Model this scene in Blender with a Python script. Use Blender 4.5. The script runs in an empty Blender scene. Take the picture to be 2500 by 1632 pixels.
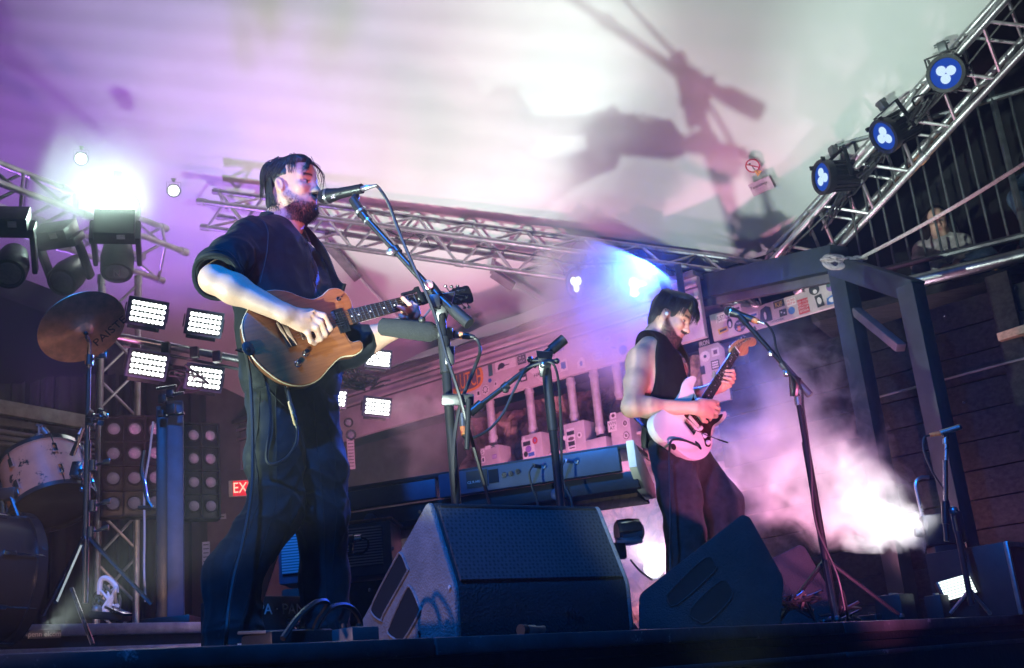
import bpy, bmesh, math, random
import numpy as np
from mathutils import Vector, Matrix, Quaternion
random.seed(7); NR = np.random.RandomState(11)
SC = bpy.context.scene; COL = SC.collection
R_ = math.radians
# ------------------------------------------------------------------ camera
IW, IH, IF = 2500., 1632., 2800.              # photograph size and focal length in its pixels
CAM = np.array([0., 0., -.15])                # the stage floor is z = 0; the photographer crouches in the pit
def _rx(a): c, s = math.cos(a), math.sin(a); return np.array([[1, 0, 0], [0, c, -s], [0, s, c]])
def _rz(a): c, s = math.cos(a), math.sin(a); return np.array([[c, -s, 0], [s, c, 0], [0, 0, 1]])
CR = _rx(math.pi/2 + R_(17.5)) @ _rz(R_(-5.5))
cam = bpy.data.cameras.new('camera'); cam_o = bpy.data.objects.new('camera', cam); COL.objects.link(cam_o)
cam.sensor_width = 36; cam.lens = 36*IF/IW; cam.clip_start = .05; cam.clip_end = 400
m4 = Matrix([list(CR[i]) + [CAM[i]] for i in range(3)] + [[0, 0, 0, 1]]); cam_o.matrix_world = m4
cam.dof.use_dof = True; cam.dof.focus_distance = 3.95; cam.dof.aperture_fstop = 7.
SC.camera = cam_o
def ray(px, py): return CR @ np.array([(px-IW/2)/IF, (IH/2-py)/IF, -1.])
def P(px, py, Y):
    d = ray(px, py); return Vector(CAM + d*(Y/d[1]))
def FL(px, py, z=0.):
    d = ray(px, py); return Vector(CAM + d*((z-CAM[2])/d[2]))
def PL(px, py, o, n, off=0.):
    d = ray(px, py); n = np.array(n); o = np.array(o)
    return Vector(CAM + d*((n@(o-CAM))/(n@d)) + n*off)
def pxm(p):
    q = CR.T @ (np.array(p)-CAM); return IF/-q[2]       # pixels per metre at p
def PJ(p):
    q = CR.T @ (np.array(p)-CAM); return (IW/2+IF*q[0]/-q[2], IH/2-IF*q[1]/-q[2])
# ------------------------------------------------------------------ render / sky / exposure
SC.render.engine = 'CYCLES'
SC.cycles.use_denoising = True
try: SC.cycles.denoiser = 'OPENIMAGEDENOISE'; SC.cycles.denoising_input_passes = 'RGB_ALBEDO_NORMAL'; SC.cycles.denoising_prefilter = 'ACCURATE'
except Exception: pass
SC.cycles.max_bounces = 5; SC.cycles.diffuse_bounces = 2; SC.cycles.glossy_bounces = 3; SC.cycles.transmission_bounces = 4
SC.cycles.volume_bounces = 1; SC.cycles.transparent_max_bounces = 8
SC.cycles.volume_step_rate = 1.0; SC.cycles.volume_max_steps = 256
SC.cycles.use_light_tree = True; SC.cycles.sample_clamp_indirect = 4.; SC.cycles.sample_clamp_direct = 0
SC.cycles.caustics_reflective = False; SC.cycles.caustics_refractive = False
SC.view_settings.view_transform = 'Standard'; SC.view_settings.look = 'None'
SC.view_settings.exposure = 0; SC.view_settings.gamma = 1; SC.view_settings.use_curve_mapping = False
world = bpy.data.worlds.new('World'); SC.world = world; world.use_nodes = True
wn = world.node_tree.nodes; wl = world.node_tree.links; wn.clear()
sky = wn.new('ShaderNodeTexSky'); sky.sky_type = 'NISHITA'; sky.sun_disc = False
sky.sun_elevation = R_(-4.5); sky.sun_rotation = R_(200); sky.air_density = 1.3; sky.ozone_density = 3.
bg = wn.new('ShaderNodeBackground'); bg.inputs[1].default_value = .7
wo = wn.new('ShaderNodeOutputWorld'); wl.new(sky.outputs[0], bg.inputs[0]); wl.new(bg.outputs[0], wo.inputs[0])
# ------------------------------------------------------------------ stage lighting (lamps at visible fixtures, unseen stage lamps and added fills)
def aim(o, to):
    d = (Vector(to)-o.location).normalized(); o.rotation_euler = d.to_track_quat('-Z', 'Y').to_euler()
def spot(name, loc, to, color, watts, deg, blend=.4, rad=.05):
    l = bpy.data.lights.new(name, 'SPOT'); l.energy = watts; l.color = color; l.spot_size = R_(deg); l.spot_blend = blend; l.shadow_soft_size = rad
    o = bpy.data.objects.new(name, l); COL.objects.link(o); o.location = loc; aim(o, to); return o
def point(name, loc, color, watts, rad=.05):
    l = bpy.data.lights.new(name, 'POINT'); l.energy = watts; l.color = color; l.shadow_soft_size = rad
    o = bpy.data.objects.new(name, l); COL.objects.link(o); o.location = loc; return o
spot('key_side_light', (-3.3, 2.5, .35), (.1, 4.5, 1.62), (.74, 1., .86), 1050, 31, .5, .04)                    # low at stage right, outside the frame
spot('canopy_spot', (-.87, 2.05, .03), (1.95, 7.2, 3.9), (.82, 1., .90), 850, 42, .8, .012)                  # on the stage edge, throws the boom stand's shadow on the tent
spot('pit_uplight', (.45, 2.75, -.30), (1.0, 7.6, 5.0), (.74, 1., .88), 110, 50, .5, .05)
spot('canopy_fill', (-.7, 6.3, .35), (-.95, 7.8, 5.1), (.80, 1., .89), 740, 64, .6, .10)                 # unseen lamp added behind the keyboard to brighten the tent
spot('canopy_fill', (2.3, 7.4, .9), (1.6, 7.2, 4.1), (1., .66, .84), 90, 100, .6, .10)
spot('pink_wash', (2.0, 3.2, -.30), (-.3, 9.0, 2.5), (1., .22, .50), 650, 31, .6, .12)
spot('pink_wash', (-2.6, 6.0, 1.0), (-.6, 9.0, 3.6), (1., .28, .66), 150, 66, .7, .12)
spot('side_pink', (-2.3, 1.5, .05), (-.25, 3.35, .22), (1., .60, .64), 100, 22, .6, .05)
spot('pink_front', (.25, .8, .0), (-.58, 3.9, 1.72), (1., .27, .42), 480, 17, .6, .05)
spot('drum_front', (-.3, .5, -.05), (-1.95, 4.7, .85), (1., .58, .46), 430, 19, .6, .05)
spot('blue_wash', (-1.0, .4, 4.3), (.05, 3.9, .7), (.0, .21, 1.), 1700, 66, .6, .08)                           # front truss overhead
spot('purple_wash', (-3.6, 8.6, 2.2), (-3.6, 8.4, 6.), (.46, .18, 1.), 330, 120, .7, .1)
spot('beam_light', P(287, 512, 7.0), (-1.2, 0., .0), (.66, 1., .84), 420, 110, .9, .07)
spot('smoke_light', P(2325, 1225, 5.75), P(2000, 1270, 6.25), (1., .97, .98), 120, 85, .8, .05)
spot('blue_beam', P(1597, 625, 7.75), P(1420, 900, 6.6), (.02, .10, 1.), 1500, 84, .9, .06)
spot('pink_smoke_fill', P(1596, 1386, 6.1), P(2050, 1120, 6.4), (1., .38, .58), 420, 62, .7, .05)  # pink beam added at the round lamp's spot to tint the smoke
spot('shack_fill', (.15, 6.9, .18), (.25, 9.2, 2.0), (1., .36, .54), 310, 120, .6, .08)                       # added, hidden on the floor behind the keyboard to brighten the shack
spot('round_lamp_light', P(1596, 1380, 6.05), P(1500, 1150, 6.2), (1., .80, .86), 20, 130, .8, .05)

# ------------------------------------------------------------------ materials
MATS = {}
def rgb(h): 
    v = [int(h[i:i+2], 16)/255. for i in (0, 2, 4)]
    return tuple((c/12.92 if c <= .04045 else ((c+.055)/1.055)**2.4) for c in v)
def mat(name, col=(.5, .5, .5), rough=.5, metal=0., var=.25, vs=8., bump=0., bs=60., spec=.5, emit=None, es=1., sheen=0., coat=0., attr=None, rvar=.15, stretch=(1, 1, 1), col2=None, trans=0., alpha=None):
    if name in MATS: return MATS[name]
    m = bpy.data.materials.new(name); m.use_nodes = True; N = m.node_tree.nodes; L = m.node_tree.links
    b = N['Principled BSDF']; MATS[name] = m
    b.inputs['Roughness'].default_value = rough; b.inputs['Metallic'].default_value = metal
    b.inputs['Specular IOR Level'].default_value = spec
    b.inputs['Sheen Weight'].default_value = sheen; b.inputs['Coat Weight'].default_value = coat
    if emit: b.inputs['Emission Color'].default_value = (*emit, 1); b.inputs['Emission Strength'].default_value = es
    tc = N.new('ShaderNodeTexCoord'); mp = N.new('ShaderNodeMapping'); mp.inputs['Scale'].default_value = stretch
    L.new(tc.outputs['Object'], mp.inputs[0])
    nz = N.new('ShaderNodeTexNoise'); nz.inputs['Scale'].default_value = vs; nz.inputs['Detail'].default_value = 6; nz.inputs['Roughness'].default_value = .62
    L.new(mp.outputs[0], nz.inputs[0])
    mx = N.new('ShaderNodeMix'); mx.data_type = 'RGBA'
    c2 = col2 if col2 else tuple(c*(1-var) for c in col); c1 = col if col2 else tuple(min(1, c*(1+var*.6)) for c in col)
    mx.inputs[6].default_value = (*c1, 1); mx.inputs[7].default_value = (*c2, 1)
    rp = N.new('ShaderNodeMapRange'); rp.inputs[1].default_value = .32; rp.inputs[2].default_value = .68
    L.new(nz.outputs[0], rp.inputs[0]); L.new(rp.outputs[0], mx.inputs[0])
    out = mx.outputs[2]
    if attr:
        at = N.new('ShaderNodeAttribute'); at.attribute_name = attr
        mm = N.new('ShaderNodeMix'); mm.data_type = 'RGBA'; mm.blend_type = 'MULTIPLY'; mm.inputs[0].default_value = 1
        L.new(at.outputs['Color'], mm.inputs[6]); L.new(out, mm.inputs[7]); out = mm.outputs[2]
    L.new(out, b.inputs['Base Color'])
    if rvar:
        rr = N.new('ShaderNodeMapRange'); rr.inputs[3].default_value = max(.02, rough-rvar); rr.inputs[4].default_value = min(1, rough+rvar)
        L.new(nz.outputs[0], rr.inputs[0]); L.new(rr.outputs[0], b.inputs['Roughness'])
    if bump:
        n2 = N.new('ShaderNodeTexNoise'); n2.inputs['Scale'].default_value = bs; n2.inputs['Detail'].default_value = 4
        L.new(mp.outputs[0], n2.inputs[0]); bp = N.new('ShaderNodeBump'); bp.inputs['Strength'].default_value = bump; bp.inputs['Distance'].default_value = .01
        L.new(n2.outputs[0], bp.inputs['Height']); L.new(bp.outputs[0], b.inputs['Normal'])
    if trans: b.inputs['Transmission Weight'].default_value = trans
    return m
def emis(name, col, s):
    if name in MATS: return MATS[name]
    m = bpy.data.materials.new(name); m.use_nodes = True; N = m.node_tree.nodes; L = m.node_tree.links; N.clear()
    e = N.new('ShaderNodeEmission'); e.inputs[0].default_value = (*col, 1); e.inputs[1].default_value = s
    o = N.new('ShaderNodeOutputMaterial'); L.new(e.outputs[0], o.inputs[0]); MATS[name] = m; return m
mat('black_metal', (.012, .013, .015), .38, .0, .3, 30, .05, 90, spec=.5)
mat('black_plastic', (.014, .014, .015), .45, 0, .3, 20, .15, 220)
mat('black_rubber', (.012, .012, .013), .6, 0, .2, 20)
mat('cable', (.02, .02, .022), .5, 0, .2, 20)
mat('chrome', (.75, .76, .78), .14, 1, .15, 20, rvar=.06)
mat('aluminium', (.60, .60, .62), .36, 1, .3, 12, .1, 60)
mat('truss_metal', (.58, .57, .58), .42, .85, .35, 9, .15, 40)
mat('steel_grey', (.16, .17, .18), .45, .6, .35, 8, .1, 40)
mat('dark_paint', (.022, .032, .036), .5, 0, .35, 6, .15, 40)
mat('canopy', (.80, .80, .79), .7, 0, .04, 1.2, .06, 2.5, spec=.25)
mat('stage_black', (.012, .013, .015), .55, 0, .5, 6, .3, 40)
mat('drape', (.012, .014, .016), .85, 0, .3, 4, .2, 30, sheen=.2)
mat('white_plastic', (.7, .69, .67), .4, 0, .15, 10)
mat('brass', (.72, .47, .26), .22, 1, .25, 14, .05, 120, rvar=.1)
# ------------------------------------------------------------------ objects
WM = {}
def tag(o, label=None, cat=None, group=None, kind=None):
    if label: o['label'] = label
    if cat: o['category'] = cat
    if group: o['group'] = group
    if kind: o['kind'] = kind
    return o
def thing(name, label, cat, loc=(0, 0, 0), group=None, M=None):
    o = bpy.data.objects.new(name, None); COL.objects.link(o); o.empty_display_size = .1
    M = M or Matrix.Translation(Vector(loc)); o.matrix_basis = M; WM[o.name] = M.copy()
    return tag(o, label, cat, group)
def frame(o, x, z):
    x = Vector(x).normalized(); z = Vector(z); z = (z - x*z.dot(x)).normalized(); y = z.cross(x)
    return Matrix(((x[0], y[0], z[0], o[0]), (x[1], y[1], z[1], o[1]), (x[2], y[2], z[2], o[2]), (0, 0, 0, 1)))
def link(name, me, m=None, parent=None, world=True, M=None):
    o = bpy.data.objects.new(name, me); COL.objects.link(o)
    if m is not None and not me.materials: me.materials.append(MATS[m] if isinstance(m, str) else m)
    if parent is not None:
        o.parent = parent
        if world: me.transform(WM[parent.name].inverted()); WM[o.name] = WM[parent.name].copy()
        else:
            WM[o.name] = WM[parent.name] @ (M if M else Matrix())
            if M: o.matrix_basis = M
    else:
        M = M or Matrix(); WM[o.name] = M.copy(); o.matrix_basis = M
    return o
def copy_tree(o, M, parent=None):
    c = o.copy(); COL.objects.link(c); c.parent = parent
    if parent is None: c.matrix_basis = M; WM[c.name] = M.copy()
    else: WM[c.name] = WM[parent.name]
    for ch in list(o.children): copy_tree(ch, M, c)
    return c
def basis(d):
    d = Vector(d).normalized(); a = Vector((0, 0, 1)) if abs(d.z) < .9 else Vector((1, 0, 0))
    u = d.cross(a).normalized(); return u, d.cross(u).normalized(), d
class MB:
    def __init__(s): s.v = []; s.f = []; s.smooth = True
    def add(s, vs, fs):
        n = len(s.v); s.v += [tuple(q) for q in vs]; s.f += [tuple(i+n for i in f) for f in fs]; return s
    def box(s, c, size, M=None, bev=0.):
        x, y, z = [q/2 for q in size]; c = Vector(c)
        if bev <= 0:
            vs = [Vector((i*x, j*y, k*z)) for i in (-1, 1) for j in (-1, 1) for k in (-1, 1)]
            fs = [(0, 1, 3, 2), (4, 6, 7, 5), (0, 4, 5, 1), (2, 3, 7, 6), (0, 2, 6, 4), (1, 5, 7, 3)]
        else:
            bm = bmesh.new(); bmesh.ops.create_cube(bm, size=1)
            for v in bm.verts: v.co = Vector((v.co.x*2*x, v.co.y*2*y, v.co.z*2*z))
            bmesh.ops.bevel(bm, geom=bm.edges[:], offset=bev, segments=2, affect='EDGES', profile=.6)
            bm.verts.index_update(); vs = [v.co.copy() for v in bm.verts]; fs = [tuple(q.index for q in f.verts) for f in bm.faces]; bm.free()
        R = M if M else Matrix()
        vs = [(R @ (v + c)) for v in vs] if M else [v + c for v in vs]
        return s.add(vs, fs)
    def obox(s, p0, p1, w, h, up=(0, 0, 1), bev=0.):
        """bar from p0 to p1, w across, h along up"""
        p0 = Vector(p0); p1 = Vector(p1); M = frame((p0+p1)/2, p1-p0, up)
        return s.box((0, 0, 0), ((p1-p0).length, w, h), M, bev)
    def tube(s, p0, p1, r0, r1=None, n=10, cap=True):
        r1 = r0 if r1 is None else r1
        return s.path([p0, p1], [r0, r1], n, cap)
    def path(s, pts, r, n=8, cap=True):
        pts = [Vector(p) for p in pts]; k = len(pts); rs = r if isinstance(r, (list, tuple)) else [r]*k
        vs = []; fs = []; u = None
        for i, p in enumerate(pts):
            d = (pts[min(i+1, k-1)] - pts[max(i-1, 0)])
            if d.length < 1e-9: d = Vector((0, 0, 1))
            d.normalize()
            if u is None: u = basis(d)[0]
            u = (u - d*u.dot(d));
            if u.length < 1e-6: u = basis(d)[0]
            u.normalize(); w = d.cross(u)
            for j in range(n):
                a = 2*math.pi*j/n; vs.append(p + (u*math.cos(a) + w*math.sin(a))*rs[i])
        for i in range(k-1):
            for j in range(n):
                a = i*n+j; b = i*n+(j+1) % n; fs.append((a, b, b+n, a+n))
        if cap: fs.append(tuple(reversed(range(n)))); fs.append(tuple(range((k-1)*n, k*n)))
        return s.add(vs, fs)
    def lathe(s, o, d, prof, n=24, cap=True):
        """prof: (distance along d, radius)"""
        u, w, d = basis(d); o = Vector(o); vs = []; fs = []; k = len(prof)
        for t, r in prof:
            for j in range(n):
                a = 2*math.pi*j/n; vs.append(o + d*t + (u*math.cos(a)+w*math.sin(a))*max(r, 1e-5))
        for i in range(k-1):
            for j in range(n):
                a = i*n+j; b = i*n+(j+1) % n; fs.append((a, b, b+n, a+n))
        if cap: fs.append(tuple(reversed(range(n)))); fs.append(tuple(range((k-1)*n, k*n)))
        return s.add(vs, fs)
    def sphere(s, c, r, n=12, M=None):
        rr = r if isinstance(r, (list, tuple)) else (r, r, r); c = Vector(c); vs = []; fs = []; k = n//2
        for i in range(k+1):
            t = math.pi*i/k
            for j in range(n):
                a = 2*math.pi*j/n; q = Vector((rr[0]*math.sin(t)*math.cos(a), rr[1]*math.sin(t)*math.sin(a), rr[2]*math.cos(t)))
                vs.append(c + (M @ q if M else q))
        for i in range(k):
            for j in range(n):
                a = i*n+j; b = i*n+(j+1) % n; fs.append((a, a+n, b+n, b))
        return s.add(vs, fs)
    def prism(s, outline, o, x, y, z0, z1, bev=0.):
        """outline of (a, b) in the plane o, x, y; extruded along x cross y from z0 to z1, rounded by bev"""
        x = Vector(x); y = Vector(y); z = x.cross(y).normalized(); o = Vector(o); n = len(outline)
        pts = [Vector((a, b)) for a, b in outline]
        if sum(pts[i].x*pts[(i+1) % n].y - pts[(i+1) % n].x*pts[i].y for i in range(n)) < 0: pts.reverse()
        def inset(q):
            r = []
            for i in range(n):
                e0 = (pts[i]-pts[i-1]); e1 = (pts[(i+1) % n]-pts[i])
                n0 = Vector((-e0.y, e0.x)); n1 = Vector((-e1.y, e1.x)); nn = n0.normalized()+n1.normalized() if n0.length > 0 and n1.length > 0 else n0+n1
                if nn.length > 1e-9: nn.normalize()
                r.append(pts[i]+nn*q)
            return r
        rings = [(z0, bev), (z0+bev*.3, bev*.3), (z0+bev, 0), (z1-bev, 0), (z1-bev*.3, bev*.3), (z1, bev)] if bev > 0 else [(z0, 0), (z1, 0)]
        vs = []; fs = []
        for zz, q in rings:
            for p in (inset(q) if q else pts): vs.append(o + x*p.x + y*p.y + z*zz)
        k = len(rings)
        for i in range(k-1):
            for j in range(n):
                a = i*n+j; b = i*n+(j+1) % n; fs.append((a, b, b+n, a+n))
        fs.append(tuple(reversed(range(n)))); fs.append(tuple(range((k-1)*n, k*n)))
        return s.add(vs, fs)
    def mesh(s, name, angle=40):
        me = bpy.data.meshes.new(name); me.from_pydata(s.v, [], s.f); me.update()
        if s.smooth:
            me.polygons.foreach_set('use_smooth', [True]*len(me.polygons)); me.set_sharp_from_angle(angle=R_(angle))
        return me
    def build(s, name, m, parent=None, world=True, M=None, angle=40):
        return link(name, s.mesh(name, angle), m, parent, world, M)
def spline(pts, n=8, closed=False):
    """Catmull-Rom through points (any dimension)"""
    pts = [np.array(p, float) for p in pts]; k = len(pts); out = []
    rng = range(k) if closed else range(k-1)
    for i in rng:
        if closed: a, b, c, d = pts[i-1], pts[i], pts[(i+1) % k], pts[(i+2) % k]
        else: a, b, c, d = pts[max(i-1, 0)], pts[i], pts[i+1], pts[min(i+2, k-1)]
        for j in range(n):
            t = j/n; out.append(.5*((2*b)+(c-a)*t+(2*a-5*b+4*c-d)*t*t+(3*b-a-3*c+d)*t**3))
    if not closed: out.append(pts[-1])
    return out
def cable(name, pts, r, m='cable', parent=None, n=8, seg=6, label=None, cat=None, group=None):
    o = MB().path([Vector(q) for q in spline(pts, n)], r, seg).build(name, m, parent)
    if label: tag(o, label, cat, group)
    return o
def text(name, body, M, size, m, parent=None, ext=.0006, align='CENTER', world=True, shear=0., sx=1.):
    c = bpy.data.curves.new(name, 'FONT'); c.body = body; c.size = size; c.extrude = ext; c.align_x = align; c.align_y = 'CENTER'; c.shear = shear; c.resolution_u = 3
    t = bpy.data.objects.new(name, c); COL.objects.link(t)
    bpy.context.view_layer.update(); dg = bpy.context.evaluated_depsgraph_get()
    me = bpy.data.meshes.new_from_object(t.evaluated_get(dg)); bpy.data.objects.remove(t); bpy.data.curves.remove(c)
    me.transform(M @ Matrix.Diagonal((sx, 1, 1, 1))); me.materials.clear(); return link(name, me, m, parent, world)
# ------------------------------------------------------------------ implicit surfaces (bodies and cloth)
class Field:
    def __init__(s, lo, hi, h):
        s.lo = np.array(lo, float); s.h = h; s.n = np.ceil((np.array(hi)-s.lo)/h).astype(int)+1
        s.d = np.full(s.n, .2, np.float32)
    def grid(s, lo, hi):
        a = np.clip(np.floor((np.array(lo)-s.lo)/s.h).astype(int), 0, s.n-1); b = np.clip(np.ceil((np.array(hi)-s.lo)/s.h).astype(int)+1, 1, s.n)
        sl = tuple(slice(a[i], b[i]) for i in range(3))
        ax = [(s.lo[i]+s.h*np.arange(a[i], b[i])).astype(np.float32) for i in range(3)]
        return sl, np.meshgrid(*ax, indexing='ij', sparse=True)
    def put(s, sl, d, k, op):
        o = s.d[sl]
        if op == 'u':
            h = np.maximum(k-np.abs(o-d), 0)/k; s.d[sl] = np.minimum(o, d)-h*h*k*.25
        elif op == 's':
            d = -d; h = np.maximum(k-np.abs(o-d), 0)/k; s.d[sl] = np.maximum(o, d)+h*h*k*.25
    def cap(s, a, b, ra, rb=None, k=.02, op='u', flat=None):
        """tapered capsule; flat=(axis, factor) squashes the section along axis"""
        rb = ra if rb is None else rb; a = np.array(a, float); b = np.array(b, float); m = max(ra, rb)*(1.0 if not flat else max(1, 1/flat[1]))+k+2*s.h
        sl, (X, Y, Z) = s.grid(np.minimum(a, b)-m, np.maximum(a, b)+m)
        ab = b-a; L = ab@ab+1e-12
        t = np.clip(((X-a[0])*ab[0]+(Y-a[1])*ab[1]+(Z-a[2])*ab[2])/L, 0, 1)
        dx, dy, dz = X-a[0]-t*ab[0], Y-a[1]-t*ab[1], Z-a[2]-t*ab[2]
        if flat:
            f = np.array(flat[0], float); f /= np.linalg.norm(f); q = (dx*f[0]+dy*f[1]+dz*f[2]); e = (1/flat[1]-1)
            dx, dy, dz = dx+q*e*f[0], dy+q*e*f[1], dz+q*e*f[2]
        s.put(sl, (np.sqrt(dx*dx+dy*dy+dz*dz)-(ra+(rb-ra)*t)).astype(np.float32), k, op)
    def ell(s, c, r, M=None, k=.02, op='u'):
        """ellipsoid; M columns are its axes"""
        c = np.array(c, float); r = np.array(r, float); m = r.max()+k+2*s.h
        sl, (X, Y, Z) = s.grid(c-m, c+m); X = X-c[0]; Y = Y-c[1]; Z = Z-c[2]
        A = np.eye(3) if M is None else np.array(M, float)
        u, v, w = [(X*A[0, i]+Y*A[1, i]+Z*A[2, i])/r[i] for i in range(3)]
        k0 = np.sqrt(u*u+v*v+w*w); k1 = np.sqrt((u/r[0])**2+(v/r[1])**2+(w/r[2])**2)
        s.put(sl, (k0*(k0-1)/np.maximum(k1, 1e-6)).astype(np.float32), k, op)
    def chain(s, pts, rs, k=.02, op='u', flat=None):
        for i in range(len(pts)-1): s.cap(pts[i], pts[i+1], rs[i], rs[i+1], k, op, flat)
    def half(s, p, n, k=.01):
        """cut everything on the side of p that n points to"""
        n = np.array(n, float); n /= np.linalg.norm(n); sl, (X, Y, Z) = s.grid(s.lo, s.lo+s.n*s.h)
        d = ((X-p[0])*n[0]+(Y-p[1])*n[1]+(Z-p[2])*n[2]).astype(np.float32)
        o = s.d; h = np.maximum(k-np.abs(o-d), 0)/k; s.d = np.maximum(o, d)+h*h*k*.25
    def warp(s, fn):
        """fn(X, Y, Z) is added to the distance near the surface"""
        idx = np.nonzero(np.abs(s.d) < .06); p = [s.lo[i]+s.h*idx[i] for i in range(3)]
        s.d[idx] += fn(*p).astype(np.float32)
    def mesh(s, name):
        d = s.d; S = d < 0; n = d.shape; c = np.zeros((n[0]-1, n[1]-1, n[2]-1), np.uint8)
        for i in (0, 1):
            for j in (0, 1):
                for k in (0, 1): c += S[i:n[0]-1+i, j:n[1]-1+j, k:n[2]-1+k]
        cell = np.nonzero((c > 0) & (c < 8)); ci = np.stack(cell, 1); m = len(ci)
        acc = np.zeros((m, 3)); cnt = np.zeros(m); cor = [(i, j, k) for i in (0, 1) for j in (0, 1) for k in (0, 1)]
        val = {q: d[ci[:, 0]+q[0], ci[:, 1]+q[1], ci[:, 2]+q[2]] for q in cor}
        for q in cor:
            for ax in range(3):
                if q[ax] == 0:
                    r = list(q); r[ax] = 1; a = val[q]; b = val[tuple(r)]; x = (a < 0) != (b < 0)
                    t = np.where(x, a/np.where(np.abs(a-b) < 1e-9, 1, a-b), 0); pt = np.tile(np.array(q, float), (m, 1)); pt[:, ax] += t
                    acc[x] += pt[x]; cnt += x
        V = s.lo+s.h*(ci+acc/np.maximum(cnt, 1)[:, None])
        lut = np.full(c.shape, -1, np.int32); lut[cell] = np.arange(m); faces = []
        for ax in range(3):
            a = [slice(None)]*3; b = [slice(None)]*3; a[ax] = slice(0, -1); b[ax] = slice(1, None)
            x = S[tuple(a)] != S[tuple(b)]; e = np.stack(np.nonzero(x), 1); o1, o2 = [(1, 2), (2, 0), (0, 1)][ax]
            e = e[(e[:, o1] > 0) & (e[:, o2] > 0) & (e[:, o1] < n[o1]-1) & (e[:, o2] < n[o2]-1)]
            def g(p, q):
                f = e.copy(); f[:, o1] -= p; f[:, o2] -= q; return lut[f[:, 0], f[:, 1], f[:, 2]]
            qd = np.stack([g(1, 1), g(0, 1), g(0, 0), g(1, 0)], 1); flip = ~S[e[:, 0], e[:, 1], e[:, 2]]
            qd[flip] = qd[flip][:, ::-1]; faces.append(qd)
        Q = np.concatenate(faces); Q = Q[(Q >= 0).all(1)]
        me = bpy.data.meshes.new(name); me.vertices.add(len(V)); me.vertices.foreach_set('co', V.astype(np.float32).ravel())
        me.loops.add(Q.size); me.loops.foreach_set('vertex_index', Q.ravel().astype(np.int32))
        me.polygons.add(len(Q)); me.polygons.foreach_set('loop_start', np.arange(0, Q.size, 4, dtype=np.int32)); me.polygons.foreach_set('loop_total', np.full(len(Q), 4, np.int32))
        me.polygons.foreach_set('use_smooth', np.ones(len(Q), bool)); me.update(calc_edges=True); me.validate()
        return me, V
def paint(me, cols, name='Col'):
    a = me.color_attributes.new(name, 'FLOAT_COLOR', 'POINT'); c = np.ones((len(me.vertices), 4), np.float32); c[:, :3] = cols; a.data.foreach_set('color', c.ravel())
def waves(seed, dirs, freq, amp, n=6, warp=.5):
    """soft cloth folds: sines running along the directions dirs"""
    r = np.random.RandomState(seed); W = []
    for i in range(n):
        d = np.array(dirs[i % len(dirs)], float)+r.normal(0, .22, 3); d /= np.linalg.norm(d); W.append((d*freq*r.uniform(.6, 1.6), r.uniform(0, 6.3), r.uniform(.5, 1)))
    def f(X, Y, Z):
        q = np.sin(X*9.1+Z*7.3+seed)+np.sin(Y*8.3-Z*5.1+seed*2); t = 0
        for k, p, a in W: t = t+a*np.sin(k[0]*X+k[1]*Y+k[2]*Z+p+q*warp)
        return amp*(np.abs(t/n*2.2)**1.3-.35)
    return f
# ================================================================== the setting
UP = Vector((0, 0, 1))
mat('ground_asphalt', (.045, .045, .048), .8, 0, .4, 3, .4, 60)
m = MB(); m.box((0, 18, -1.3), (160, 160, .1)); tag(m.build('ground', 'ground_asphalt'), kind='structure')
E0 = FL(-120, 1604); E1 = FL(2620, 1498); ED = (E1-E0).normalized(); EN = Vector((-ED.y, ED.x, 0))        # stage front edge, and the way back from it
if EN.y < 0: EN = -EN
EA = E0-ED*3; EB = E1+ED*1.5
# deck: boards laid parallel to the front edge
def on_stage(a, b, z=0.): return EA+ED*a+EN*b+UP*z
SL_ = (EB-EA).length
m = MB(); m.box((0, 0, 0), (SL_, 11, .06), frame(on_stage(SL_/2, 5.52, -.036), ED, UP)); floor = tag(m.build('stage_floor', 'stage_black'), kind='structure')
m = MB(); m.box((0, 0, 0), (SL_, .04, 1.1), frame(on_stage(SL_/2, .06, -.62), ED, UP)); sf = tag(m.build('stage_front', 'drape'), kind='structure')
mat('edge_trim', (.06, .065, .07), .35, .2, .5, 5, .25, 18, coat=.2)
n = 5; seg = SL_/n
for i in range(n):
    M = frame(on_stage(seg*(i+.5), .012, -.02), ED, UP); MB().box((0, 0, 0), (seg-.006, .045, .042), M, .006).build('edge_strip', 'edge_trim', sf)
    M = frame(on_stage(seg*(i+.5), .022, -.115), ED, UP); MB().box((0, 0, 0), (seg-.004, .05, .018), M, .005).build('lower_rail', 'edge_trim', sf)
# ------------------------------------------------------------------ canopy
CA = P(760, 470, 9.); CB = P(1900, 620, 8.2); CC = P(2480, -10, 6.5); CN = (CB-CA).cross(CC-CA).normalized()
if CN.y > 0: CN = -CN
def cpt(px, py, off=0.): return PL(px, py, CA, CN, off)
bot = [(-700, 600), (-200, 640), (60, 690), (240, 760), (330, 900), (430, 1056), (640, 988), (860, 932), (1100, 872), (1380, 778), (1650, 694), (1780, 655), (1905, 618), (2040, 475), (2190, 312), (2345, 143), (2485, -12), (2640, -185)]
top = [(-900, -700), (-650, -650), (-420, -620), (-150, -600), (100, -590), (300, -580), (520, -570), (760, -560), (1000, -550), (1250, -540), (1480, -520), (1700, -500), (1900, -480), (2050, -440), (2200, -400), (2380, -340), (2540, -290), (2680, -230)]
B3 = [cpt(*q) for q in bot]; T3 = [cpt(*q) for q in top]
NU, NV = 240, 130; vs = []; fs = []; r = np.random.RandomState(2)
bb = spline(B3, 1); e1 = (CB-CA).normalized(); e2 = CN.cross(e1).normalized()
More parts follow.
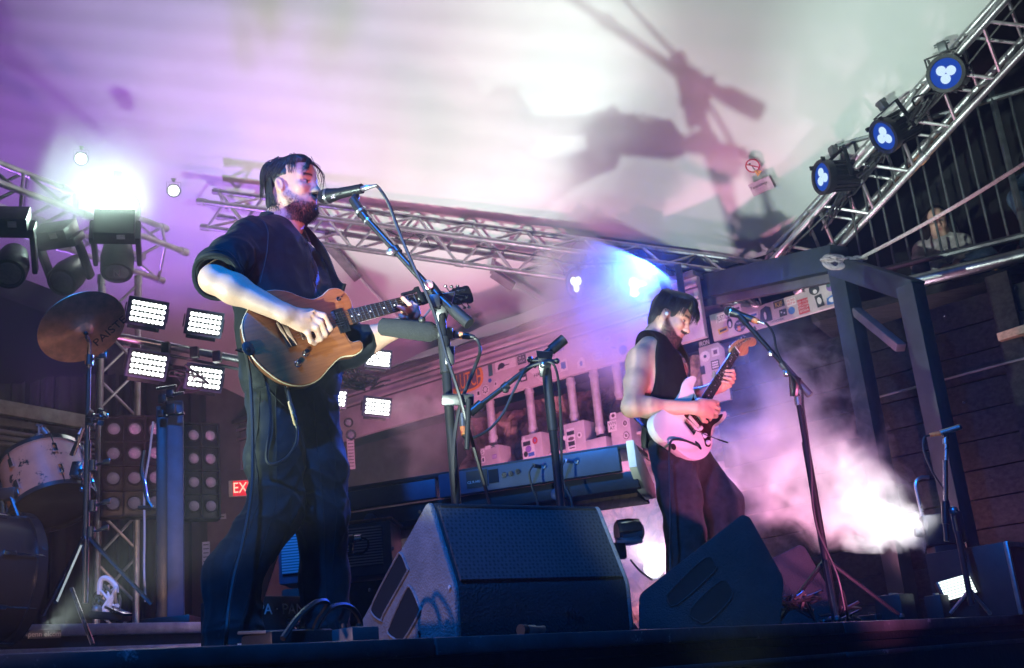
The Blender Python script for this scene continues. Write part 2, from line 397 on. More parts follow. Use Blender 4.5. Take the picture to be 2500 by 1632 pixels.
for i in range(NU+1):
    s = i/NU*(len(B3)-1); k = min(int(s), len(B3)-2); f = s-k; b_ = B3[k].lerp(B3[k+1], f); t_ = T3[k].lerp(T3[k+1], f)
    for j in range(NV+1):
        p = b_.lerp(t_, (j/NV)**1.25); x = (p-CB).dot(e1); y = (p-CB).dot(e2); d = math.hypot(x, y); a = math.atan2(y, x)
        w = .014*math.sin(x*1.7+.4)*math.cos(y*1.3)+.006*math.sin(x*3.1+y*2.2)
        w += .020*math.exp(-d/.6)*math.sin(a*9+2*math.sin(d*3)+1.2*math.sin(x*5))*min(1, d*1.4)               # creases running out of the corner
        q = (p-CA).dot(e2); w += .012*math.exp(-abs(q)/.35)*math.sin(x*9+1.3*math.sin(x*2.1))*min(1, abs(q)*5)
        w += .004*math.sin((p-CA).dot(e2)*26)
        vs.append(p-CN*(.05+abs(w)*.0)+CN*w)
for i in range(NU):
    for j in range(NV): a = i*(NV+1)+j; fs.append((a, a+1, a+NV+2, a+NV+1))
m = MB(); m.add(vs, fs); cano = m.build('tent_canopy', 'canopy', angle=180); tag(cano, 'huge white fabric tent roof sloping over the stage', 'canopy')
# the end wall of the tent behind the drums and the singer
mat('back_wall', (.10, .095, .10), .8, 0, .45, 2.2, .2, 8)
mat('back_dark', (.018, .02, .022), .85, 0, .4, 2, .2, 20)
def wall(name, a, b, z0, z1, m_, th=.08):
    a = Vector(a); b = Vector(b); a.z = b.z = 0; d = (b-a).normalized(); nn = Vector((-d.y, d.x, 0))
    mm = MB(); mm.box((0, 0, 0), ((b-a).length, th, z1-z0), frame((a+b)/2+UP*((z0+z1)/2), d, UP)); return mm.build(name, m_)
# ------------------------------------------------------------------ trusses
def truss(name, label, p0, p1, n1, w=.29, h=.29, nseg=10, rc=.024, rb=.012, skip=()):
    t = thing(name, label, 'truss', p0); d = (p1-p0).normalized(); a = (Vector(n1)-d*Vector(n1).dot(d)).normalized(); b = d.cross(a); L = (p1-p0).length
    c = [(-w/2, -h/2), (w/2, -h/2), (w/2, h/2), (-w/2, h/2)]
    q = lambda k, s: p0+d*(s*L)+a*c[k][0]+b*c[k][1]
    for k in range(4): MB().tube(q(k, 0), q(k, 1), rc, n=12).build('chord', 'truss_metal', t)
    for f in range(4):
        if f in skip: continue
        for i in range(nseg):
            k0, k1 = (f, (f+1) % 4) if (i+f) % 2 == 0 else ((f+1) % 4, f)
            MB().tube(q(k0, (i+.08)/nseg), q(k1, (i+.92)/nseg), rb, n=7, cap=False).build('brace', 'truss_metal', t)
    for s in (0, .5, 1):
        for k in range(4): MB().tube(q(k, s)-d*.035, q(k, s)+d*.035, rc*1.3, n=12).build('coupler', 'truss_metal', t)
    return t
ct = lambda px, py, off: cpt(px, py, off)
truss('roof_truss', 'silver box truss running across the back of the tent roof above the keyboard', ct(545, 492, .20), ct(1862, 668, .20), CN, .25, .24, 20)
truss('roof_truss', 'silver box truss rising steeply to the top right carrying three spotlights', ct(1925, 640, .17), ct(2560, -60, .17), CN, .28, .30, 13)
truss('roof_truss', 'hazy truss at the left edge above the cymbal', P(-160, 420, 6.4), P(395, 620, 8.4), (0, -1, .2), .30, .30, 9)
# corner base plate where the two roof trusses meet, with two shackles
cb = thing('truss_corner_bracket', 'crumpled grey corner bracket where the two roof trusses meet', 'bracket', ct(1890, 648, .2))
m = MB(); m.prism([(-.09, -.10), (.06, -.10), (.05, .12), (0, .17), (-.05, .13)], ct(1893, 632, .24), e1, e2, -.02, .02, .006); m.build('plate', 'steel_grey', cb)
m = MB(); m.prism([(-.05, -.12), (.07, -.08), (.10, .05), (-.02, .11)], ct(1925, 622, .30), e1, e2, -.03, .01, .005); m.build('plate', 'steel_grey', cb)
m = MB(); m.tube(ct(1886, 602, .3), ct(1880, 590, .36), .008); m.build('bolt', 'steel_grey', cb)
# canopy struts with grey sleeves
mat('sleeve_grey', (.22, .18, .21), .7, 0, .3, 12)
for k, (a, b, c, lab) in enumerate((((812, 585), (886, 672), (980, 780), 'slanting canopy strut with a grey sleeve just right of the singer'), ((1212, 655), (1262, 690), (1375, 762), 'slanting canopy strut with a grey sleeve left of the blue haze'))):
    t = thing('canopy_strut', lab, 'strut', ct(*c, .05), group='canopy struts')
    MB().obox(ct(*a, .10), ct(*b, .09), .075, .05, CN, .008).build('sleeve', 'sleeve_grey', t)
    MB().obox(ct(*b, .085), ct(*c, .05), .035, .03, CN, .004).build('bar', 'canopy', t)
    q = ct(*a, .12); MB().obox(q, q+e2*.14+e1*.02, .03, .012, CN, .002).build('tab', 'sleeve_grey', t)
# prints on the canopy: warning signs and the maker's label
mat('print_red', (.55, .03, .07), .6, 0, .1); mat('print_black', (.02, .02, .025), .6, 0, .1); mat('print_grey', (.5, .42, .48), .6, 0, .2, 20); mat('print_yellow', (.75, .42, .12), .6, 0, .1); mat('print_white', (.78, .76, .76), .5, 0, .1)
sg = thing('canopy_label', 'red no-flame sign, small warning triangle and maker label printed on the tent roof', 'label', ct(1840, 405, 0))
def cM(px, py, off, ang):
    o = ct(px, py, off); x = (ct(px+math.cos(ang)*20, py-math.sin(ang)*20, off)-o); return frame(o, x, CN)
OFFC = .03
M = cM(1839, 402, OFFC, .3); ring = [M @ Vector((math.cos(a)*.049, math.sin(a)*.049, 0)) for a in [2*math.pi*i/32 for i in range(33)]]
MB().prism([(math.cos(i*.2618)*.047, math.sin(i*.2618)*.047) for i in range(24)], M.translation, M.col[0].xyz, M.col[1].xyz, -.003, .001).build('disc', 'print_white', sg)
m = MB(); m.path(ring, .0055, 6, False); m.box((0, 0, .002), (.09, .007, .004), M @ Matrix.Rotation(-.55, 4, 'Z')); m.build('red_ring', 'print_red', sg)
m = MB(); m.box((-.005, -.018, .002), (.006, .034, .003), M @ Matrix.Rotation(.3, 4, 'Z')); m.box((-.016, .02, .002), (.014, .010, .003), M); m.build('match_symbol', 'print_black', sg)
M = cM(1853, 417, OFFC+.006, .5); MB().prism([(-.02, -.028), (.032, -.002), (-.02, .026)], M.translation, M.col[0].xyz, M.col[1].xyz, 0, .002).build('triangle', 'print_yellow', sg)
text('triangle_mark', '!', M @ Matrix.Translation((-.004, 0, .004)), .03, 'print_black', sg, .0005)
M = cM(1860, 452, OFFC, .42); MB().prism([(-.085, -.05), (.085, -.05), (.085, .05), (-.085, .05)], M.translation, M.col[0].xyz, M.col[1].xyz, -.003, .001).build('paper', 'print_grey', sg)
text('label_text', 'Tentnology.', M @ Matrix.Translation((-.01, .014, .003)), .030, 'print_black', sg)
for i in range(4): text('label_text', 'Tent safety sheet no. 0%d' % (i+1) if False else '- - ---- --- -- ----', M @ Matrix.Translation((.0, -.010-.012*i, .003)), .013, 'print_black', sg)
# ------------------------------------------------------------------ sticker-covered shack at the back
ZT = P(1080, 880, 9.4).z; W0 = FL(1060, 884, ZT); W1 = FL(1650, 694, ZT); WD = (W1-W0).normalized(); WN = Vector((WD.y, -WD.x, 0))
if WN.y > 0: WN = -WN
def wp(px, py, off=0.): return PL(px, py, W0, WN, off)
def wl(px, py):
    p = wp(px, py); return (p-W0).dot(WD), p.z
shack = thing('back_shack', 'sticker-covered grey shack with metal pipes and a rock wall behind the keyboard', 'building', (W0.x, W0.y, 0))
mat('pipe_grey', (.55, .52, .52), .5, .3, .3, 12); mat('shack_paint', (.50, .44, .45), .6, 0, .25, 5, .15, 30); mat('shack_dark', (.10, .09, .10), .7, 0, .3, 6)
mat('rock', (.50, .36, .30), .85, 0, .6, 9, 1., 22, col2=(.09, .06, .055))
xa, xb = -3.2, (W1-W0).length+.2
zb = wl(1300, 948)[1]
def wbox(name, m_, x0, x1, z0, z1, y0, y1, bev=.004, par=shack):
    """box on the shack: x along the wall, z up, y out towards the camera"""
    M = frame(W0+WD*((x0+x1)/2)+WN*((y0+y1)/2)+UP*((z0+z1)/2-W0.z), WD, UP); return MB().box((0, 0, 0), (x1-x0, abs(y1-y0), z1-z0), M, bev).build(name, m_, par)
fas = wbox('fascia', 'shack_paint', xa, xb, zb, ZT, 0, .05)
for q in (.82, .62): wbox('fascia_moulding', 'shack_paint', xa, xb, zb+(ZT-zb)*q, zb+(ZT-zb)*q+.022, .05, .072)
wbox('fascia_groove', 'shack_dark', xa, xb, zb+(ZT-zb)*.62-.014, zb+(ZT-zb)*.62, .05, .056, .001)
wbox('fascia_groove', 'shack_dark', xa, xb, zb+(ZT-zb)*.82-.014, zb+(ZT-zb)*.82, .05, .056, .001)
wbox('roof_board', 'shack_dark', xa, xb, ZT-.01, ZT+.03, -.9, .10)
wbox('back_panel', 'shack_dark', xa, xb, 0, zb+.1, -.62, -.55)
# rock wall: faceted displaced sheet
vs = []; fs = []; r = np.random.RandomState(4); nx, nz = 90, 34; x0r, x1r = wl(1090, 1100)[0]-.2, xb
for i in range(nx+1):
    for j in range(nz+1):
        x = x0r+(x1r-x0r)*i/nx; z = .3+(zb-.3)*j/nz; y = -.42+.10*math.sin(x*5.1+2*math.sin(z*3))*math.cos(z*6.3+x)+.07*math.sin(x*13+z*9)*math.sin(z*15-x*4)+r.uniform(-.03, .03)
        vs.append(W0+WD*x+WN*y+UP*(z-W0.z))
for i in range(nx):
    for j in range(nz): a = i*(nz+1)+j; fs.append((a, a+1, a+nz+2, a+nz+1))
m = MB(); m.smooth = False; m.add(vs, fs).build('rock_wall', 'rock', shack)
for (tx, ty, by) in ((1197, 972, 1082), (1293, 947, 1062), (1394, 925, 1030), (1450, 905, 1062), (1505, 888, 975)):
    p0 = wp(tx, ty, .01); zz = wp(tx+(by-ty)*.13, by, .01).z; p1 = Vector((p0.x, p0.y, zz))
    m = MB(); m.tube(p0, p1, .033, n=12); m.tube(p0-UP*.03, p0-UP*.05, .038, n=12); m.tube(p1+UP*.03, p1+UP*.06, .039, n=12); m.build('vent_pipe', 'pipe_grey', shack)
boxes = [((1183, 1092), (1228, 1150), 0), ((1283, 1062), (1332, 1135), 1), ((1385, 1034), (1436, 1120), 2), ((1440, 1072), (1490, 1110), 3), ((1496, 1010), (1545, 1150), 4)]
bxs = []
for (a, b, k) in boxes:
    xx0, z1 = wl(*a); xx1 = wl(b[0], a[1])[0]; z0 = wl(*b)[1]; bxs.append(wbox('meter_box', 'shack_paint', xx0, xx1, z0, z1-.02, -.1, .06, .006))
wbox('shelf', 'shack_paint', x0r+.3, xb, wl(1320, 1110)[1]-.02, wl(1320, 1110)[1], -.4, -.02)
# stickers on the fascia and boxes: outline, backing and print
SM = {'w': mat('sticker_white', (.66, .63, .62), .5, 0, .12, 30), 'k': mat('sticker_black', (.03, .035, .04), .5, 0, .2, 30), 'o': mat('sticker_orange', (.72, .27, .03), .5, 0, .15, 30), 'b': mat('sticker_blue', (.05, .16, .45), .5, 0, .2, 30), 'r': mat('sticker_red', (.5, .04, .06), .5, 0, .2, 30), 'g': mat('sticker_green', (.04, .13, .11), .5, 0, .2, 30), 'y': mat('sticker_yellow', (.6, .42, .08), .5, 0, .2, 30), 'p': mat('sticker_brown', (.13, .075, .09), .5, 0, .2, 30), 'v': mat('sticker_violet', (.25, .14, .4), .5, 0, .2, 30)}
def sticker(par, pl, px, py, w, h, c, shape='r', txt=None, tc='k', ts=1., rot=0., lab=None, off=.002, lines=None):
    """pl(px,py,off) gives the surface; sizes in photo pixels"""
    o = pl(px, py, off); X = pl(px+30, py, off)-o; Z = pl.n; x = (UP.cross(Z)).normalized(); k = 1/pxm(o)
    if x.dot(X) < 0: x = -x
    M = frame(o, x, Z) @ Matrix.Rotation(rot, 4, 'Z'); w *= k*1.04; h *= k*1.04
    if shape == 'r': out = [(-w/2, -h/2), (w/2, -h/2), (w/2, h/2), (-w/2, h/2)]
    elif shape == 'o': out = [(math.cos(i*.2618)*w/2, math.sin(i*.2618)*h/2) for i in range(24)]
    elif shape == 'd': out = [(0, -h/2), (w/2, 0), (0, h/2), (-w/2, 0)]
    elif shape == 'e': out = [(math.copysign(abs(math.cos(i*.2618))**.6, math.cos(i*.2618))*w/2, math.copysign(abs(math.sin(i*.2618))**.8, math.sin(i*.2618))*h/2) for i in range(24)]
    else: out = [(a*w/2, b*h/2) for a, b in shape]
    s = MB().prism(out, M.translation, M.col[0].xyz, M.col[1].xyz, 0, .0015).build('sticker', SM[c], par)
    for i, L in enumerate(txt.split('|') if txt else []):
        nl = txt.count('|')+1; sz = h/nl*.85*ts; lw = max(1, len(L))*.55*sz; sx = min(1, w*.9/lw)
        text('lettering', L, M @ Matrix.Translation((0, h*.42*(nl-1-2*i)/nl if nl > 1 else -sz*.06, .0022)), sz, SM[tc], s, .0004, sx=sx)
    if lines:
        for q in lines:                      # small printed shapes (a, b, w, h, colour, kind)
            ox = M @ Vector((q[0]*w, q[1]*h, .0016)); sh = [(-q[2]*w/2, -q[3]*h/2), (q[2]*w/2, -q[3]*h/2), (q[2]*w/2, q[3]*h/2), (-q[2]*w/2, q[3]*h/2)] if len(q) < 6 else [(math.cos(i*.5236)*q[2]*w/2, math.sin(i*.5236)*q[3]*h/2) for i in range(12)]
            MB().prism(sh, ox, M.col[0].xyz, M.col[1].xyz, 0, .0008).build('print', SM[q[4]], s)
    return s
class Sf:
    def __init__(s, o, n, base): s.o, s.n, s.b = Vector(o), Vector(n), base
    def __call__(s, px, py, off=0.): return PL(px, py, s.o, s.n, s.b+off)
wf = Sf(W0, WN, .05)
st = sticker(fas, wf, 1148, 930, 104, 62, 'o', 'e', rot=0); sticker(st, wf, 1148, 930, 90, 50, 'p', 'e', 'CLUTCH', 'o', 1.25, off=.004)
sticker(fas, wf, 1244, 892, 62, 26, 'w', lines=[(-.2, -.05, .32, .55, 'k', 1), (-.33, -.22, .12, .3, 'k', 1), (.05, -.1, .25, .07, 'k')]); sticker(fas, wf, 1207, 907, 12, 28, 'g')
sticker(fas, wf, 1206, 932, 10, 10, 'b', 'o'); sticker(fas, wf, 1283, 877, 24, 30, 'k', txt="DON'T|BE A|DICK", tc='w')
sticker(fas, wf, 1333, 897, 84, 84, 'w', 'd', 'INHALATION|HAZARD', 'k', .36); sticker(fas, wf, 1287, 918, 20, 32, 'k', lines=[(0, -.3, .7, .2, 'w'), (0, .1, .3, .3, 'w', 1)])
sticker(fas, wf, 1255, 934, 30, 22, 'w', 'o', lines=[(0, 0, .6, .2, 'g')]); sticker(fas, wf, 1195, 954, 22, 24, 'w', 'o', lines=[(math.cos(i*.785)*.3, math.sin(i*.785)*.3, .16, .16, 'k', 1) for i in range(8)])
sticker(fas, wf, 1178, 963, 12, 16, 'w', lines=[(0, 0, .5, .5, 'k')]); sticker(fas, wf, 1220, 940, 9, 12, 'w', lines=[(0, 0, .5, .5, 'p')])
sticker(fas, wf, 1374, 853, 28, 16, 'b', txt='Prong', tc='w', ts=1.15, rot=.05); sticker(fas, wf, 1385, 895, 22, 28, 'w', lines=[(0, 0, .6, .55, 'b'), (.05, -.25, .3, .2, 'b', 1)])
sticker(fas, wf, 1428, 888, 24, 28, 'w', ((-1, -1), (1, -1), (.9, .4), (.2, 1), (-.8, .3)), lines=[(0, -.1, .35, .45, 'b', 1)])
sticker(fas, wf, 1437, 838, 24, 24, 'w', ((-1, 0), (-.3, .3), (0, 1), (.3, .3), (1, 0), (.3, -.3), (0, -1), (-.3, -.3)), lines=[(0, 0, .3, .3, 'b', 1)])
sticker(fas, wf, 1467, 828, 18, 20, 'w', txt='MUSIC|TODAY', tc='b', rot=.1); sticker(fas, wf, 1492, 832, 22, 13, 'w', 'o', lines=[(0, 0, .6, .3, 'b', 1)], rot=.3)
sticker(fas, wf, 1468, 874, 24, 20, 'w', txt='HOLD|FAST', tc='b'); sticker(fas, wf, 1507, 852, 22, 9, 'w', rot=-.4, lines=[(0, 0, .7, .4, 'b')]); sticker(fas, wf, 1507, 873, 20, 13, 'w', 'o', lines=[(-.22, 0, .16, .3, 'k', 1), (.22, 0, .16, .3, 'k', 1)]); sticker(fas, wf, 1530, 858, 22, 22, 'b', 'o')
sticker(fas, wf, 1522, 812, 26, 12, 'w', txt='MOTION', tc='b'); sticker(fas, wf, 1528, 834, 24, 16, 'w', txt='MUSCLE|CURRENT', tc='b')
wf2 = Sf(W0, WN, .06)
sticker(bxs[0], wf2, 1190, 1106, 12, 14, 'w', 'o', txt='S'); sticker(bxs[0], wf2, 1216, 1092, 17, 12, 'g', ((-1, -.6), (-.2, 0), (-1, .8), (0, .5), (1, .9), (.3, 0), (1, -.7), (0, -.3))); sticker(bxs[0], wf2, 1219, 1117, 13, 10, 'v', txt='512', tc='w'); sticker(bxs[0], wf2, 1192, 1125, 10, 14, 'w', lines=[(0, 0, .5, .6, 'k')]); sticker(bxs[0], wf2, 1203, 1095, 16, 8, 'w')
sticker(bxs[1], wf2, 1302, 1098, 36, 46, 'w', lines=[(-.1, .28, .6, .22, 'k'), (0, -.02, .5, .35, 'v', 1), (.2, -.32, .5, .2, 'b'), (-.25, -.25, .35, .3, 'k', 1)]); sticker(bxs[1], wf2, 1318, 1078, 15, 17, 'r', 'o', lines=[(0, 0, .4, .5, 'v', 1)], off=.004); sticker(bxs[1], wf2, 1290, 1074, 8, 8, 'w', 'o')
sticker(bxs[2], wf2, 1406, 1075, 22, 52, 'w', lines=[(0, .28, .95, .18, 'k'), (0, .02, .8, .16, 'p', 1), (0, -.2, .85, .2, 'k'), (0, -.4, .7, .06, 'p')]); sticker(bxs[2], wf2, 1426, 1065, 13, 15, 'w', 'o', lines=[(0, 0, .5, .5, 'p', 1)]); sticker(bxs[2], wf2, 1390, 1072, 9, 12, 'w', 'o')
sticker(bxs[4], wf2, 1506, 1043, 24, 26, 'w', txt='WH|AT', ts=1.1); sticker(bxs[4], wf2, 1508, 1018, 16, 14, 'w', lines=[(0, 0, .6, .6, 'p', 1)]); sticker(bxs[4], wf2, 1537, 1036, 15, 17, 'w', 'o', lines=[(0, 0, .75, .75, 'p', 1), (0, 0, .4, .4, 'w', 1)]); sticker(bxs[4], wf2, 1540, 1066, 17, 18, 'p', 'o', lines=[(0, 0, .8, .8, 'w', 1), (0, 0, .5, .5, 'p', 1)])
# valance: a folded white hem of the canopy lying on the shack roof
vs = []; fs = []; N_ = 60
for i in range(N_+1):
    f = i/N_; px = 980+(1560-980)*f; y0 = 912-(912-722)*f-2
    for j in range(7): vs.append(PL(px, y0-62*math.sin(math.pi*.5*(f+.25))*(j/6.)*(1-.25*f), W0, WN, .18-.03*j+.02*math.sin(f*23+j)))
for i in range(N_):
    for j in range(6): a = i*7+j; fs.append((a, a+1, a+8, a+7))
tag(MB().add(vs, fs).build('canopy_hem', 'canopy', angle=180), 'folded white hem of the tent resting on the shack roof', 'canopy')
# dark end wall and drapes behind the drums
wd0 = FL(-500, 1560, 0); 
bw = thing('back_drape', 'black curtain hanging behind the drum kit at the left', 'curtain', P(60, 1500, 9.6))
for i in range(26):
    a = P(-420+i*36, 800, 10.3); x = a.x; m = MB()
    vs = [(x-.07+.14*j/6, 10.3+.05*math.sin(j/6*math.pi+i)+.03*(i % 3), z) for z in (0, 3.1) for j in range(7)]
    m.add(vs, [(j, j+1, j+8, j+7) for j in range(6)]).build('fold', 'drape', bw)
w_ = wall('back_wall', P(260, 1300, 10.9), P(1200, 1300, 10.9), 0, 4.2, 'back_wall'); tag(w_, 'murky grey end wall of the stage behind the singer', 'wall')
w_ = wall('side_wall', P(1480, 1300, 10.6), P(2260, 1300, 9.2), 0, 2.6, 'back_dark'); tag(w_, 'near-black wall at the back between the shack and the plank wall', 'wall')  # wall added in the dark gap, the darkness put into its colour
b_ = thing('steel_beam', 'scuffed blue-lit steel beam on brackets behind the tom drum', 'beam', P(0, 1010, 8.6))
mat('beam_paint', (.30, .33, .36), .5, .2, .5, 7, .3, 20)
MB().obox(P(-160, 966, 7.4), P(300, 1048, 8.2), .05, .10, UP, .006).build('flange', 'beam_paint', b_); MB().obox(P(-160, 1005, 7.5), P(300, 1076, 8.3), .03, .05, UP, .004).build('web', 'steel_grey', b_)
for k in range(3): MB().tube(P(-160, 1030+k*16, 7.6), P(300, 1098+k*12, 8.4), .018, n=8).build('pipe', 'steel_grey', b_)
# ------------------------------------------------------------------ right-hand shed frame
shed = thing('steel_shed_frame', 'dark steel frame of beams and posts carrying a sticker board, stage right side', 'frame', FL(2200, 1420, 0))
def bar(name, a, b, w, h, par=shed, m_='dark_paint', bev=.006): return MB().obox(a, b, w, h, UP, bev).build(name, m_, par)
b0 = P(1600, 768, 8.6); zt = P(2045, 632, 6.9).z
bar('beam', P(1640, 722, 8.4), P(2050, 632, 6.9), .16, .17)
bar('beam', P(1640, 757, 8.45), P(2050, 676, 6.95), .05, .06, m_='shack_dark')
def post(px, py, Y, w, zlow=0.):
    a = P(px, py, Y); return bar('post', a, Vector((a.x, a.y, zlow)), w, w, bev=.008)
q = P(2050, 640, 6.86); M = Matrix.Translation((q.x, q.y, q.z/2)); MB().box((0, 0, 0), (.12, .12, q.z), M @ Matrix.Rotation(.6, 4, 'Z'), .008).build('post', 'dark_paint', shed)
q = P(2222, 700, 6.35); MB().box((0, 0, 0), (.115, .115, q.z), Matrix.Translation((q.x, q.y, q.z/2)) @ Matrix.Rotation(.6, 4, 'Z'), .008).build('post', 'dark_paint', shed)
bar('beam', P(2046, 650, 6.86), P(2236, 712, 6.35), .11, .13); bar('brace', P(2090, 760, 6.8), P(2200, 850, 6.4), .06, .05, m_='shack_dark')
SB0 = P(1743, 833, 8.0); zB = SB0.z; SB1 = FL(2052, 744, zB); SD = (SB1-SB0).normalized(); SN = Vector((SD.y, -SD.x, 0)); SN = SN if SN.y < 0 else -SN
ss = Sf(SB0, SN, 0.)
def sl_(px, py):
    p = ss(px, py)-SB0; return (p.dot(SD), p.z)
out = [sl_(*q) for q in ((1743, 834), (2050, 745), (2036, 676), (1962, 699), (1966, 712), (1868, 742), (1845, 752), (1812, 749), (1731, 770))]
sb = MB().prism(out, SB0, SD, UP, -.03, 0, .003).build('sticker_board', 'shack_paint', shed); ss.b = .0
if (SD.cross(UP)).dot(SN) < 0: ss.b = .031
sticker(sb, ss, 1766, 775, 40, 20, 'w', txt='JUSTICE', rot=.02); sticker(sb, ss, 1790, 757, 42, 18, 'w', rot=.02, lines=[(.1, 0, .6, .3, 'p')]); sticker(sb, ss, 1782, 790, 14, 26, 'k', 'o', lines=[(0, -.1, .5, .6, 'w', 1)]); sticker(sb, ss, 1807, 796, 30, 30, 'k', 'o', 'TEXAS|BOOTS', 'w', .5, lines=[(-.1, -.2, .25, .4, 'o')]); sticker(sb, ss, 1766, 807, 26, 13, 'y', rot=.1, lines=[(0, 0, .7, .4, 'k')])
sticker(sb, ss, 1840, 770, 24, 14, 'w', lines=[(0, 0, .7, .4, 'b')]); sticker(sb, ss, 1868, 768, 32, 38, 'k', ((-1, -1), (1, -1), (1, .7), (.3, 1), (-.6, .7)), lines=[(0, -.1, .2, .5, 'w', 1)]); sticker(sb, ss, 1902, 743, 27, 17, 'k', txt='KIF', tc='y', ts=1.2, rot=.03); sticker(sb, ss, 1932, 738, 23, 18, 'w', txt='RED RIVER|BREW', tc='r', rot=.05); sticker(sb, ss, 1912, 764, 18, 17, 'k', lines=[(-.2, .1, .2, .2, 'w'), (.2, -.1, .2, .2, 'w')]); sticker(sb, ss, 1933, 759, 17, 18, 'b', 'o')
sticker(sb, ss, 1962, 748, 27, 36, 'r', txt='GO OUT|GO LOUD|STAY UP|DOGA', tc='w', rot=.02); sticker(sb, ss, 1988, 708, 26, 26, 'k', 'o', lines=[(.05, -.2, .4, .4, 'w', 1)]); sticker(sb, ss, 2001, 735, 18, 30, 'k', rot=.12, lines=[(0, 0, .6, .6, 'w', 1)]); sticker(sb, ss, 2032, 732, 28, 24, 'b', ((-1, -.8), (1, -1), (1, .2), (.2, 1), (-.9, .5)), lines=[(0, 0, .6, .5, 'w', 1)]); sticker(sb, ss, 2028, 700, 22, 24, 'v', 'o', lines=[(-.2, .2, .5, .5, 'g', 1)]); sticker(sb, ss, 1898, 783, 30, 8, 'w', txt='HANOVER', ts=1.2)
# a second sticker cabinet behind the white guitar's neck
SB2 = P(1690, 1000, 8.15); s3 = Sf(SB2, SN, 0.)
o3 = [((s3(*q)-SB2).dot(SD), (s3(*q)-SB2).z) for q in ((1716, 960), (1776, 900), (1764, 840), (1752, 832), (1705, 852))]
cab = MB().prism([((s3(*q)-SB2).dot(SD), (s3(*q)-SB2).z) for q in ((1722, 990), (1785, 975), (1768, 850), (1752, 836), (1705, 850))], SB2, SD, UP, -.06, .0, .004).build('sticker_cabinet', 'shack_paint', shed)
s3.b = .001 if (SD.cross(UP)).dot(SN) > 0 else .061
sticker(cab, s3, 1722, 871, 26, 26, 'w', 'o', lines=[(0, 0, .3, .3, 'k', 1)]); sticker(cab, s3, 1747, 860, 20, 20, 'w', lines=[(0, 0, .5, .5, 'p')]); sticker(cab, s3, 1747, 891, 21, 21, 'k', lines=[(0, .28, .8, .2, 'w'), (0, 0, .8, .2, 'w'), (0, -.28, .8, .2, 'w')]); sticker(cab, s3, 1720, 838, 28, 14, 'k', txt='IRON', tc='w', ts=1.3); sticker(cab, s3, 1716, 905, 12, 20, 'k')
# dark timber wall with planks to the right
mat('plank', (.034, .032, .029), .8, 0, 0, 5, .5, 30, stretch=(1.2, 9, 9), col2=(.008, .008, .009), spec=.2); mat('plank_raw', (.42, .26, .17), .7, 0, .3, 8, .3, 30, stretch=(1, 8, 8))
tw = thing('timber_wall', 'dark plank wall under the balcony at the far right', 'wall', FL(2400, 1450, 0))
zq = P(2260, 850, 7.0).z; TP0 = P(2090, 1000, 7.6); TD = (FL(2500, 790, zq)-FL(2250, 858, zq)).normalized(); TN = Vector((TD.y, -TD.x, 0)); TN = TN if TN.y < 0 else -TN
TO = FL(2250, 858, zq)
def tpl(px, py, off=0.): return PL(px, py, TO, TN, off)
zwt = tpl(2250, 712).z
for k in range(int(zwt/.176)):
    z0 = .02+k*.176; x0, x1 = -1.55, 2.6
    cut = [(x0, x1)]
    for (u0, u1) in cut:
        M = frame(TO+TD*((u0+u1)/2)+UP*(z0+.086-TO.z)+TN*(.01*((k*3+int(u0*10)) % 3)), TD, UP); MB().box((0, 0, 0), (u1-u0-.006, .03, .168), M, .004).build('plank', 'plank', tw)
q = tpl(2455, 830, .06); MB().obox(q, q+TD*.5+TN*.1, .10, .05, UP, .004).build('loose_board', 'plank_raw', tw)
for (px, py) in ((2315, 777), (2482, 707), (2360, 985)): MB().sphere(tpl(px, py, .04), .012, 8).build('bolt', 'chrome', tw)
MB().tube(tpl(2160, 975, .10), tpl(2520, 880, .10), .007, n=6).build('conduit', 'steel_grey', tw)
for (px, w) in ((2470, .14),):
    q = tpl(px, 800, .05); MB().box((0, 0, 0), (w, .05, zwt-.05), frame(Vector((q.x, q.y, zwt/2-.03)), TD, UP), .004).build('stud', 'plank', tw)
# ------------------------------------------------------------------ balcony
bal = thing('balcony', 'dark upstairs balcony with thin iron railing at the top right', 'balcony', P(2210, 690, 7.3))
zf = P(2222, 690, 7.3).z; BA = P(2222, 690, 7.3); BB = FL(2505, 622, zf); BD = (BB-BA).normalized(); BN = Vector((BD.y, -BD.x, 0)); BN = BN if BN.y < 0 else -BN
def bp(a, b, z): return BA+BD*a-BN*b+UP*z
MB().tube(bp(-.005, 0, 0), bp(2.2, 0, 0), .045, n=16).build('edge_pipe', 'aluminium', bal)
for a in (.86, 1.8): MB().tube(bp(a, 0, 0), bp(a+.035, 0, 0), .050, n=16).build('pipe_joint', 'steel_grey', bal)
MB().box((1.0, 0, 0), (3.4, 1.7, .06), frame(bp(0, .9, -.07), BD, UP)).build('deck', 'plank', bal)
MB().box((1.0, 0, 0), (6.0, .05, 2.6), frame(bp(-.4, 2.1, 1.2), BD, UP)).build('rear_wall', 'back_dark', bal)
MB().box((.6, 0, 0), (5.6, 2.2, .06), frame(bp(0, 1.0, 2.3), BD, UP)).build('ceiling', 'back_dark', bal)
rb = [PL(2192, 650, BA, BN, -.12), PL(2520, 551, BA, BN, -.12)]; zr = rb[0].z
MB().tube(bp(-.35, .12, .17), bp(2.2, .12, .17), .022, n=8).build('bottom_rail', 'steel_grey', bal); MB().tube(bp(-.35, .12, 1.17), bp(2.2, .12, 1.17), .022, n=8).build('top_rail', 'steel_grey', bal)
for k in range(24):
    a = -.30+k*.105
    if k % 11 == 10: MB().box((0, 0, 0), (.035, .035, 1.32), Matrix.Translation(bp(a, .12, .66)), .004).build('rail_post', 'steel_grey', bal)
    else: MB().tube(bp(a, .12, .18), bp(a, .12, 1.17), .0085, n=6).build('baluster', 'steel_grey', bal)
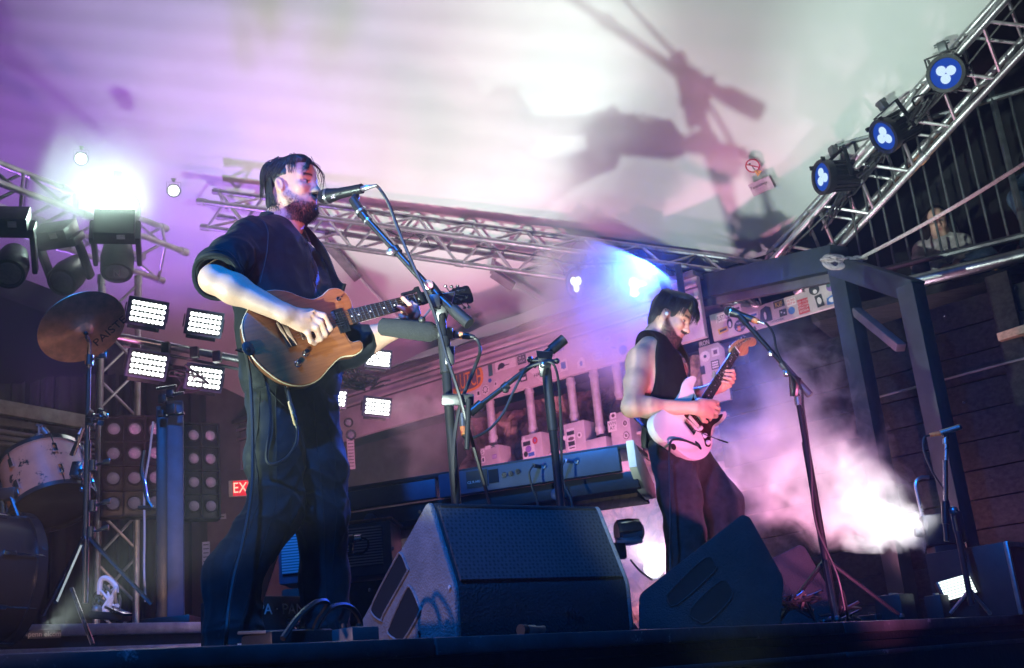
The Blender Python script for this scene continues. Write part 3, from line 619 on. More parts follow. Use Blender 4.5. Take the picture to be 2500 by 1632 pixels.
# rope with chain
rp = thing('rope', 'taut pale rope ending in a knotted chain on the steel frame', 'rope', P(2020, 632, 6.8))
mat('rope_fibre', (.50, .42, .42), .85, 0, .3, 60, .6, 300); 
ra, rb_ = P(2106, 628, 6.72), P(2560, 362, 5.6)
MB().path([ra.lerp(rb_, i/24.)-UP*.02*math.sin(math.pi*i/24) for i in range(25)], .0115, 8).build('line', 'rope_fibre', rp)
for i in range(9):
    c = P(2016+i*11, 634-3*math.sin(i*.8)-(2 if i > 5 else 0), 6.74); d = (P(2120, 626, 6.72)-P(2010, 634, 6.76)).normalized(); s_ = UP if i % 2 else d.cross(UP).normalized()
    pts = [c+d*(.030*math.cos(a))+s_*(.019*math.sin(a)) for a in [2*math.pi*k/14 for k in range(15)]]; MB().path(pts, .0075, 6, False).build('chain_link', 'rope_fibre', rp)
for i in range(3):
    c = P(2030+i*6, 640, 6.76); MB().path([c+Vector((math.cos(a)*.05, .05*math.sin(a)*.6, .055*math.sin(a))) for a in [2*math.pi*k/16 for k in range(17)]], .011, 6, False).build('lashing', 'rope_fibre', rp)
# ================================================================== people and guitars
def npv(v): return np.array(v, float)
def head_field(F, O, f, u, sc, beard=1.):
    """O: head centre; f forward, u up; returns the local-to-world map and axes"""
    f = Vector(f).normalized(); u = Vector(u); u = (u-f*u.dot(f)).normalized(); l = u.cross(f)
    A = np.stack([npv(f), npv(l), npv(u)], 1)
    def T(a, b, c): return npv(O)+A@(np.array([a, b, c])*sc)
    def e(c, r, k=.02, op='u', B=None): F.ell(T(*c), np.array(r)*sc, A if B is None else A@B, k*sc, op)
    def cp(a, b, ra, rb, k=.02, op='u'): F.cap(T(*a), T(*b), ra*sc, rb*sc, k*sc, op)
    e((-.020, 0, .040), (.100, .079, .094), .02); e((.030, 0, .050), (.062, .064, .062), .03)
    e((.034, 0, -.030), (.056, .056, .088), .03)
    for s in (-1, 1):
        cp((-.004, s*.056, -.058), (.062, s*.022, -.108), .022, .018, .03)       # jaw
        e((.062, s*.040, -.026), (.024, .022, .022), .025)                        # cheekbone
        cp((.082, s*.012, .024), (.066, s*.048, .022), .0125, .011, .014)         # brow
        cp((.0865, s*.020, .001), (.080, s*.046, .000), .0115, .009, .008, 's')     # socket
        e((.069, s*.031, .001), (.0145, .0165, .0125), .004)                      # eyeball and lids
        cp((.082, s*.018, .0115), (.072, s*.046, .0095), .0042, .0035, .005)        # upper lid
        cp((.081, s*.018, -.0095), (.072, s*.045, -.008), .0036, .003, .005)        # lower lid
        e((.097, s*.0125, -.040), (.0125, .0075, .008), .008)                     # nostril wing
        e((.098, s*.0085, -.0475), (.0055, .0032, .004), .003, 's')               # nostril
        B = np.array([[.94, .0, -.34], [0, 1, 0], [.34, 0, .94]])
        e((-.016, s*.080, -.010), (.019, .009, .034), .006, 'u', B); e((-.012, s*.089, -.006), (.010, .008, .022), .005, 's', B)
        e((-.020, s*.0845, -.008), (.0045, .004, .018), .005, 'u', B)
    cp((.086, 0, .016), (.1085, 0, -.034), .0095, .0125, .014); e((.1105, 0, -.0375), (.013, .0125, .011), .01)
    e((.080, 0, -.072), (.017, .028, .020), .02)
    cp((.091, -.015, -.0655), (.091, .015, -.0655), .0066, .0066, .006); e((.096, 0, -.0645), (.007, .012, .006), .006)
    e((.092, 0, -.078), (.008, .019, .0068), .006)
    cp((.094, -.02, -.0715), (.094, .02, -.0715), .0024, .0024, .003, 's')
    e((.074, 0, -.106), (.021, .023, .020), .02)
    return T, A
def head_colors(V, O, A, sc, skin, hairc, brow=True, bf=1.):
    q = (V-npv(O))@A/sc; x, y, z = q.T; c = np.tile(np.array(skin), (len(V), 1))
    def mixin(w, col): 
        w = np.clip(w, 0, 1)[:, None]; c[:] = c*(1-w)+np.array(col)*w
    inh = (x*x+y*y+z*z < .19**2)
    ss = lambda a, b, v: np.clip((v-a)/(b-a), 0, 1)
    w = inh*ss(.018, .004, np.hypot((z+.0645), 0)*1.)*0
    lips = inh*(x > .083)*ss(.024, .017, np.abs(y))*ss(.0125, .008, np.abs(z+.0715)); mixin(lips*.75, (.42, .15, .13))
    ears = inh*(np.abs(y) > .074)*(z < .03)*(z > -.05)*(x < .02); mixin(ears*.3, (.55, .22, .17))
    redn = inh*(x > .098)*(z < -.02)*(z > -.055); mixin(redn*.3, (.55, .25, .19))
    chk = inh*np.exp(-((x-.07)**2+(np.abs(y)-.04)**2+(z+.03)**2)/(.022**2)); mixin(chk*.22, (.6, .24, .19))
    line = .018-.085*np.clip((x+.02)/.1, 0, 1)      # upper limit of the beard runs from ear to lip
    b = inh*(z < line-.01)*ss(-.012, .012, x)*(z > -.16)
    b = b*ss(0, .016, line-.012-z)
    must = inh*(x > .075)*ss(.03, .02, np.abs(y))*(z < -.046)*(z > -.062); soul = inh*(x > .07)*(z < -.088)
    b = np.maximum(np.maximum(b*(x < .1)*(.42+.5*np.clip((-z-.07)/.04, 0, 1)), must*.7), soul*.75)*(1-lips); b = np.minimum(b*bf, 1.); rr = NR.uniform(.6, 1.1, len(V))
    mixin(b*rr*.92, hairc)
    if brow:
        bw = inh*(x > .055)*ss(.0075, .004, np.abs(z-.0265-.004*np.sin(np.abs(y)*60)))*(np.abs(y) > .012)*(np.abs(y) < .05); mixin(bw*.92, hairc)
    for s in (-1, 1):
        ex, ey = y-s*.031, z-.0005
        eye = inh*(x > .068)*(np.abs(ex) < .0125)*(np.abs(ey) < .0052*np.sqrt(np.clip(1-(ex/.0125)**2, 0, 1))+.0008); mixin(eye*1., (.5, .46, .43))
        ir = inh*(x > .07)*(np.hypot(y-s*.030-.001, ey) < .0062); mixin(ir*eye*1., (.02, .015, .012))
        ls = inh*(x > .066)*(np.abs(ex) < .0145)*ss(.0035, .001, np.abs(ey-.0058)); mixin(ls*.8, (.03, .02, .02))
    c *= np.where(inh, 1., 1.)[:, None]
    return c, b, q
def strands(name, roots, parent, m, w=.0012):
    """roots: list of point lists; thin three-sided tapered hairs in one mesh"""
    vs = []; fs = []
    for pts in roots:
        n = len(pts); base = len(vs)
        for i, p in enumerate(pts):
            d = npv(pts[min(i+1, n-1)])-npv(pts[max(i-1, 0)]); d /= np.linalg.norm(d)+1e-9
            a = np.cross(d, [0.3, .8, .5]); a /= np.linalg.norm(a)+1e-9; b2 = np.cross(d, a); r = w*(1-.85*(i/(n-1))**2)
            for t in (0, 2.094, 4.189): vs.append(npv(p)+(a*math.cos(t)+b2*math.sin(t))*r)
        for i in range(n-1):
            for j in range(3):
                k = base+i*3; fs.append((k+j, k+(j+1) % 3, k+3+(j+1) % 3, k+3+j))
    me = bpy.data.meshes.new(name); me.from_pydata([tuple(v) for v in vs], [], fs); me.update()
    me.polygons.foreach_set('use_smooth', [True]*len(me.polygons))
    return link(name, me, m, parent)
mat('skin', (1, 1, 1), .48, 0, .10, 40, .12, 260, attr='Col', spec=.45)
for n in ('skin',):
    b = MATS[n].node_tree.nodes['Principled BSDF']; b.inputs['Subsurface Weight'].default_value = .12; b.inputs['Subsurface Radius'].default_value = (.012, .005, .003); b.inputs['Subsurface Scale'].default_value = 1.
mat('hair_dark', (.016, .012, .011), .42, 0, .3, 60, .4, 200, spec=.6)
mat('shirt_black', (.011, .013, .017), .62, 0, .25, 30, .12, 500, sheen=.05)
mat('trouser_black', (.012, .014, .017), .65, 0, .25, 22, .12, 500, sheen=.05)
mat('tank_black', (.007, .007, .009), .85, 0, .25, 30, .12, 500)
mat('denim', (.030, .032, .036), .85, 0, .35, 26, .3, 420, sheen=.1)
mat('boot', (.014, .013, .013), .4, 0, .3, 20)
SKIN = (.62, .36, .27)
for n_ in ('shirt_black', 'trouser_black', 'tank_black', 'denim'): MATS[n_].node_tree.nodes['Principled BSDF'].inputs['Specular IOR Level'].default_value = .14
from mathutils.bvhtree import BVHTree
def surf(me):
    return BVHTree.FromPolygons([v.co.copy() for v in me.vertices], [tuple(p.vertices) for p in me.polygons])
def seam(name, bv, pts, dirs, par, m, r=.0022, off=.0005):
    """a stitched line laid on the cloth: rays shot at the axis points pts from the side dirs"""
    out = []
    for p_, d_ in zip(pts, dirs):
        d_ = Vector(d_).normalized(); h = bv.ray_cast(Vector(p_)+d_*.45, -d_)
        if h[0] is not None: out.append(h[0]+d_*off)
    if len(out) > 2: return MB().path(out, r, 5).build(name, m, par)
# ------------------------------------------------------------------ guitar planes
def gplane(bx, nx, tilt):
    O = P(*bx); N = P(*nx); t = (N-O).normalized(); n = Vector((t.y, -t.x, 0)).normalized()+Vector((0, 0, tilt)); n = (n-t*n.dot(t)).normalized()
    return O, t, n.cross(t), n, (N-O).length
G1 = gplane((716, 812, 3.60), (1064, 722, 3.86), .10)
G2 = gplane((1679, 1043, 5.30), (1796, 857, 5.66), .12)
def gp(G, px, py, off=0.): return PL(px, py, G[0], G[3], off)
def gl(G, px, py):
    p = gp(G, px, py)-G[0]; return (p.dot(G[1]), p.dot(G[2]))
def gw(G, a, b, c): return G[0]+G[1]*a+G[2]*b+G[3]*c
mat('guitar_wood', (.38, .125, .042), .34, 0, 0, 5, .08, 30, coat=.6, stretch=(1, 14, 1), col2=(.21, .060, .020))
mat('guitar_side', (.16, .06, .025), .35, 0, .3, 10, coat=.5)
mat('guitar_binding', (.60, .50, .36), .35, 0, .15, 20, coat=.4)
mat('fretboard', (.018, .011, .009), .45, 0, .4, 30, stretch=(1, 8, 1))
mat('guitar_white', (.72, .70, .66), .22, 0, .06, 6, coat=.8, rvar=.06)
mat('tortoise', (.05, .012, .008), .2, 0, 0, 55, coat=.6, col2=(.008, .004, .004))
mat('maple', (.50, .27, .11), .32, 0, .25, 12, coat=.5, stretch=(1, 10, 1))
mat('string', (.8, .78, .74), .25, 1, .05, 20)
mat('pearl', (.75, .74, .7), .3, 0, .1, 40)
mat('headstock_black', (.012, .012, .013), .2, 0, .2, 20, coat=.7)
mat('leather', (.022, .018, .016), .5, 0, .4, 40, .2, 150)
mat('jack_tan', (.62, .40, .2), .5, 0, .2, 30)
def build_guitar(G, name, label, body_px, side_m, face_m, binding, neck_w, nfret, head_px, six, tuner_px, fb_end, frets_from=1):
    O, t, b, n, SLn = G
    g = thing(name, label, 'guitar', M=frame(O, t, n))
    out = [gl(G, *q) for q in body_px]; sm = [tuple(q) for q in spline(out, 6, True)]
    th = .042
    MB().prism(sm, O, t, b, -th, -.003, .006).build('body', side_m, g)
    MB().prism(sm, O, t, b, -.003, .002, .0045).build('top', face_m, g, angle=50)
    if binding:
        MB().path([gw(G, p[0], p[1], -.0035) for p in sm]+[gw(G, *sm[0], -.0035)], .0032, 6, False).build('binding', 'guitar_binding', g)
    w0, w1 = neck_w; x0, x1 = fb_end, SLn
    # neck with a rounded back, fretboard on top
    nk = MB(); rings = []
    for i in range(9):
        s = i/8; x = x0-.02+(x1-x0+.03)*s; w = (w0+(w1-w0)*s)/2
        rings.append([gw(G, x, -w*math.cos(a), .004-.020*math.sin(a)) for a in [math.pi*j/8 for j in range(9)]])
    vs = [p for r in rings for p in r]; fs = [(i*9+j, i*9+j+1, (i+1)*9+j+1, (i+1)*9+j) for i in range(8) for j in range(8)]
    fs += [(i*9+8, i*9, (i+1)*9, (i+1)*9+8) for i in range(8)]+[tuple(range(9)), tuple(reversed(range(72, 81)))]
    nk.add(vs, fs).build('neck', 'maple' if six else 'guitar_side', g)
    fb = MB(); fb.prism([(x0, -w0/2), (x1, -w1/2), (x1, w1/2), (x0, w0/2)], O, t, b, .0045, .0105, .0008); fbo = fb.build('fretboard', 'fretboard', g)
    for k in range(frets_from, nfret+1):
        x = SLn*2**(-k/12.)
        if x < x0: break
        w = w1+(w0-w1)*(x1-x)/(x1-x0)
        MB().tube(gw(G, x, -w/2+.001, .0110), gw(G, x, w/2-.001, .0110), .0016, n=5).build('fret', 'string', fbo)
    for k in (3, 5, 7, 9, 12, 15, 17, 19):
        x = SLn*(2**(-k/12.)+2**(-(k-1)/12.))/2
        if x < x0 or k > nfret: continue
        MB().lathe(gw(G, x, 0, .0103), n, [(0, .0032), (.0006, .003)], 8).build('inlay', 'pearl', fbo)
    MB().obox(gw(G, x1+.002, -w1/2, .009), gw(G, x1+.002, w1/2, .009), .004, .009, n, .0008).build('nut', 'pearl', g)
    hp = [gl(G, *q) for q in head_px]; hs = [tuple(q) for q in spline(hp, 4, True)]
    ho = MB().prism(hs, O, t, b, -.016, -.001, .0025).build('headstock', 'maple' if six else 'headstock_black', g)
    posts = []
    for (pp, tp) in tuner_px:
        a = gl(G, *pp); c = gl(G, *tp); posts.append(a)
        m = MB(); m.lathe(gw(G, *a, -.002), n, [(0, .0055), (.003, .0055), (.003, .003), (.012, .003), (.012, .0022)], 8)
        m.tube(gw(G, *a, -.011), gw(G, *c, -.011), .0022, n=6)
        d = (gw(G, *c, 0)-gw(G, *a, 0)).normalized(); m.sphere(gw(G, *c, -.011)+d*.004, (.0075, .0075, .0055), 8)
        m.build('tuner', 'chrome', g)
    ys = [(-.5+i/5.) for i in range(6)]
    for i in range(6):
        a = gw(G, -.006, ys[i]*.052, .013); c = gw(G, x1, ys[i]*w1*.78, .0125); pa = posts[i] if i < len(posts) else (x1+.05, 0)
        m = MB(); m.path([a, c, gw(G, pa[0], pa[1], .006)], .0005+.00035*(i/5.), 4); m.build('string', 'string', g)
    return g
body1 = [(600, 768), (592, 800), (600, 838), (618, 872), (650, 905), (690, 932), (735, 941), (775, 928), (806, 895), (832, 872), (866, 866), (884, 852), (880, 834),
         (858, 836), (845, 820), (836, 798), (846, 770), (858, 748), (848, 722), (826, 706), (804, 708), (785, 724), (762, 732), (735, 726), (700, 713), (662, 710), (630, 724)]
SK = [(1096, 715), (1106, 704), (1126, 700), (1145, 699), (1157, 735), (1137, 738), (1118, 744), (1104, 741), (1068, 736), (1064, 709)]
tun1 = [((1102, 712), (1092, 698)), ((1118, 710), (1107, 699)), ((1134, 708), (1122, 698)), ((1112, 737), (1122, 751)), ((1125, 732), (1136, 747)), ((1139, 726), (1147, 745))]
g1 = build_guitar(G1, 'electric_guitar', 'natural brown wood single-cutaway electric guitar played by the man in the dark shirt', body1, 'guitar_side', 'guitar_wood', True,
                  (.054, .043), 22, SK, False, tun1, gl(G1, 856, 782)[0])
def gbox(G, g, name, m, px, size, z0, rot=0., bev=.001, world=True):
    a = gl(G, *px); t, b, n = G[1], G[2], G[3]; c, s = math.cos(rot), math.sin(rot); x = t*c+b*s; y = b*c-t*s
    M = frame(gw(G, *a, z0), x, n); return MB().box((0, 0, size[2]/2), size, M, bev).build(name, m, g)
pk = gbox(G1, g1, 'pickup', 'headstock_black', (832, 786), (.040, .086, .008), .002)
gbox(G1, g1, 'pickup_ring', 'aluminium', (813, 774), (.008, .030, .010), .002)
for s in (-1, 1):
    a = gl(G1, 832, 786); MB().tube(gw(G1, a[0]+s*.008, -.032+a[1], .0105), gw(G1, a[0]+s*.008, .032+a[1], .0105), .0022, n=6).build('pole_strip', 'chrome', pk)
br = gbox(G1, g1, 'bridge', 'chrome', (703, 818), (.016, .095, .010), .002, .1, .003)
gbox(G1, g1, 'tailpiece', 'chrome', (690, 822), (.012, .098, .014), .002, .1, .004)
gbox(G1, g1, 'bridge_pickup', 'chrome', (737, 806), (.030, .076, .008), .002, 0, .002)
for q in ((745, 864), (727, 890)):
    a = gl(G1, *q); MB().lathe(gw(G1, *a, .002), G1[3], [(0, .013), (.004, .012), (.006, .0095), (.018, .009), (.021, .0075), (.0215, .003)], 16).build('knob', 'chrome', g1)
a = gl(G1, 826, 732); m = MB(); m.lathe(gw(G1, *a, .002), G1[3], [(0, .008), (.004, .008)], 12); m.tube(gw(G1, *a, .004), gw(G1, a[0]+.006, a[1], .022), .002, .0032, 8); m.build('toggle_switch', 'chrome', g1)
# strap and strap button
m = MB(); pts = [gp(G1, 596, 842, -.02), gp(G1, 604, 862, .004), gp(G1, 606, 838, .006), gp(G1, 592, 810, -.03)]
a = gp(G1, 604, 852, .006)
MB().prism([(math.cos(q)*.020, math.sin(q)*.026) for q in [i*.4488 for i in range(14)]], gp(G1, 605, 853, .002), G1[1], G1[2], 0, .005, .001).build('strap_end', 'leather', g1)
MB().lathe(gp(G1, 604, 855, .006), G1[3], [(0, .006), (.003, .007), (.006, .006), (.0065, .002)], 12).build('strap_button', 'chrome', g1)
# capo
a = gl(G1, 1030, 727); m = MB(); M = frame(gw(G1, a[0]-.012, a[1], .016), G1[2], G1[3]); m.box((0, 0, 0), (.066, .014, .010), M, .003)
m.box((.034, 0, -.020), (.010, .018, .045), M, .003); m.box((.030, .028, -.020), (.012, .06, .012), M, .004); m.build('capo', 'black_metal', g1)
# cable plug
MB().path([gp(G1, 706, 934, -.03), gp(G1, 708, 948, -.03)], .008, 10).build('jack_plate', 'chrome', g1)
# ------------------------------------------------------------------ second guitar
body2 = [(1594, 1030), (1598, 1050), (1612, 1071), (1633, 1086), (1653, 1100), (1677, 1118), (1696, 1124), (1717, 1119), (1732, 1103), (1739, 1083), (1739, 1060), (1745, 1043),
         (1760, 1033), (1772, 1018), (1771, 1005), (1761, 1007), (1744, 1011), (1726, 1002), (1712, 985), (1698, 966), (1692, 946), (1699, 928), (1694, 919), (1680, 922), (1666, 936), (1659, 962), (1645, 984), (1618, 1000), (1600, 1014)]
hd2 = [(1783, 849), (1790, 838), (1806, 829), (1822, 826), (1836, 823), (1847, 830), (1846, 842), (1838, 845), (1829, 846), (1827, 862), (1815, 868), (1803, 862), (1793, 866), (1785, 859)]
tun2 = [((1799, 843), (1789, 842)), ((1804, 839), (1797, 837)), ((1810, 836), (1803, 833)), ((1815, 834), (1810, 829)), ((1821, 831), (1816, 825)), ((1828, 829), (1823, 821))]
g2 = build_guitar(G2, 'electric_guitar', 'white double-cutaway electric guitar with tortoiseshell pickguard held by the man in the tank top', body2, 'guitar_white', 'guitar_white', False,
                  (.056, .043), 21, hd2, True, tun2, gl(G2, 1712, 990)[0])
pg = [tuple(q) for q in spline([gl(G2, *q) for q in [(1688, 1032), (1702, 1046), (1716, 1070), (1722, 1090), (1733, 1089), (1734, 1060), (1739, 1041), (1755, 1028), (1763, 1012), (1742, 1016), (1722, 1006), (1703, 985), (1692, 972), (1694, 960), (1684, 985), (1668, 1012)]], 4, True)]
pgo = MB().prism(pg, G2[0], G2[1], G2[2], .002, .0045, .0008).build('pickguard', 'tortoise', g2)
gbox(G2, g2, 'bridge', 'chrome', (1681, 1045), (.030, .078, .010), .002, 0, .002)
for q in ((1690, 1030), (1700, 1013), (1710, 998)): gbox(G2, g2, 'pickup', 'white_plastic', q, (.018, .072, .008), .004, .1 if q[0] == 1690 else 0, .003)
for q in ((1707, 1047), (1718, 1065), (1726, 1082)):
    a = gl(G2, *q); MB().lathe(gw(G2, *a, .0045), G2[3], [(0, .013), (.003, .0125), (.010, .009), (.013, .0085)], 14).build('knob', 'white_plastic', g2)
a = gl(G2, 1704, 1088); m = MB(); m.sphere(gw(G2, *a, .003), (.012, .026, .004), 12, frame((0, 0, 0), G2[1], G2[3]).to_3x3()); m.build('jack_plate', 'chrome', g2)
m = MB(); m.path([gw(G2, *gl(G2, 1690, 1052), .014), gw(G2, *gl(G2, 1715, 1068), .03), gw(G2, *gl(G2, 1738, 1078), .035)], .0025, 6); m.path([gw(G2, *gl(G2, 1738, 1078), .035), gw(G2, *gl(G2, 1763, 1086), .034)], [.0035, .0045], 8); m.build('tremolo_arm', 'chrome', g2)
m = MB(); m.lathe(gp(G2, 1643, 1092, .002), G2[3], [(0, .016), (.004, .015), (.005, .006)], 14); m.build('strap_end', 'leather', g2)
# ------------------------------------------------------------------ the singer
def arm(F, S, E, W, r=(.058, .052, .043, .046, .030), k=.03):
    S, E, W = npv(S), npv(E), npv(W); m1 = S+(E-S)*.5; m2 = E+(W-E)*.28
    F.chain([S, m1, E, m2, W], r, k)
def fingers(F, fs, k=.006):
    for pts, r in fs:
        n = len(pts); F.chain(pts, [r*(1-.28*i/(n-1)) for i in range(n)], k)
up = Vector((0, 0, 1))
def singer():
    p = thing('person', 'bearded man in a dark rolled-sleeve shirt singing into the microphone and playing the brown guitar', 'person', FL(690, 1633))
    fac = Vector((.80, -.60, 0)); rt = Vector((-.60, -.80, 0))
    NB = P(684, 545, 3.93); HO = P(718, 461, 3.90); hf = Vector((.92, -.38, -.03)); sc = .92
    SR = P(606, 594, 3.74); SL = NB+(NB-SR)*.95; SL.z = SR.z+.01
    ER = P(522, 682, 3.54); WR = gp(G1, 688, 786, .060)
    EL = P(858, 850, 3.86); WL = P(1004, 786, 3.87)
    PV = P(712, 935, 3.80); CH = P(668, 690, 3.84)
    HR = PV+rt*.072; HL = PV-rt*.08; KR = P(674, 1240, 3.68); KL = P(786, 1260, 3.84); FR = P(572, 1600, 3.62); FLt = P(800, 1618, 3.92); FR.z = .07; FLt.z = .07
    allp = [NB, HO, SR, SL, ER, WR, EL, WL, PV, KR, KL, FR, FLt]
    lo = npv([min(q[i] for q in allp) for i in range(3)])-.22; hi = npv([max(q[i] for q in allp) for i in range(3)])+.24; lo[2] = -.01
    F = Field(lo, hi, .0042)
    T, A = head_field(F, HO, hf, (-.10, .05, 1), sc)
    F.cap(T(-.022, 0, -.03), npv(NB)-npv(up)*.02, .056, .064, .03); F.cap(T(.03, 0, -.10), npv(NB)+npv(fac)*.05-npv(up)*.05, .03, .04, .05)
    F.cap(npv(NB)-npv(up)*.02, SR, .05, .045, .05); F.cap(npv(NB)-npv(up)*.02, SL, .05, .045, .05)
    AX = np.stack([npv(rt), npv(fac), [0, 0, 1]], 1)
    F.ell(npv(CH), (.165, .105, .22), AX, .05); F.ell((npv(CH)+npv(PV))/2, (.145, .10, .2), AX, .05); F.ell(npv(PV), (.15, .10, .12), AX, .05)
    F.chain([HR, KR, npv(FR)], [.08, .055, .04], .03); F.chain([HL, KL, npv(FLt)], [.08, .055, .04], .03)
    arm(F, SR, ER, WR, (.054, .050, .044, .0475, .0305)); arm(F, SL, EL, WL)
    # right hand over the strings
    def g(x, y, o): return npv(gp(G1, x, y, o))
    F.cap(npv(WR), g(722, 797, .055), .031, .034, .02, flat=(npv(G1[3]), .72)); F.cap(g(722, 797, .055), g(748, 790, .052), .034, .030, .02, flat=(npv(G1[3]), .6)); F.cap(g(718, 797, .055), g(738, 812, .050), .03, .024, .02, flat=(npv(G1[3]), .6))
    fingers(F, [([g(750, 781, .056), g(776, 790, .062), g(797, 813, .040), g(786, 826, .022)], .0125), ([g(746, 791, .058), g(768, 806, .064), g(785, 827, .040), g(775, 836, .022)], .0125),
                ([g(739, 801, .056), g(758, 818, .060), g(774, 838, .036), g(763, 840, .020)], .0118), ([g(729, 809, .050), g(741, 829, .052), g(752, 843, .034), g(764, 846, .022)], .0102),
                ([g(722, 790, .045), g(752, 795, .032), g(776, 815, .024), g(789, 826, .020)], .0125)])
    # veins and tendons on the back of the hand and the forearm
    for a, b in (((722, 792), (752, 781)), ((722, 797), (748, 791)), ((722, 801), (741, 801))): F.cap(g(*a, .079), g(*b, .076), .003, .004, .008)
    # left hand round the neck
    F.cap(npv(WL), g(1006, 772, -.028), .028, .030, .02); F.cap(g(1002, 775, -.02), g(1012, 776, .008), .022, .016, .02)
    fingers(F, [([g(1010, 772, -.01), g(1004, 768, .020), g(992, 752, .030), g(979, 733, .017)], .0105), ([g(1004, 775, -.01), g(996, 772, .020), g(983, 764, .028), g(969, 754, .016)], .0105),
                ([g(1016, 768, -.01), g(1016, 772, .018), g(1010, 757, .028), g(1001, 743, .016)], .0102), ([g(1000, 778, -.01), g(988, 782, .012), g(978, 782, .022), g(972, 774, .014)], .0092),
                ([g(1004, 776, -.03), g(994, 752, -.032), g(988, 738, -.026)], .0125)])
    me, V = F.mesh('body'); cols, beard, q = head_colors(V, HO, A, sc, SKIN, (.05, .03, .024)); paint(me, cols)
    link('body', me, 'skin', p)
    # beard hairs
    r = np.random.RandomState(3); ii = np.nonzero(r.rand(len(beard)) < beard*1.1-.12)[0]; pts = []
    nrm = np.zeros((len(V), 3)); me.calc_loop_triangles() if False else None
    vn = np.zeros(len(V)*3, np.float32); me.vertex_normals.foreach_get('vector', vn); vn = vn.reshape(-1, 3)
    for i in r.choice(ii, min(2600, len(ii)), replace=False):
        low = np.clip((-q[i, 2]-.05)/.06, 0, 1)*np.clip((q[i, 0]-.01)/.05, 0, 1); L = .005+.011*low*r.uniform(.6, 1.3)
        d = vn[i]*.8+npv(up)*-.75+r.normal(0, .35, 3); d /= np.linalg.norm(d); pts.append([V[i], V[i]+d*L*.5, V[i]+d*L+np.array([0, 0, -L*.25])])
    strands('beard', pts, p, 'hair_dark', .0008)
    # hair: a shaped cap plus long swept strands
    Fh = Field(npv(HO)-.2, npv(HO)+.2, .0035)
    def he(c, rr, k=.02, op='u'): Fh.ell(T(*c), np.array(rr)*sc, A, k, op)
    he((-.026, 0, .044), (.103, .083, .098)); he((-.082, 0, -.040), (.030, .050, .060), .03); he((.035, -.01, .102), (.05, .055, .030), .03)
    he((.118, 0, .01), (.062, .2, .078), .012, 's'); he((.052, 0, -.085), (.075, .2, .085), .012, 's')
    for s in (-1, 1): he((-.004, s*.088, -.012), (.028, .035, .042), .01, 's')
    Fh.warp(waves(5, [npv(rt)], 190, .0022, 5, 1.5))
    hm, HV = Fh.mesh('hair'); hair = link('hair', hm, 'hair_dark', p)
    r = np.random.RandomState(8); S = []
    for i in range(620):                       # swept back and down over the side from a centre parting
        s = -1 if r.rand() < .62 else 1; x0 = r.uniform(-.10, .062); z0 = .137-.16*(max(0, abs(x0+.02)-.02))**1.0-.35*max(0, x0)**1.3; y0 = s*r.uniform(.0, .05); z0 -= y0*y0*8
        back = r.uniform(.005, .05); end = r.uniform(.015, .045) if x0 > -.05 else r.uniform(-.05, .0)
        c = [(x0, y0, z0), (x0-back*.5, s*(.060+r.normal(0, .004)), .098+r.normal(0, .01)), (x0-back-.01, s*(.081+r.normal(0, .003)), .058+r.normal(0, .010)), (x0-back-.030, s*(.081+r.normal(0, .004)), end)]
        if x0 > .03: c[2] = (x0-back*.6, s*(.070+r.normal(0, .004)), .064); c[3] = (x0-back*.5+.004, s*(.075+r.normal(0, .004)), r.uniform(.025, .055))
        c = [(max(w_[0], -.112-.012*r.rand()), w_[1]*(1 if w_[0] > -.1 else .75), w_[2]) for w_ in c]
        S.append([T(*w) for w in spline(c, 4)])
    for i in range(34):                        # loose fringe over the brow and on the far side of the face
        s = -1 if i % 3 else 1; c = [(.05+r.normal(0, .01), s*.01, .128), (.088+r.normal(0, .005), s*(.03+r.normal(0, .008)), .092), (.094+r.normal(0, .006), s*(.052+r.normal(0, .008)), .05), (.088+r.normal(0, .008), s*(.064+r.normal(0, .008)), .035+r.normal(0, .014)-(.08 if s > 0 else 0)*r.rand())]
        S.append([T(*w) for w in spline(c, 4)])
    for i in range(260):                       # back of the head down to the nape curls
        a = r.uniform(-1.3, 1.3); y = math.sin(a)*.083; x = -.026-math.cos(a)*.098
        c = [(x*.6-.01, y*.6, .135), (x, y, .06), (x+.002, y*1.0, -.02), (x*.86+r.normal(0, .005), y*.92, -.075), (x*.72+r.normal(0, .014), y*.85+r.normal(0, .012), -.105+r.normal(0, .014)), (x*.76+r.normal(0, .014), y*.85+r.normal(0, .012), -.122+r.normal(0, .012))]
        S.append([T(*w) for w in spline(c, 4)])
    strands('hair_strands', S, hair, 'hair_dark', .0014)
    # shirt
    lo2 = lo.copy(); lo2[2] = PV.z-.16; F = Field(lo2, hi, .005)
    ea = npv(ER)-npv(SR); cuff = npv(SR)+ea*.92
    F.chain([npv(SR)+npv(up)*-.002, npv(SR)+ea*.5, npv(SR)+ea*1.1], [.074, .078, .083], .03)
    F.warp(waves(12, [ea/np.linalg.norm(ea), ea/np.linalg.norm(ea)+npv(up)*.6], 62, .0075, 6, .9))
    F.cap(npv(SR)+ea*.6, npv(SR)+ea*1.25, .060, .070, .004, 's'); F.half(cuff, ea, .004)
    el = npv(EL)-npv(SL); F.chain([npv(SL), npv(SL)+el*.5, npv(SL)+el*.98], [.070, .072, .07], .03)
    lw = npv(WL)-npv(EL); F.cap(npv(EL), npv(EL)+lw*.25, .066, .058, .02)
    F.ell(npv(CH)+npv(up)*.02, (.185, .125, .215), AX, .05); F.ell(npv(CH)+npv(up)*.06-npv(fac)*.03, (.16, .11, .17), AX, .05)
    F.cap(npv(NB)-npv(up)*.035, npv(SR)+npv(up)*.01, .062, .064, .05); F.cap(npv(NB)-npv(up)*.035, npv(SL)+npv(up)*.01, .062, .062, .05)
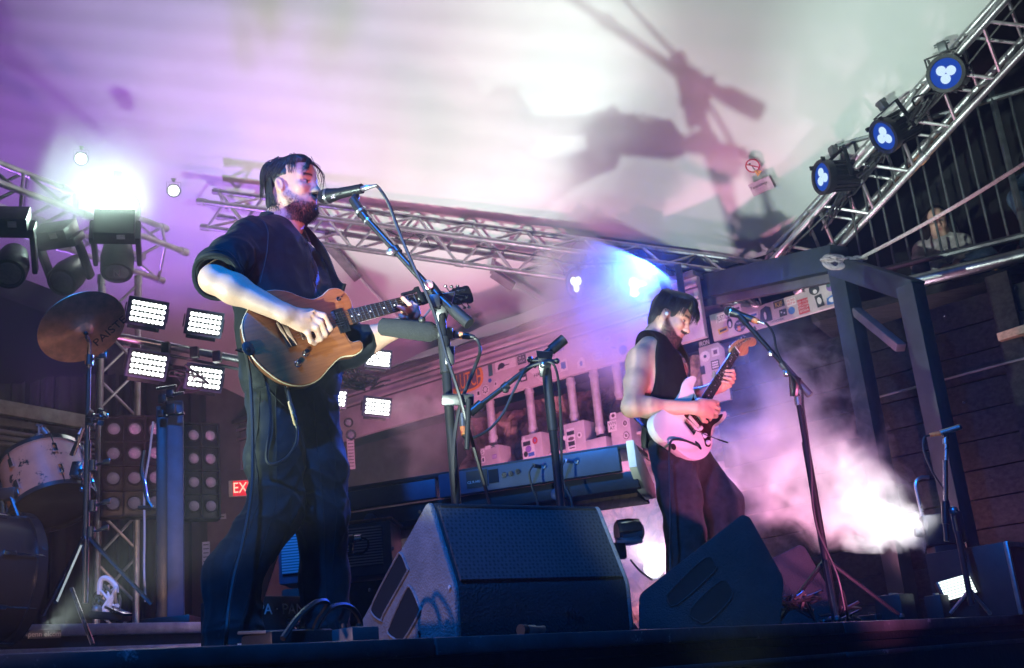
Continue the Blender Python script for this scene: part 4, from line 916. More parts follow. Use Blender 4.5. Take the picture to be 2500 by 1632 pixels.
    mid = (npv(CH)+npv(PV))/2; F.ell(mid, (.18, .13, .22), AX, .06); F.ell(npv(PV)+npv(up)*.02, (.195, .14, .15), AX, .05)
    F.warp(waves(21, [npv(rt)+npv(up)*.45, npv(rt)-npv(up)*.35, npv(fac)], 34, .0075, 7, .9)); F.warp(waves(4, [npv(rt)+npv(up)*.8, npv(up)], 70, .0028, 5, 1.2))
    F.half(npv(PV)-npv(up)*.085, -npv(up)-npv(fac)*.1, .006)
    F.cap(npv(NB)+npv(up)*.06, npv(NB)+npv(up)*.0+npv(fac)*.012, .066, .063, .006, 's')
    me, _ = F.mesh('shirt'); bv = surf(me); sh = link('shirt', me, 'shirt_black', p)
    col_ = [NB+fac*.02+up*(-.10-.022*t) for t in range(16)]; seam('placket', bv, col_, [fac+Vector((.12, .1, 0))]*16, sh, 'shirt_black', .006, -.002); seam('placket_stitch', bv, col_, [fac+Vector((-.10, -.1, 0))]*16, sh, 'black_rubber', .0016)
    for t in range(5):
        h = bv.ray_cast(NB+up*(-.13-.075*t)+fac*.5, -fac)
        if h[0] is not None: MB().lathe(h[0], fac, [(0, .006), (.004, .006), (.005, .003)], 10).build('button', 'black_plastic', sh)
    ring = [npv(SR)+npv(rt)*-.035+npv(up)*.0 for a in range(16)]; seam('shoulder_seam', bv, [Vector(q_) for q_ in ring], [Vector(npv(fac)*math.cos(a*.2-1.2)+npv(up)*math.sin(a*.2-.9)*1.0+npv(rt)*.25) for a in range(16)], sh, 'black_rubber', .0018)
    # cuff roll, collar leaves, placket with buttons
    u_, w_, d_ = basis(Vector(ea)); m = MB(); c0 = Vector(cuff)
    for off, rr in ((-.034, .080), (-.022, .082), (-.010, .083), (.002, .082)):
        ring = [c0+Vector(ea).normalized()*(off+.006*math.sin(3*a+off*90))+(u_*math.cos(a)+w_*math.sin(a))*(rr+.004*math.sin(2*a+off*60)) for a in [2*math.pi*i/28 for i in range(29)]]
        m.path(ring, .0095, 8, False)
    m.build('rolled_cuff', 'shirt_black', sh)
    m = MB(); nb = Vector(NB)-up*.012; f2 = Vector(hf).normalized(); f2.z = 0; f2 = (f2+fac).normalized(); rr2 = f2.cross(up)
    N_ = 26; inner = []; outer = []
    for i in range(N_+1):
        a = -2.85+5.7*i/N_; dirv = -f2*math.cos(a)+rr2*math.sin(a); front = abs(a)/2.85
        inner.append(nb+dirv*(.066+.012*front)+up*(.052-.062*front**2)); outer.append(nb+dirv*(.090+.022*front)+up*(.012-.098*front**1.6))
    vs = inner+[i_+(o_-i_)*.1+up*.007 for i_, o_ in zip(inner, outer)]+[o_+up*.003 for o_ in outer]+[o_-up*.003 for o_ in outer]
    k = N_+1; fs = [(r_*k+i, r_*k+i+1, (r_+1)*k+i+1, (r_+1)*k+i) for r_ in range(3) for i in range(N_)]
    m.add(vs, fs); m.build('collar', 'shirt_black', sh)
    # trousers
    lo3 = lo.copy(); hi3 = hi.copy(); hi3[2] = PV.z+.14; F = Field(lo3-.1, hi3, .006)
    F.ell(npv(PV)-npv(up)*.03, (.165, .125, .17), AX, .05)
    F.chain([npv(HR)-npv(up)*.06, npv(KR)+npv(up)*.16, npv(KR), npv(FR)+npv(up)*.22, npv(FR)+npv(up)*.0], [.092, .090, .087, .086, .090], .04)
    F.chain([npv(HL)-npv(up)*.06, npv(KL)+npv(up)*.16, npv(KL), npv(FLt)+npv(up)*.22, npv(FLt)+npv(up)*.02], [.092, .088, .082, .078, .082], .04)
    F.warp(waves(31, [npv(rt), npv(fac), npv(rt)+npv(fac), npv(rt)-npv(fac)], 52, .0065, 7, .7))
    def crease(X, Y, Z):
        u_ = X*rt.x+Y*rt.y; w = np.exp(-((Z-.52)/.15)**2)+1.1*np.exp(-((Z-.10)/.12)**2)+.5*np.exp(-((Z-.85)/.1)**2)
        a = np.abs(np.sin(34*Z+16*u_+1.7*np.sin(9*Z)+2*np.sin(23*u_))); b = np.abs(np.sin(29*Z-19*u_+2.1*np.sin(11*u_)))
        return w*(.0095*np.minimum(a, b)**.7-.005)
    F.warp(crease)
    F.half((0, 0, .012), (0, 0, -1), .004)
    me, _ = F.mesh('trousers'); bv = surf(me); tr = link('trousers', me, 'trouser_black', p)
    mat('seam_thread', (.006, .007, .008), .8)
    for A_, B_, C_, dd in ((HR, KR, FR, Vector((-.35, -.93, 0))), (HL, KL, FLt, Vector((.25, -.97, 0)))):
        ax = [Vector(A_).lerp(Vector(B_), t/14) for t in range(2, 14)]+[Vector(B_).lerp(Vector(C_), t/14) for t in range(14)]
        seam('side_seam', bv, ax, [dd]*len(ax), tr, 'seam_thread'); seam('crease_seam', bv, ax, [dd+Vector((.55, .1, 0))]*len(ax), tr, 'seam_thread', .0014)
    seam('pocket', bv, [PV+rt*.08+up*(-.02-.012*t)+fac*(.01*t) for t in range(10)], [Vector((-.3, -.95, 0))]*10, tr, 'seam_thread', .002)
    for FT, d in ((FR, Vector((.75, -.65, 0))), (FLt, Vector((.9, -.4, 0)))):
        Fs = Field(npv(FT)-.3, npv(FT)+.3, .006); c = npv(FT); c[2] = .045
        Fs.cap(c-npv(d)*.06, c+npv(d)*.15, .05, .042, .03, flat=((0, 0, 1), .8)); Fs.cap(c, c+npv(up)*.1, .05, .05, .03); Fs.half((0, 0, .004), (0, 0, -1), .004)
        me, _ = Fs.mesh('boot'); link('boot', me, 'boot', p)
    # strap over the left shoulder, part of the guitar that hangs on it
    m = MB(); a = gp(G1, 843, 705, -.02); pts = spline([gp(G1, 600, 850, -.035), NB+rt*.02-fac*.15-up*.42, NB-fac*.115-up*.10, NB-rt*.075+up*.020-fac*.02, NB-rt*.10+fac*.11-up*.12, NB-rt*.10+fac*.18-up*.28, a], 8)
    for i in range(len(pts)-1): pass
    ws = []; fs = []
    for i, q_ in enumerate(pts):
        d = Vector(pts[min(i+1, len(pts)-1)])-Vector(pts[max(i-1, 0)]); o_ = Vector(q_)-(CH+up*.05); s_ = d.cross(o_).normalized(); o_ = s_.cross(d).normalized()
        ws += [Vector(q_)+s_*.026-o_*.002, Vector(q_)+s_*.026+o_*.003, Vector(q_)-s_*.026+o_*.003, Vector(q_)-s_*.026-o_*.002]
    for i in range(len(pts)-1):
        for j in range(4): fs.append((i*4+j, i*4+(j+1) % 4, i*4+4+(j+1) % 4, i*4+4+j))
    m.add(ws, fs).build('strap', 'leather', g1)
    print('singer arm', (SR-ER).length, (ER-WR).length, (SL-EL).length, (EL-WL).length, 'head z', HO.z, 'leg', (HR-KR).length, (KR-FR).length)
singer()
# ------------------------------------------------------------------ the second guitarist
def guitarist():
    p = thing('person', 'dark-haired man in a black tank top looking down at his white guitar', 'person', FL(1720, 1568))
    fac = Vector((.86, -.51, 0)); rt = Vector((-.51, -.86, 0))
    NB = P(1600, 822, 5.50); HO = P(1639, 778, 5.46); hf = Vector((.86, -.30, -.54)); sc = .93
    SR = P(1563, 878, 5.33); SL = NB+(NB-SR)*.9; SL.z = SR.z
    ER = P(1541, 995, 5.20); WR = gp(G2, 1676, 1004, .050); EL = P(1668, 985, 5.62); WL = P(1752, 945, 5.58)
    CH = P(1612, 935, 5.43); PV = P(1655, 1085, 5.45); HR = PV+rt*.09; HL = PV-rt*.09
    KR = P(1672, 1300, 5.36); KL = P(1775, 1310, 5.55); FR = P(1690, 1560, 5.38); FLt = P(1830, 1560, 5.62); FR.z = .07; FLt.z = .07
    allp = [NB, HO, SR, SL, ER, WR, EL, WL, PV, KR, KL, FR, FLt]
    lo = npv([min(q[i] for q in allp) for i in range(3)])-.2; hi = npv([max(q[i] for q in allp) for i in range(3)])+.22; lo[2] = -.01
    F = Field(lo, hi, .0048); T, A = head_field(F, HO, hf, (.25, 0, 1), sc)
    F.cap(T(-.035, 0, -.03), npv(NB)-npv(up)*.02, .056, .066, .03); F.cap(T(.01, 0, -.09), npv(NB)+npv(fac)*.05-npv(up)*.06, .03, .04, .05)
    F.cap(npv(NB)-npv(up)*.02, SR, .055, .058, .05); F.cap(npv(NB)-npv(up)*.02, SL, .055, .058, .05)
    AX = np.stack([npv(rt), npv(fac), [0, 0, 1]], 1)
    F.ell(npv(CH), (.165, .11, .22), AX, .05); F.ell((npv(CH)+npv(PV))/2, (.14, .10, .2), AX, .05); F.ell(npv(PV), (.15, .10, .12), AX, .05)
    F.chain([HR, KR, npv(FR)], [.08, .055, .04], .03); F.chain([HL, KL, npv(FLt)], [.08, .055, .04], .03)
    arm(F, SR, ER, WR, (.060, .053, .043, .0455, .029)); arm(F, SL, EL, WL, (.056, .050, .042, .044, .029))
    sa = npv(SR); F.ell(sa+(npv(ER)-sa)*.12, (.056, .060, .072), AX, .03)
    def g(x, y, o): return npv(gp(G2, x, y, o))
    F.cap(npv(WR), g(1694, 1003, .052), .031, .034, .02, flat=(npv(G2[3]), .7)); F.cap(g(1690, 996, .05), g(1716, 996, .052), .030, .026, .02); F.cap(g(1690, 1010, .05), g(1712, 1018, .048), .030, .024, .02)
    fingers(F, [([g(1712, 990, .058), g(1728, 993, .060), g(1736, 1000, .040), g(1726, 1002, .022)], .0120), ([g(1712, 1000, .060), g(1730, 1007, .062), g(1738, 1013, .040), g(1728, 1013, .022)], .0120),
                ([g(1712, 1010, .058), g(1726, 1018, .058), g(1734, 1023, .038), g(1724, 1023, .020)], .0112), ([g(1706, 1018, .050), g(1716, 1027, .050), g(1722, 1031, .030)], .0100),
                ([g(1694, 1018, .04), g(1706, 1032, .03), g(1716, 1034, .024)], .0125)])
    F.cap(npv(WL), g(1770, 937, -.03), .029, .032, .02); F.cap(g(1770, 938, -.02), g(1778, 932, .004), .026, .02, .02)
    fingers(F, [([g(1782, 922, -.01), g(1786, 918, .016), g(1778, 910, .030), g(1766, 908, .016)], .0105), ([g(1782, 930, -.01), g(1786, 927, .016), g(1777, 920, .030), g(1764, 916, .016)], .0105),
                ([g(1780, 938, -.01), g(1783, 936, .016), g(1773, 930, .028), g(1761, 925, .016)], .0102), ([g(1777, 946, -.01), g(1778, 945, .014), g(1768, 939, .025), g(1758, 934, .014)], .0092),
                ([g(1766, 936, -.03), g(1754, 916, -.030), g(1752, 906, -.024)], .0125)])
    me, V = F.mesh('body'); cols, beard, q = head_colors(V, HO, A, sc, (.60, .34, .25), (.016, .011, .010), True, 2.)
    link('body', me, 'skin', p); paint(me, cols)
    r = np.random.RandomState(5); ii = np.nonzero(beard > .3)[0]; vn = np.zeros(len(V)*3, np.float32); me.vertex_normals.foreach_get('vector', vn); vn = vn.reshape(-1, 3); pts = []
    Wi = np.array(WM['person.001'].inverted() if 'person.001' in WM else WM[p.name].inverted())
    for i in r.choice(ii, min(2600, len(ii)), replace=False):
        L = .004+.006*r.rand(); d = vn[i]*.8+npv(up)*-.6+r.normal(0, .3, 3); d /= np.linalg.norm(d); pts.append([V[i], V[i]+d*L*.5, V[i]+d*L])
    strands('beard', pts, p, 'hair_dark', .0009)
    Fh = Field(npv(HO)-.2, npv(HO)+.2, .004)
    def he(c, rr, k=.02, op='u'): Fh.ell(T(*c), np.array(rr)*sc, A, k, op)
    he((-.026, 0, .046), (.110, .090, .106)); he((-.082, 0, -.035), (.036, .055, .055), .03); he((.045, 0, .110), (.062, .070, .044), .03); he((.088, 0, .078), (.018, .040, .024), .02)
    he((.122, 0, -.018), (.055, .2, .072), .012, 's'); he((.048, 0, -.085), (.068, .2, .082), .012, 's')
    for s in (-1, 1): he((-.012, s*.088, -.016), (.026, .035, .042), .01, 's')
    Fh.warp(waves(15, [npv(rt)], 170, .0025, 5, 1.5))
    hm, _ = Fh.mesh('hair'); hair = link('hair', hm, 'hair_dark', p); S = []
    for i in range(420):
        s = -1 if r.rand() < .6 else 1; x0 = r.uniform(-.11, .07); y0 = s*r.uniform(0, .05); z0 = .150-.16*max(0, abs(x0+.02)-.02)-y0*y0*8
        c = [(x0, y0, z0), (x0+.015, s*.070, .11), (x0+.02, s*(.093+r.normal(0, .004)), .06), (x0+.018, s*(.090+r.normal(0, .005)), r.uniform(.0, .03) if x0 > -.05 else r.uniform(-.07, -.02))]
        S.append([T(*w) for w in spline(c, 4)])
    for i in range(200):
        y = r.uniform(-.06, .06); L = r.uniform(.01, .05); c = [(.02, y*.6, .150), (.085, y*.9, .125), (.118+r.normal(0, .004), y*1.05, .075), (.124+r.normal(0, .006), y*1.1+r.normal(0, .006), .075-L*1.2)]
        S.append([T(*w) for w in spline(c, 4)])
    strands('hair_strands', S, hair, 'hair_dark', .0015)
    e = T(-.004, -.088, -.006); MB().sphere(e, .010, 10).build('ear_monitor', 'white_plastic', p)
    m = MB(); m.path([Vector(q_) for q_ in spline([T(-.004, -.094, -.004), T(-.04, -.092, .02), T(-.06, -.075, -.04), NB+rt*.05-fac*.05, NB-fac*.08-up*.08], 6)], .0018, 6); m.build('ear_monitor_wire', 'cable', p)
    # tank top
    lo2 = lo.copy(); lo2[2] = PV.z-.1; F = Field(lo2, hi, .0055)
    F.ell(npv(CH)+npv(up)*.01, (.175, .124, .235), AX, .05); F.ell((npv(CH)+npv(PV))/2, (.160, .118, .22), AX, .05); F.ell(npv(PV)+npv(up)*.03, (.165, .115, .12), AX, .05)
    F.cap(npv(NB)-npv(up)*.055, npv(NB)-npv(up)*.06+npv(rt)*.125, .060, .058, .05); F.cap(npv(NB)-npv(up)*.055, npv(NB)-npv(up)*.06-npv(rt)*.125, .060, .058, .05)
    F.warp(waves(41, [npv(rt)+npv(up)*.4, npv(rt)-npv(up)*.3, npv(fac)], 36, .006, 6, .9))
    F.cap(npv(NB)+npv(up)*.09-npv(fac)*.02, npv(NB)+npv(up)*.005+npv(fac)*.015, .078, .076, .006, 's')
    for S_, E_ in ((SR, ER), (SL, EL)):
        d = npv(E_)-npv(S_); F.cap(npv(S_)-d*.25+npv(fac)*.0, npv(S_)+d*1.0, .083, .095, .01, 's', flat=(npv(fac), .95))
    me, _ = F.mesh('tank_top'); link('tank_top', me, 'tank_black', p)
    # trousers
    lo3 = lo.copy(); hi3 = hi.copy(); hi3[2] = PV.z+.16; F = Field(lo3-.1, hi3, .007)
    F.ell(npv(PV)-npv(up)*.0, (.165, .125, .16), AX, .05)
    F.chain([npv(HR)-npv(up)*.06, npv(KR)+npv(up)*.16, npv(KR), npv(FR)+npv(up)*.02], [.105, .092, .086, .105], .05)
    F.chain([npv(HL)-npv(up)*.06, npv(KL)+npv(up)*.16, npv(KL), npv(FLt)+npv(up)*.02], [.105, .092, .086, .105], .05)
    F.warp(waves(51, [npv(rt), npv(fac), npv(rt)+npv(up)*.25], 40, .010, 8, .8)); F.warp(waves(7, [npv(up)+npv(rt)*.8, npv(up)-npv(rt)*.7], 46, .004, 6, 1.2))
    F.half((0, 0, .012), (0, 0, -1), .004); F.half(npv(PV)+npv(up)*.11, npv(up), .004)
    me, _ = F.mesh('trousers'); link('trousers', me, 'denim', p)
    for FT, d in ((FR, Vector((.75, -.65, 0))), (FLt, Vector((.9, -.4, 0)))):
        Fs = Field(npv(FT)-.3, npv(FT)+.3, .008); c = npv(FT); c[2] = .045
        Fs.cap(c-npv(d)*.06, c+npv(d)*.15, .05, .042, .03, flat=((0, 0, 1), .8)); Fs.cap(c, c+npv(up)*.1, .05, .05, .03); Fs.half((0, 0, .004), (0, 0, -1), .004)
        me, _ = Fs.mesh('boot'); link('boot', me, 'boot', p)
    # strap (of the guitar) across the back
    m = MB(); pts = spline([gp(G2, 1643, 1090, -.02), NB+rt*.06-fac*.16-up*.35, NB-fac*.13-up*.08, NB-rt*.07+up*.045, NB-rt*.07+fac*.12-up*.12, gp(G2, 1690, 930, -.02)], 8)
    ws = []; fs = []
    for i, q_ in enumerate(pts):
        d = Vector(pts[min(i+1, len(pts)-1)])-Vector(pts[max(i-1, 0)]); o_ = Vector(q_)-(CH+up*.05); s_ = d.cross(o_).normalized(); o_ = s_.cross(d).normalized()
        ws += [Vector(q_)+s_*.024-o_*.002, Vector(q_)+s_*.024+o_*.003, Vector(q_)-s_*.024+o_*.003, Vector(q_)-s_*.024-o_*.002]
    for i in range(len(pts)-1):
        for j in range(4): fs.append((i*4+j, i*4+(j+1) % 4, i*4+4+(j+1) % 4, i*4+4+j))
    m.add(ws, fs).build('strap', 'leather', g2)
    # belt pack and its lead
    c = P(1579, 1073, 5.42); M = frame(c, P(1581, 1040, 5.42)-c, -fac)
    MB().box((0, 0, 0), (.095, .060, .026), M, .005).build('belt_pack', 'black_plastic', p)
    cable('belt_pack_wire', [P(1579, 1045, 5.42), P(1569, 1047, 5.42), P(1566, 1075, 5.42), P(1573, 1105, 5.42), P(1579, 1120, 5.42), P(1590, 1127, 5.44)], .0028, 'cable', p)
    print('gtr arm', (SR-ER).length, (ER-WR).length, (SL-EL).length, (EL-WL).length, HO.z)
guitarist()
# ================================================================== lighting fixtures
mat('lamp_black', (.016, .017, .02), .42, .0, .3, 20, .1, 80)
mat('cymbal_bronze', (.86, .50, .30), .34, .65, .25, 20, .08, 140, rvar=.1)
mat('label_white', (.6, .58, .58), .5, 0, .2, 20)
emis('led_white', (.92, 1., .95), 9.); emis('led_hot', (.90, 1., .94), 14.); emis('led_blue_glow', (.04, .16, 1.), .42); emis('led_pale', (.60, .80, 1.), 1.1); emis('led_mint', (.85, 1., .93), 6.)
mat('lens_glass', (.12, .12, .15), .15, 0, .2, 60, .5, 160, spec=.8)
def px_seed(c): return (abs(c[0])*7.3+abs(c[1])*3.1) % 2.094
def par_can(name, label, c, d, R, glow, spots, s_em, group, hook):
    """LED par: ribbed housing, ring, lens with three emitters, yoke and clamp; c front centre, d facing direction"""
    d = Vector(d).normalized(); u = (UP-d*UP.dot(d)).normalized(); M = frame(c, d, u)
    t = thing(name, label, 'spotlight', group=group, M=M); X = Vector((1, 0, 0)); k = R/.115
    L = lambda m, n, mt, par=t: m.build(n, mt, par, world=False)
    m = MB(); m.lathe((-.012*k, 0, 0), X, [(-.30*k, .060*k), (-.30*k, .085*k), (-.27*k, .098*k), (-.05*k, .104*k), (-.05*k, .122*k), (0, .128*k), (.012*k, .126*k), (.012*k, .102*k), (-.01*k, .100*k)], 28); L(m, 'housing', 'lamp_black')
    for i in range(18):
        a = 2*math.pi*i/18; y, z = math.cos(a), math.sin(a); fM = frame((-.17*k, y*.104*k, z*.104*k), X, (0, y, z)); m = MB(); m.box((0, 0, 0), (.21*k, .005*k, .018*k), fM); L(m, 'cooling_fin', 'lamp_black')
    m = MB(); m.lathe((-.018*k, 0, 0), X, [(0, .101*k), (.004*k, .098*k), (.006*k, .05*k), (.006*k, .001)], 24); ln = L(m, 'lens', glow)
    if spots:
        for i in range(3):
            a = R*900+px_seed(c)+i*2.094; m = MB(); m.sphere((-.010*k, math.cos(a)*.036*k, math.sin(a)*.036*k), (.012*k, .033*k, .033*k), 14); L(m, 'emitter', s_em, ln)
    for s in (-1, 1): m = MB(); m.box((-.16*k, s*.132*k, .05*k), (.035*k, .006*k, .22*k), None, .001); L(m, 'yoke', 'lamp_black')
    m = MB(); m.box((-.16*k, 0, .16*k), (.035*k, .27*k, .006*k)); L(m, 'yoke', 'lamp_black')
    m = MB(); m.box((-.16*k, 0, .20*k), (.05*k, .06*k, .07*k), None, .008*k); m.tube((-.16*k, -.05*k, .22*k), (-.16*k, .05*k, .22*k), .012*k); L(m, 'clamp', 'steel_grey')
    for a in (.9, 2.2): m = MB(); m.box((.0, math.cos(a)*.133*k, math.sin(a)*.133*k), (.03*k, .012*k, .03*k)); L(m, 'latch', 'lamp_black')
    return t
tocam = lambda p: (Vector(CAM)-Vector(p)).normalized()
RT = Vector(CR[:, 0]); UI = Vector(CR[:, 1]); BK = Vector(CR[:, 2])           # camera right, up, back
gs = 'spotlights on the steep right truss'
for (px, py, off, dv, lab, gl_, se) in ((2310, 140, .42, -RT*.6+BK*.9-UI*.12, 'highest blue spotlight on the steep right truss', 'led_blue_glow', 'led_pale'), (2164, 290, .42, -RT*.9+BK*.42-UI*.5, 'middle blue spotlight on the steep right truss, tilted downwards', 'led_blue_glow', 'led_pale'), (2018, 388, .40, -RT*1.+BK*.30-UI*.10, 'lowest blue spotlight on the steep right truss, facing left', 'led_blue_glow', 'led_pale')):
    par_can('spotlight', lab, cpt(px, py, off), dv, .112, gl_, True, se, gs, None)
c5 = cpt(1600, 622, .62); c4 = cpt(1455, 618, .60)
par_can('spotlight', 'spotlight glaring white through blue haze on the back truss', c5, BK*1.+RT*.12-UI*.05, .125, 'led_blue_glow', True, 'led_hot', 'spotlights on the back truss', None)
par_can('spotlight', 'dim spotlight facing left beside the glaring one on the back truss', c4, BK*.55-RT*.8-UI*.1, .112, 'lens_glass', True, 'led_mint', 'spotlights on the back truss', None)
# cable tangles along the trusses
def tangle(name, label, c, n, R, r, seed, ax=None, L=0.):
    rr = np.random.RandomState(seed); t = thing(name, label, 'cables', c); ax = ax or e1
    for i in range(n):
        o = Vector(c)+ax*rr.uniform(-L, L); k = rr.randint(4, 7); pts = []
        for j in range(k): v = rr.normal(0, 1, 3); pts.append(o+ax*rr.uniform(-.16, .16)+e2*v[0]*R+CN*abs(v[1])*R*.5)
        MB().path([Vector(q) for q in spline(pts, 6)], r*rr.uniform(.7, 1.3), 5).build('cable', 'cable', t)
    return t
dR = (cpt(2480, -10)-cpt(1905, 618)).normalized()
tangle('cable_bundle', 'black cable tangle between the highest and middle truss spotlights', cpt(2255, 235, .34), 12, .06, .006, 1, dR, .10)
tangle('cable_bundle', 'black cable tangle beneath the middle truss spotlight', cpt(2130, 365, .32), 8, .06, .006, 2, dR, .12)
tangle('cable_bundle', 'black cable tangle beneath the lowest truss spotlight', cpt(2040, 470, .30), 10, .07, .006, 3, dR, .16)
tangle('cable_bundle', 'looped cables along the truss right of the glaring spotlight', cpt(1740, 650, .36), 14, .06, .007, 4, e1, .30)
tangle('cable_bundle', 'short cable knot on the truss just right of the singer', cpt(1020, 545, .30), 4, .03, .004, 5, e1, .1)
cable('truss_cable', [cpt(1905, 600, .36), cpt(2010, 500, .34), cpt(2090, 425, .3), cpt(2180, 320, .36), cpt(2300, 200, .36), cpt(2420, 60, .3), cpt(2520, -60, .3)], .008, label='black cable following the steep right truss', cat='cable')
cable('truss_cable', [cpt(1200, 562, .36), cpt(1350, 582, .37), cpt(1450, 597, .4), cpt(1600, 590, .42), cpt(1720, 625, .4), cpt(1870, 640, .4)], .008, label='black cable lying along the top of the back truss', cat='cable')
for i, (x0, y0) in enumerate(((1548, 690), (1580, 700), (1668, 712))):
    cable('hanging_cable', [cpt(x0, y0-40, .35), cpt(x0+4, y0+8, .33), cpt(x0-5, y0+40, .34), cpt(x0+6, y0+75, .33)], .007, label=['leftmost', 'middle', 'rightmost'][i]+' of the loose cables hanging below the glaring spotlight', cat='cable')
m = MB(); m.obox(P(1610, 650, 7.7), P(1645, 760, 7.6), .06, .05, UP, .006); m.obox(P(1655, 650, 7.7), P(1668, 740, 7.6), .05, .05, UP, .006); tag(m.build('hanging_bracket', 'black_metal'), 'dark double bracket hanging below the glaring spotlight', 'bracket')
# bright beam light and its small neighbours on the left
def moving_head(px, py, Y, lab, lit, sc=1., d=None, yoke=True):
    c = P(px, py, Y); d = (d or tocam(c)).normalized(); M = frame(c, d, UP); t = thing('moving_head_light', lab, 'stage light', M=M); L = lambda m, n, mt, par=t: m.build(n, mt, par, world=False)
    k = sc; m = MB(); m.lathe((-.36*k, 0, 0), (1, 0, 0), [(0, .05*k), (.01*k, .10*k), (.20*k, .13*k), (.34*k, .125*k), (.36*k, .118*k), (.36*k, .10*k), (.35*k, .098*k)], 28); L(m, 'head', 'lamp_black')
    m = MB(); m.lathe((-.02*k, 0, 0), (1, 0, 0), [(0, .098*k), (.018*k, .085*k), (.028*k, .05*k), (.032*k, .001)], 24); L(m, 'lens', lit)
    if not yoke:
        m = MB(); m.box((-.2*k, 0, .16*k), (.05*k, .05*k, .12*k), None, .006*k); L(m, 'clamp', 'lamp_black'); return t
    for s in (-1, 1): m = MB(); m.box((-.17*k, s*.165*k, .10*k), (.10*k, .04*k, .32*k), None, .015*k); L(m, 'yoke_arm', 'lamp_black')
    m = MB(); m.box((-.17*k, 0, .29*k), (.20*k, .38*k, .07*k), None, .015*k); L(m, 'yoke', 'lamp_black'); m = MB(); m.box((-.17*k, 0, .37*k), (.26*k, .30*k, .10*k), None, .012*k); L(m, 'base', 'lamp_black')
    m = MB(); m.box((-.035*k, .05*k, .38*k), (.005*k, .06*k, .045*k)); L(m, 'label_plate', 'label_white'); return t
moving_head(287, 512, 7.3, 'blindingly bright stage light glowing in haze above the cymbal', 'led_hot', 1.25, None, False)
LB = P(287, 512, 7.1)
par_can('spotlight', 'small mint-white spotlight up in the haze, left of the bright stage light', P(198, 388, 8.2), tocam(P(198, 388, 8.2)), .050, 'led_mint', True, 'led_hot', 'small spotlights in the purple haze', None)
par_can('spotlight', 'small mint-white spotlight in the haze, right of the bright stage light', P(424, 466, 8.2), tocam(P(424, 466, 8.2)), .048, 'led_mint', True, 'led_hot', 'small spotlights in the purple haze', None)
moving_head(150, 690, 7.0, 'unlit moving light hanging from the hazy left truss', 'lens_glass', .82, Vector((-.1, -.8, -.75)))
moving_head(20, 670, 6.4, 'unlit moving light cut by the left edge of the picture', 'lens_glass', .82, Vector((.2, -.7, -.75)))
mh = moving_head(285, 668, 7.1, 'unlit moving light with a white letter N under the bright one', 'lens_glass', .85, Vector((.1, -.35, -1.)))
text('letter', 'N', frame(P(285, 668, 6.72), RT, BK), .06, 'label_white', mh)
# 8 x 4 LED panels
def led_panel(px, py, Y, w, lab, grp, yaw=.16, pitch=0., roll=-.12):
    c = P(px, py, Y); d = tocam(c); d = (Matrix.Rotation(yaw, 3, 'Z') @ d).normalized(); d = (d+UP*pitch).normalized(); u = (UP-d*UP.dot(d)).normalized(); u = Matrix.Rotation(roll, 3, d) @ u
    M = frame(c, d, u); t = thing('strobe_light', lab, 'led panel', group=grp, M=M); h = w*.72; L = lambda m, n, mt, par=t: m.build(n, mt, par, world=False)
    fr = L(MB().box((-.03, 0, 0), (.06, w, h), None, .006), 'case', 'panel_case'); L(MB().box((.0015, 0, 0), (.003, w*.88, h*.86)), 'face', 'lamp_black')
    if 'lens_mesh' not in led_panel.__dict__ or led_panel.w != w:
        mm = MB(); mm.lathe((0, 0, 0), (1, 0, 0), [(0, w*.0505), (.004, w*.049), (.006, w*.035), (.007, w*.01)], 12); led_panel.lens_mesh = mm.mesh('lens'); led_panel.lens_mesh.materials.append(MATS['led_white']); led_panel.w = w
    for i in range(8):
        for j in range(4):
            o = bpy.data.objects.new('lens', led_panel.lens_mesh); COL.objects.link(o); o.parent = t; o.matrix_basis = Matrix.Translation((.003, (i-3.5)*w*.107, (j-1.5)*h*.195))
    for s in (-1, 1): L(MB().box((-.05, s*(w/2+.008), 0), (.02, .006, h*.5)), 'bracket', 'black_metal')
    L(MB().box((-.075, 0, -h*.55), (.03, w*.8, .03), None, .004), 'yoke', 'black_metal'); L(MB().box((-.085, w*.2, 0), (.05, w*.4, h*.5), None, .006), 'power_box', 'black_metal')
    return t
mat('panel_case', (.05, .07, .12), .45, .1, .3, 12)
gL, gR = 'led panels on the stand behind the cymbal', 'led panels behind the singer'
led_panel(361, 764, 6.5, .235, 'upper left lit LED panel on the stand behind the cymbal', gL); led_panel(500, 790, 6.7, .225, 'upper right lit LED panel on the stand behind the cymbal', gL)
led_panel(361, 891, 6.5, .235, 'lower left lit LED panel on the stand behind the cymbal', gL); led_panel(500, 923, 6.7, .225, 'lower right lit LED panel on the stand behind the cymbal', gL)
led_panel(924, 876, 8.4, .205, 'upper lit LED panel right of the singer, below the guitar neck', gR, .2); led_panel(815, 972, 8.3, .205, 'lit LED panel half hidden behind the singer and his guitar', gR, .2); led_panel(922, 994, 8.4, .215, 'lower lit LED panel right of the singer with a hazy beam', gR, .2)
cb2 = thing('lighting_bar', 'blue-lit horizontal bar carrying the LED panels behind the cymbal', 'bar', P(440, 850, 6.65))
MB().tube(P(285, 822, 6.55), P(640, 888, 6.9), .024, n=12).build('tube', 'aluminium', cb2); MB().tube(P(300, 845, 6.6), P(600, 905, 6.85), .010, n=8).build('tie_rod', 'steel_grey', cb2)
for (px, py) in ((330, 838), (405, 850), (475, 862), (530, 872)): MB().box((0, 0, 0), (.05, .05, .07), Matrix.Translation(P(px, py, 6.62)), .008).build('clamp', 'black_metal', cb2)
tangle('cable_bundle', 'cable knot under the LED panels behind the cymbal', P(455, 920, 6.7), 5, .05, .006, 8)
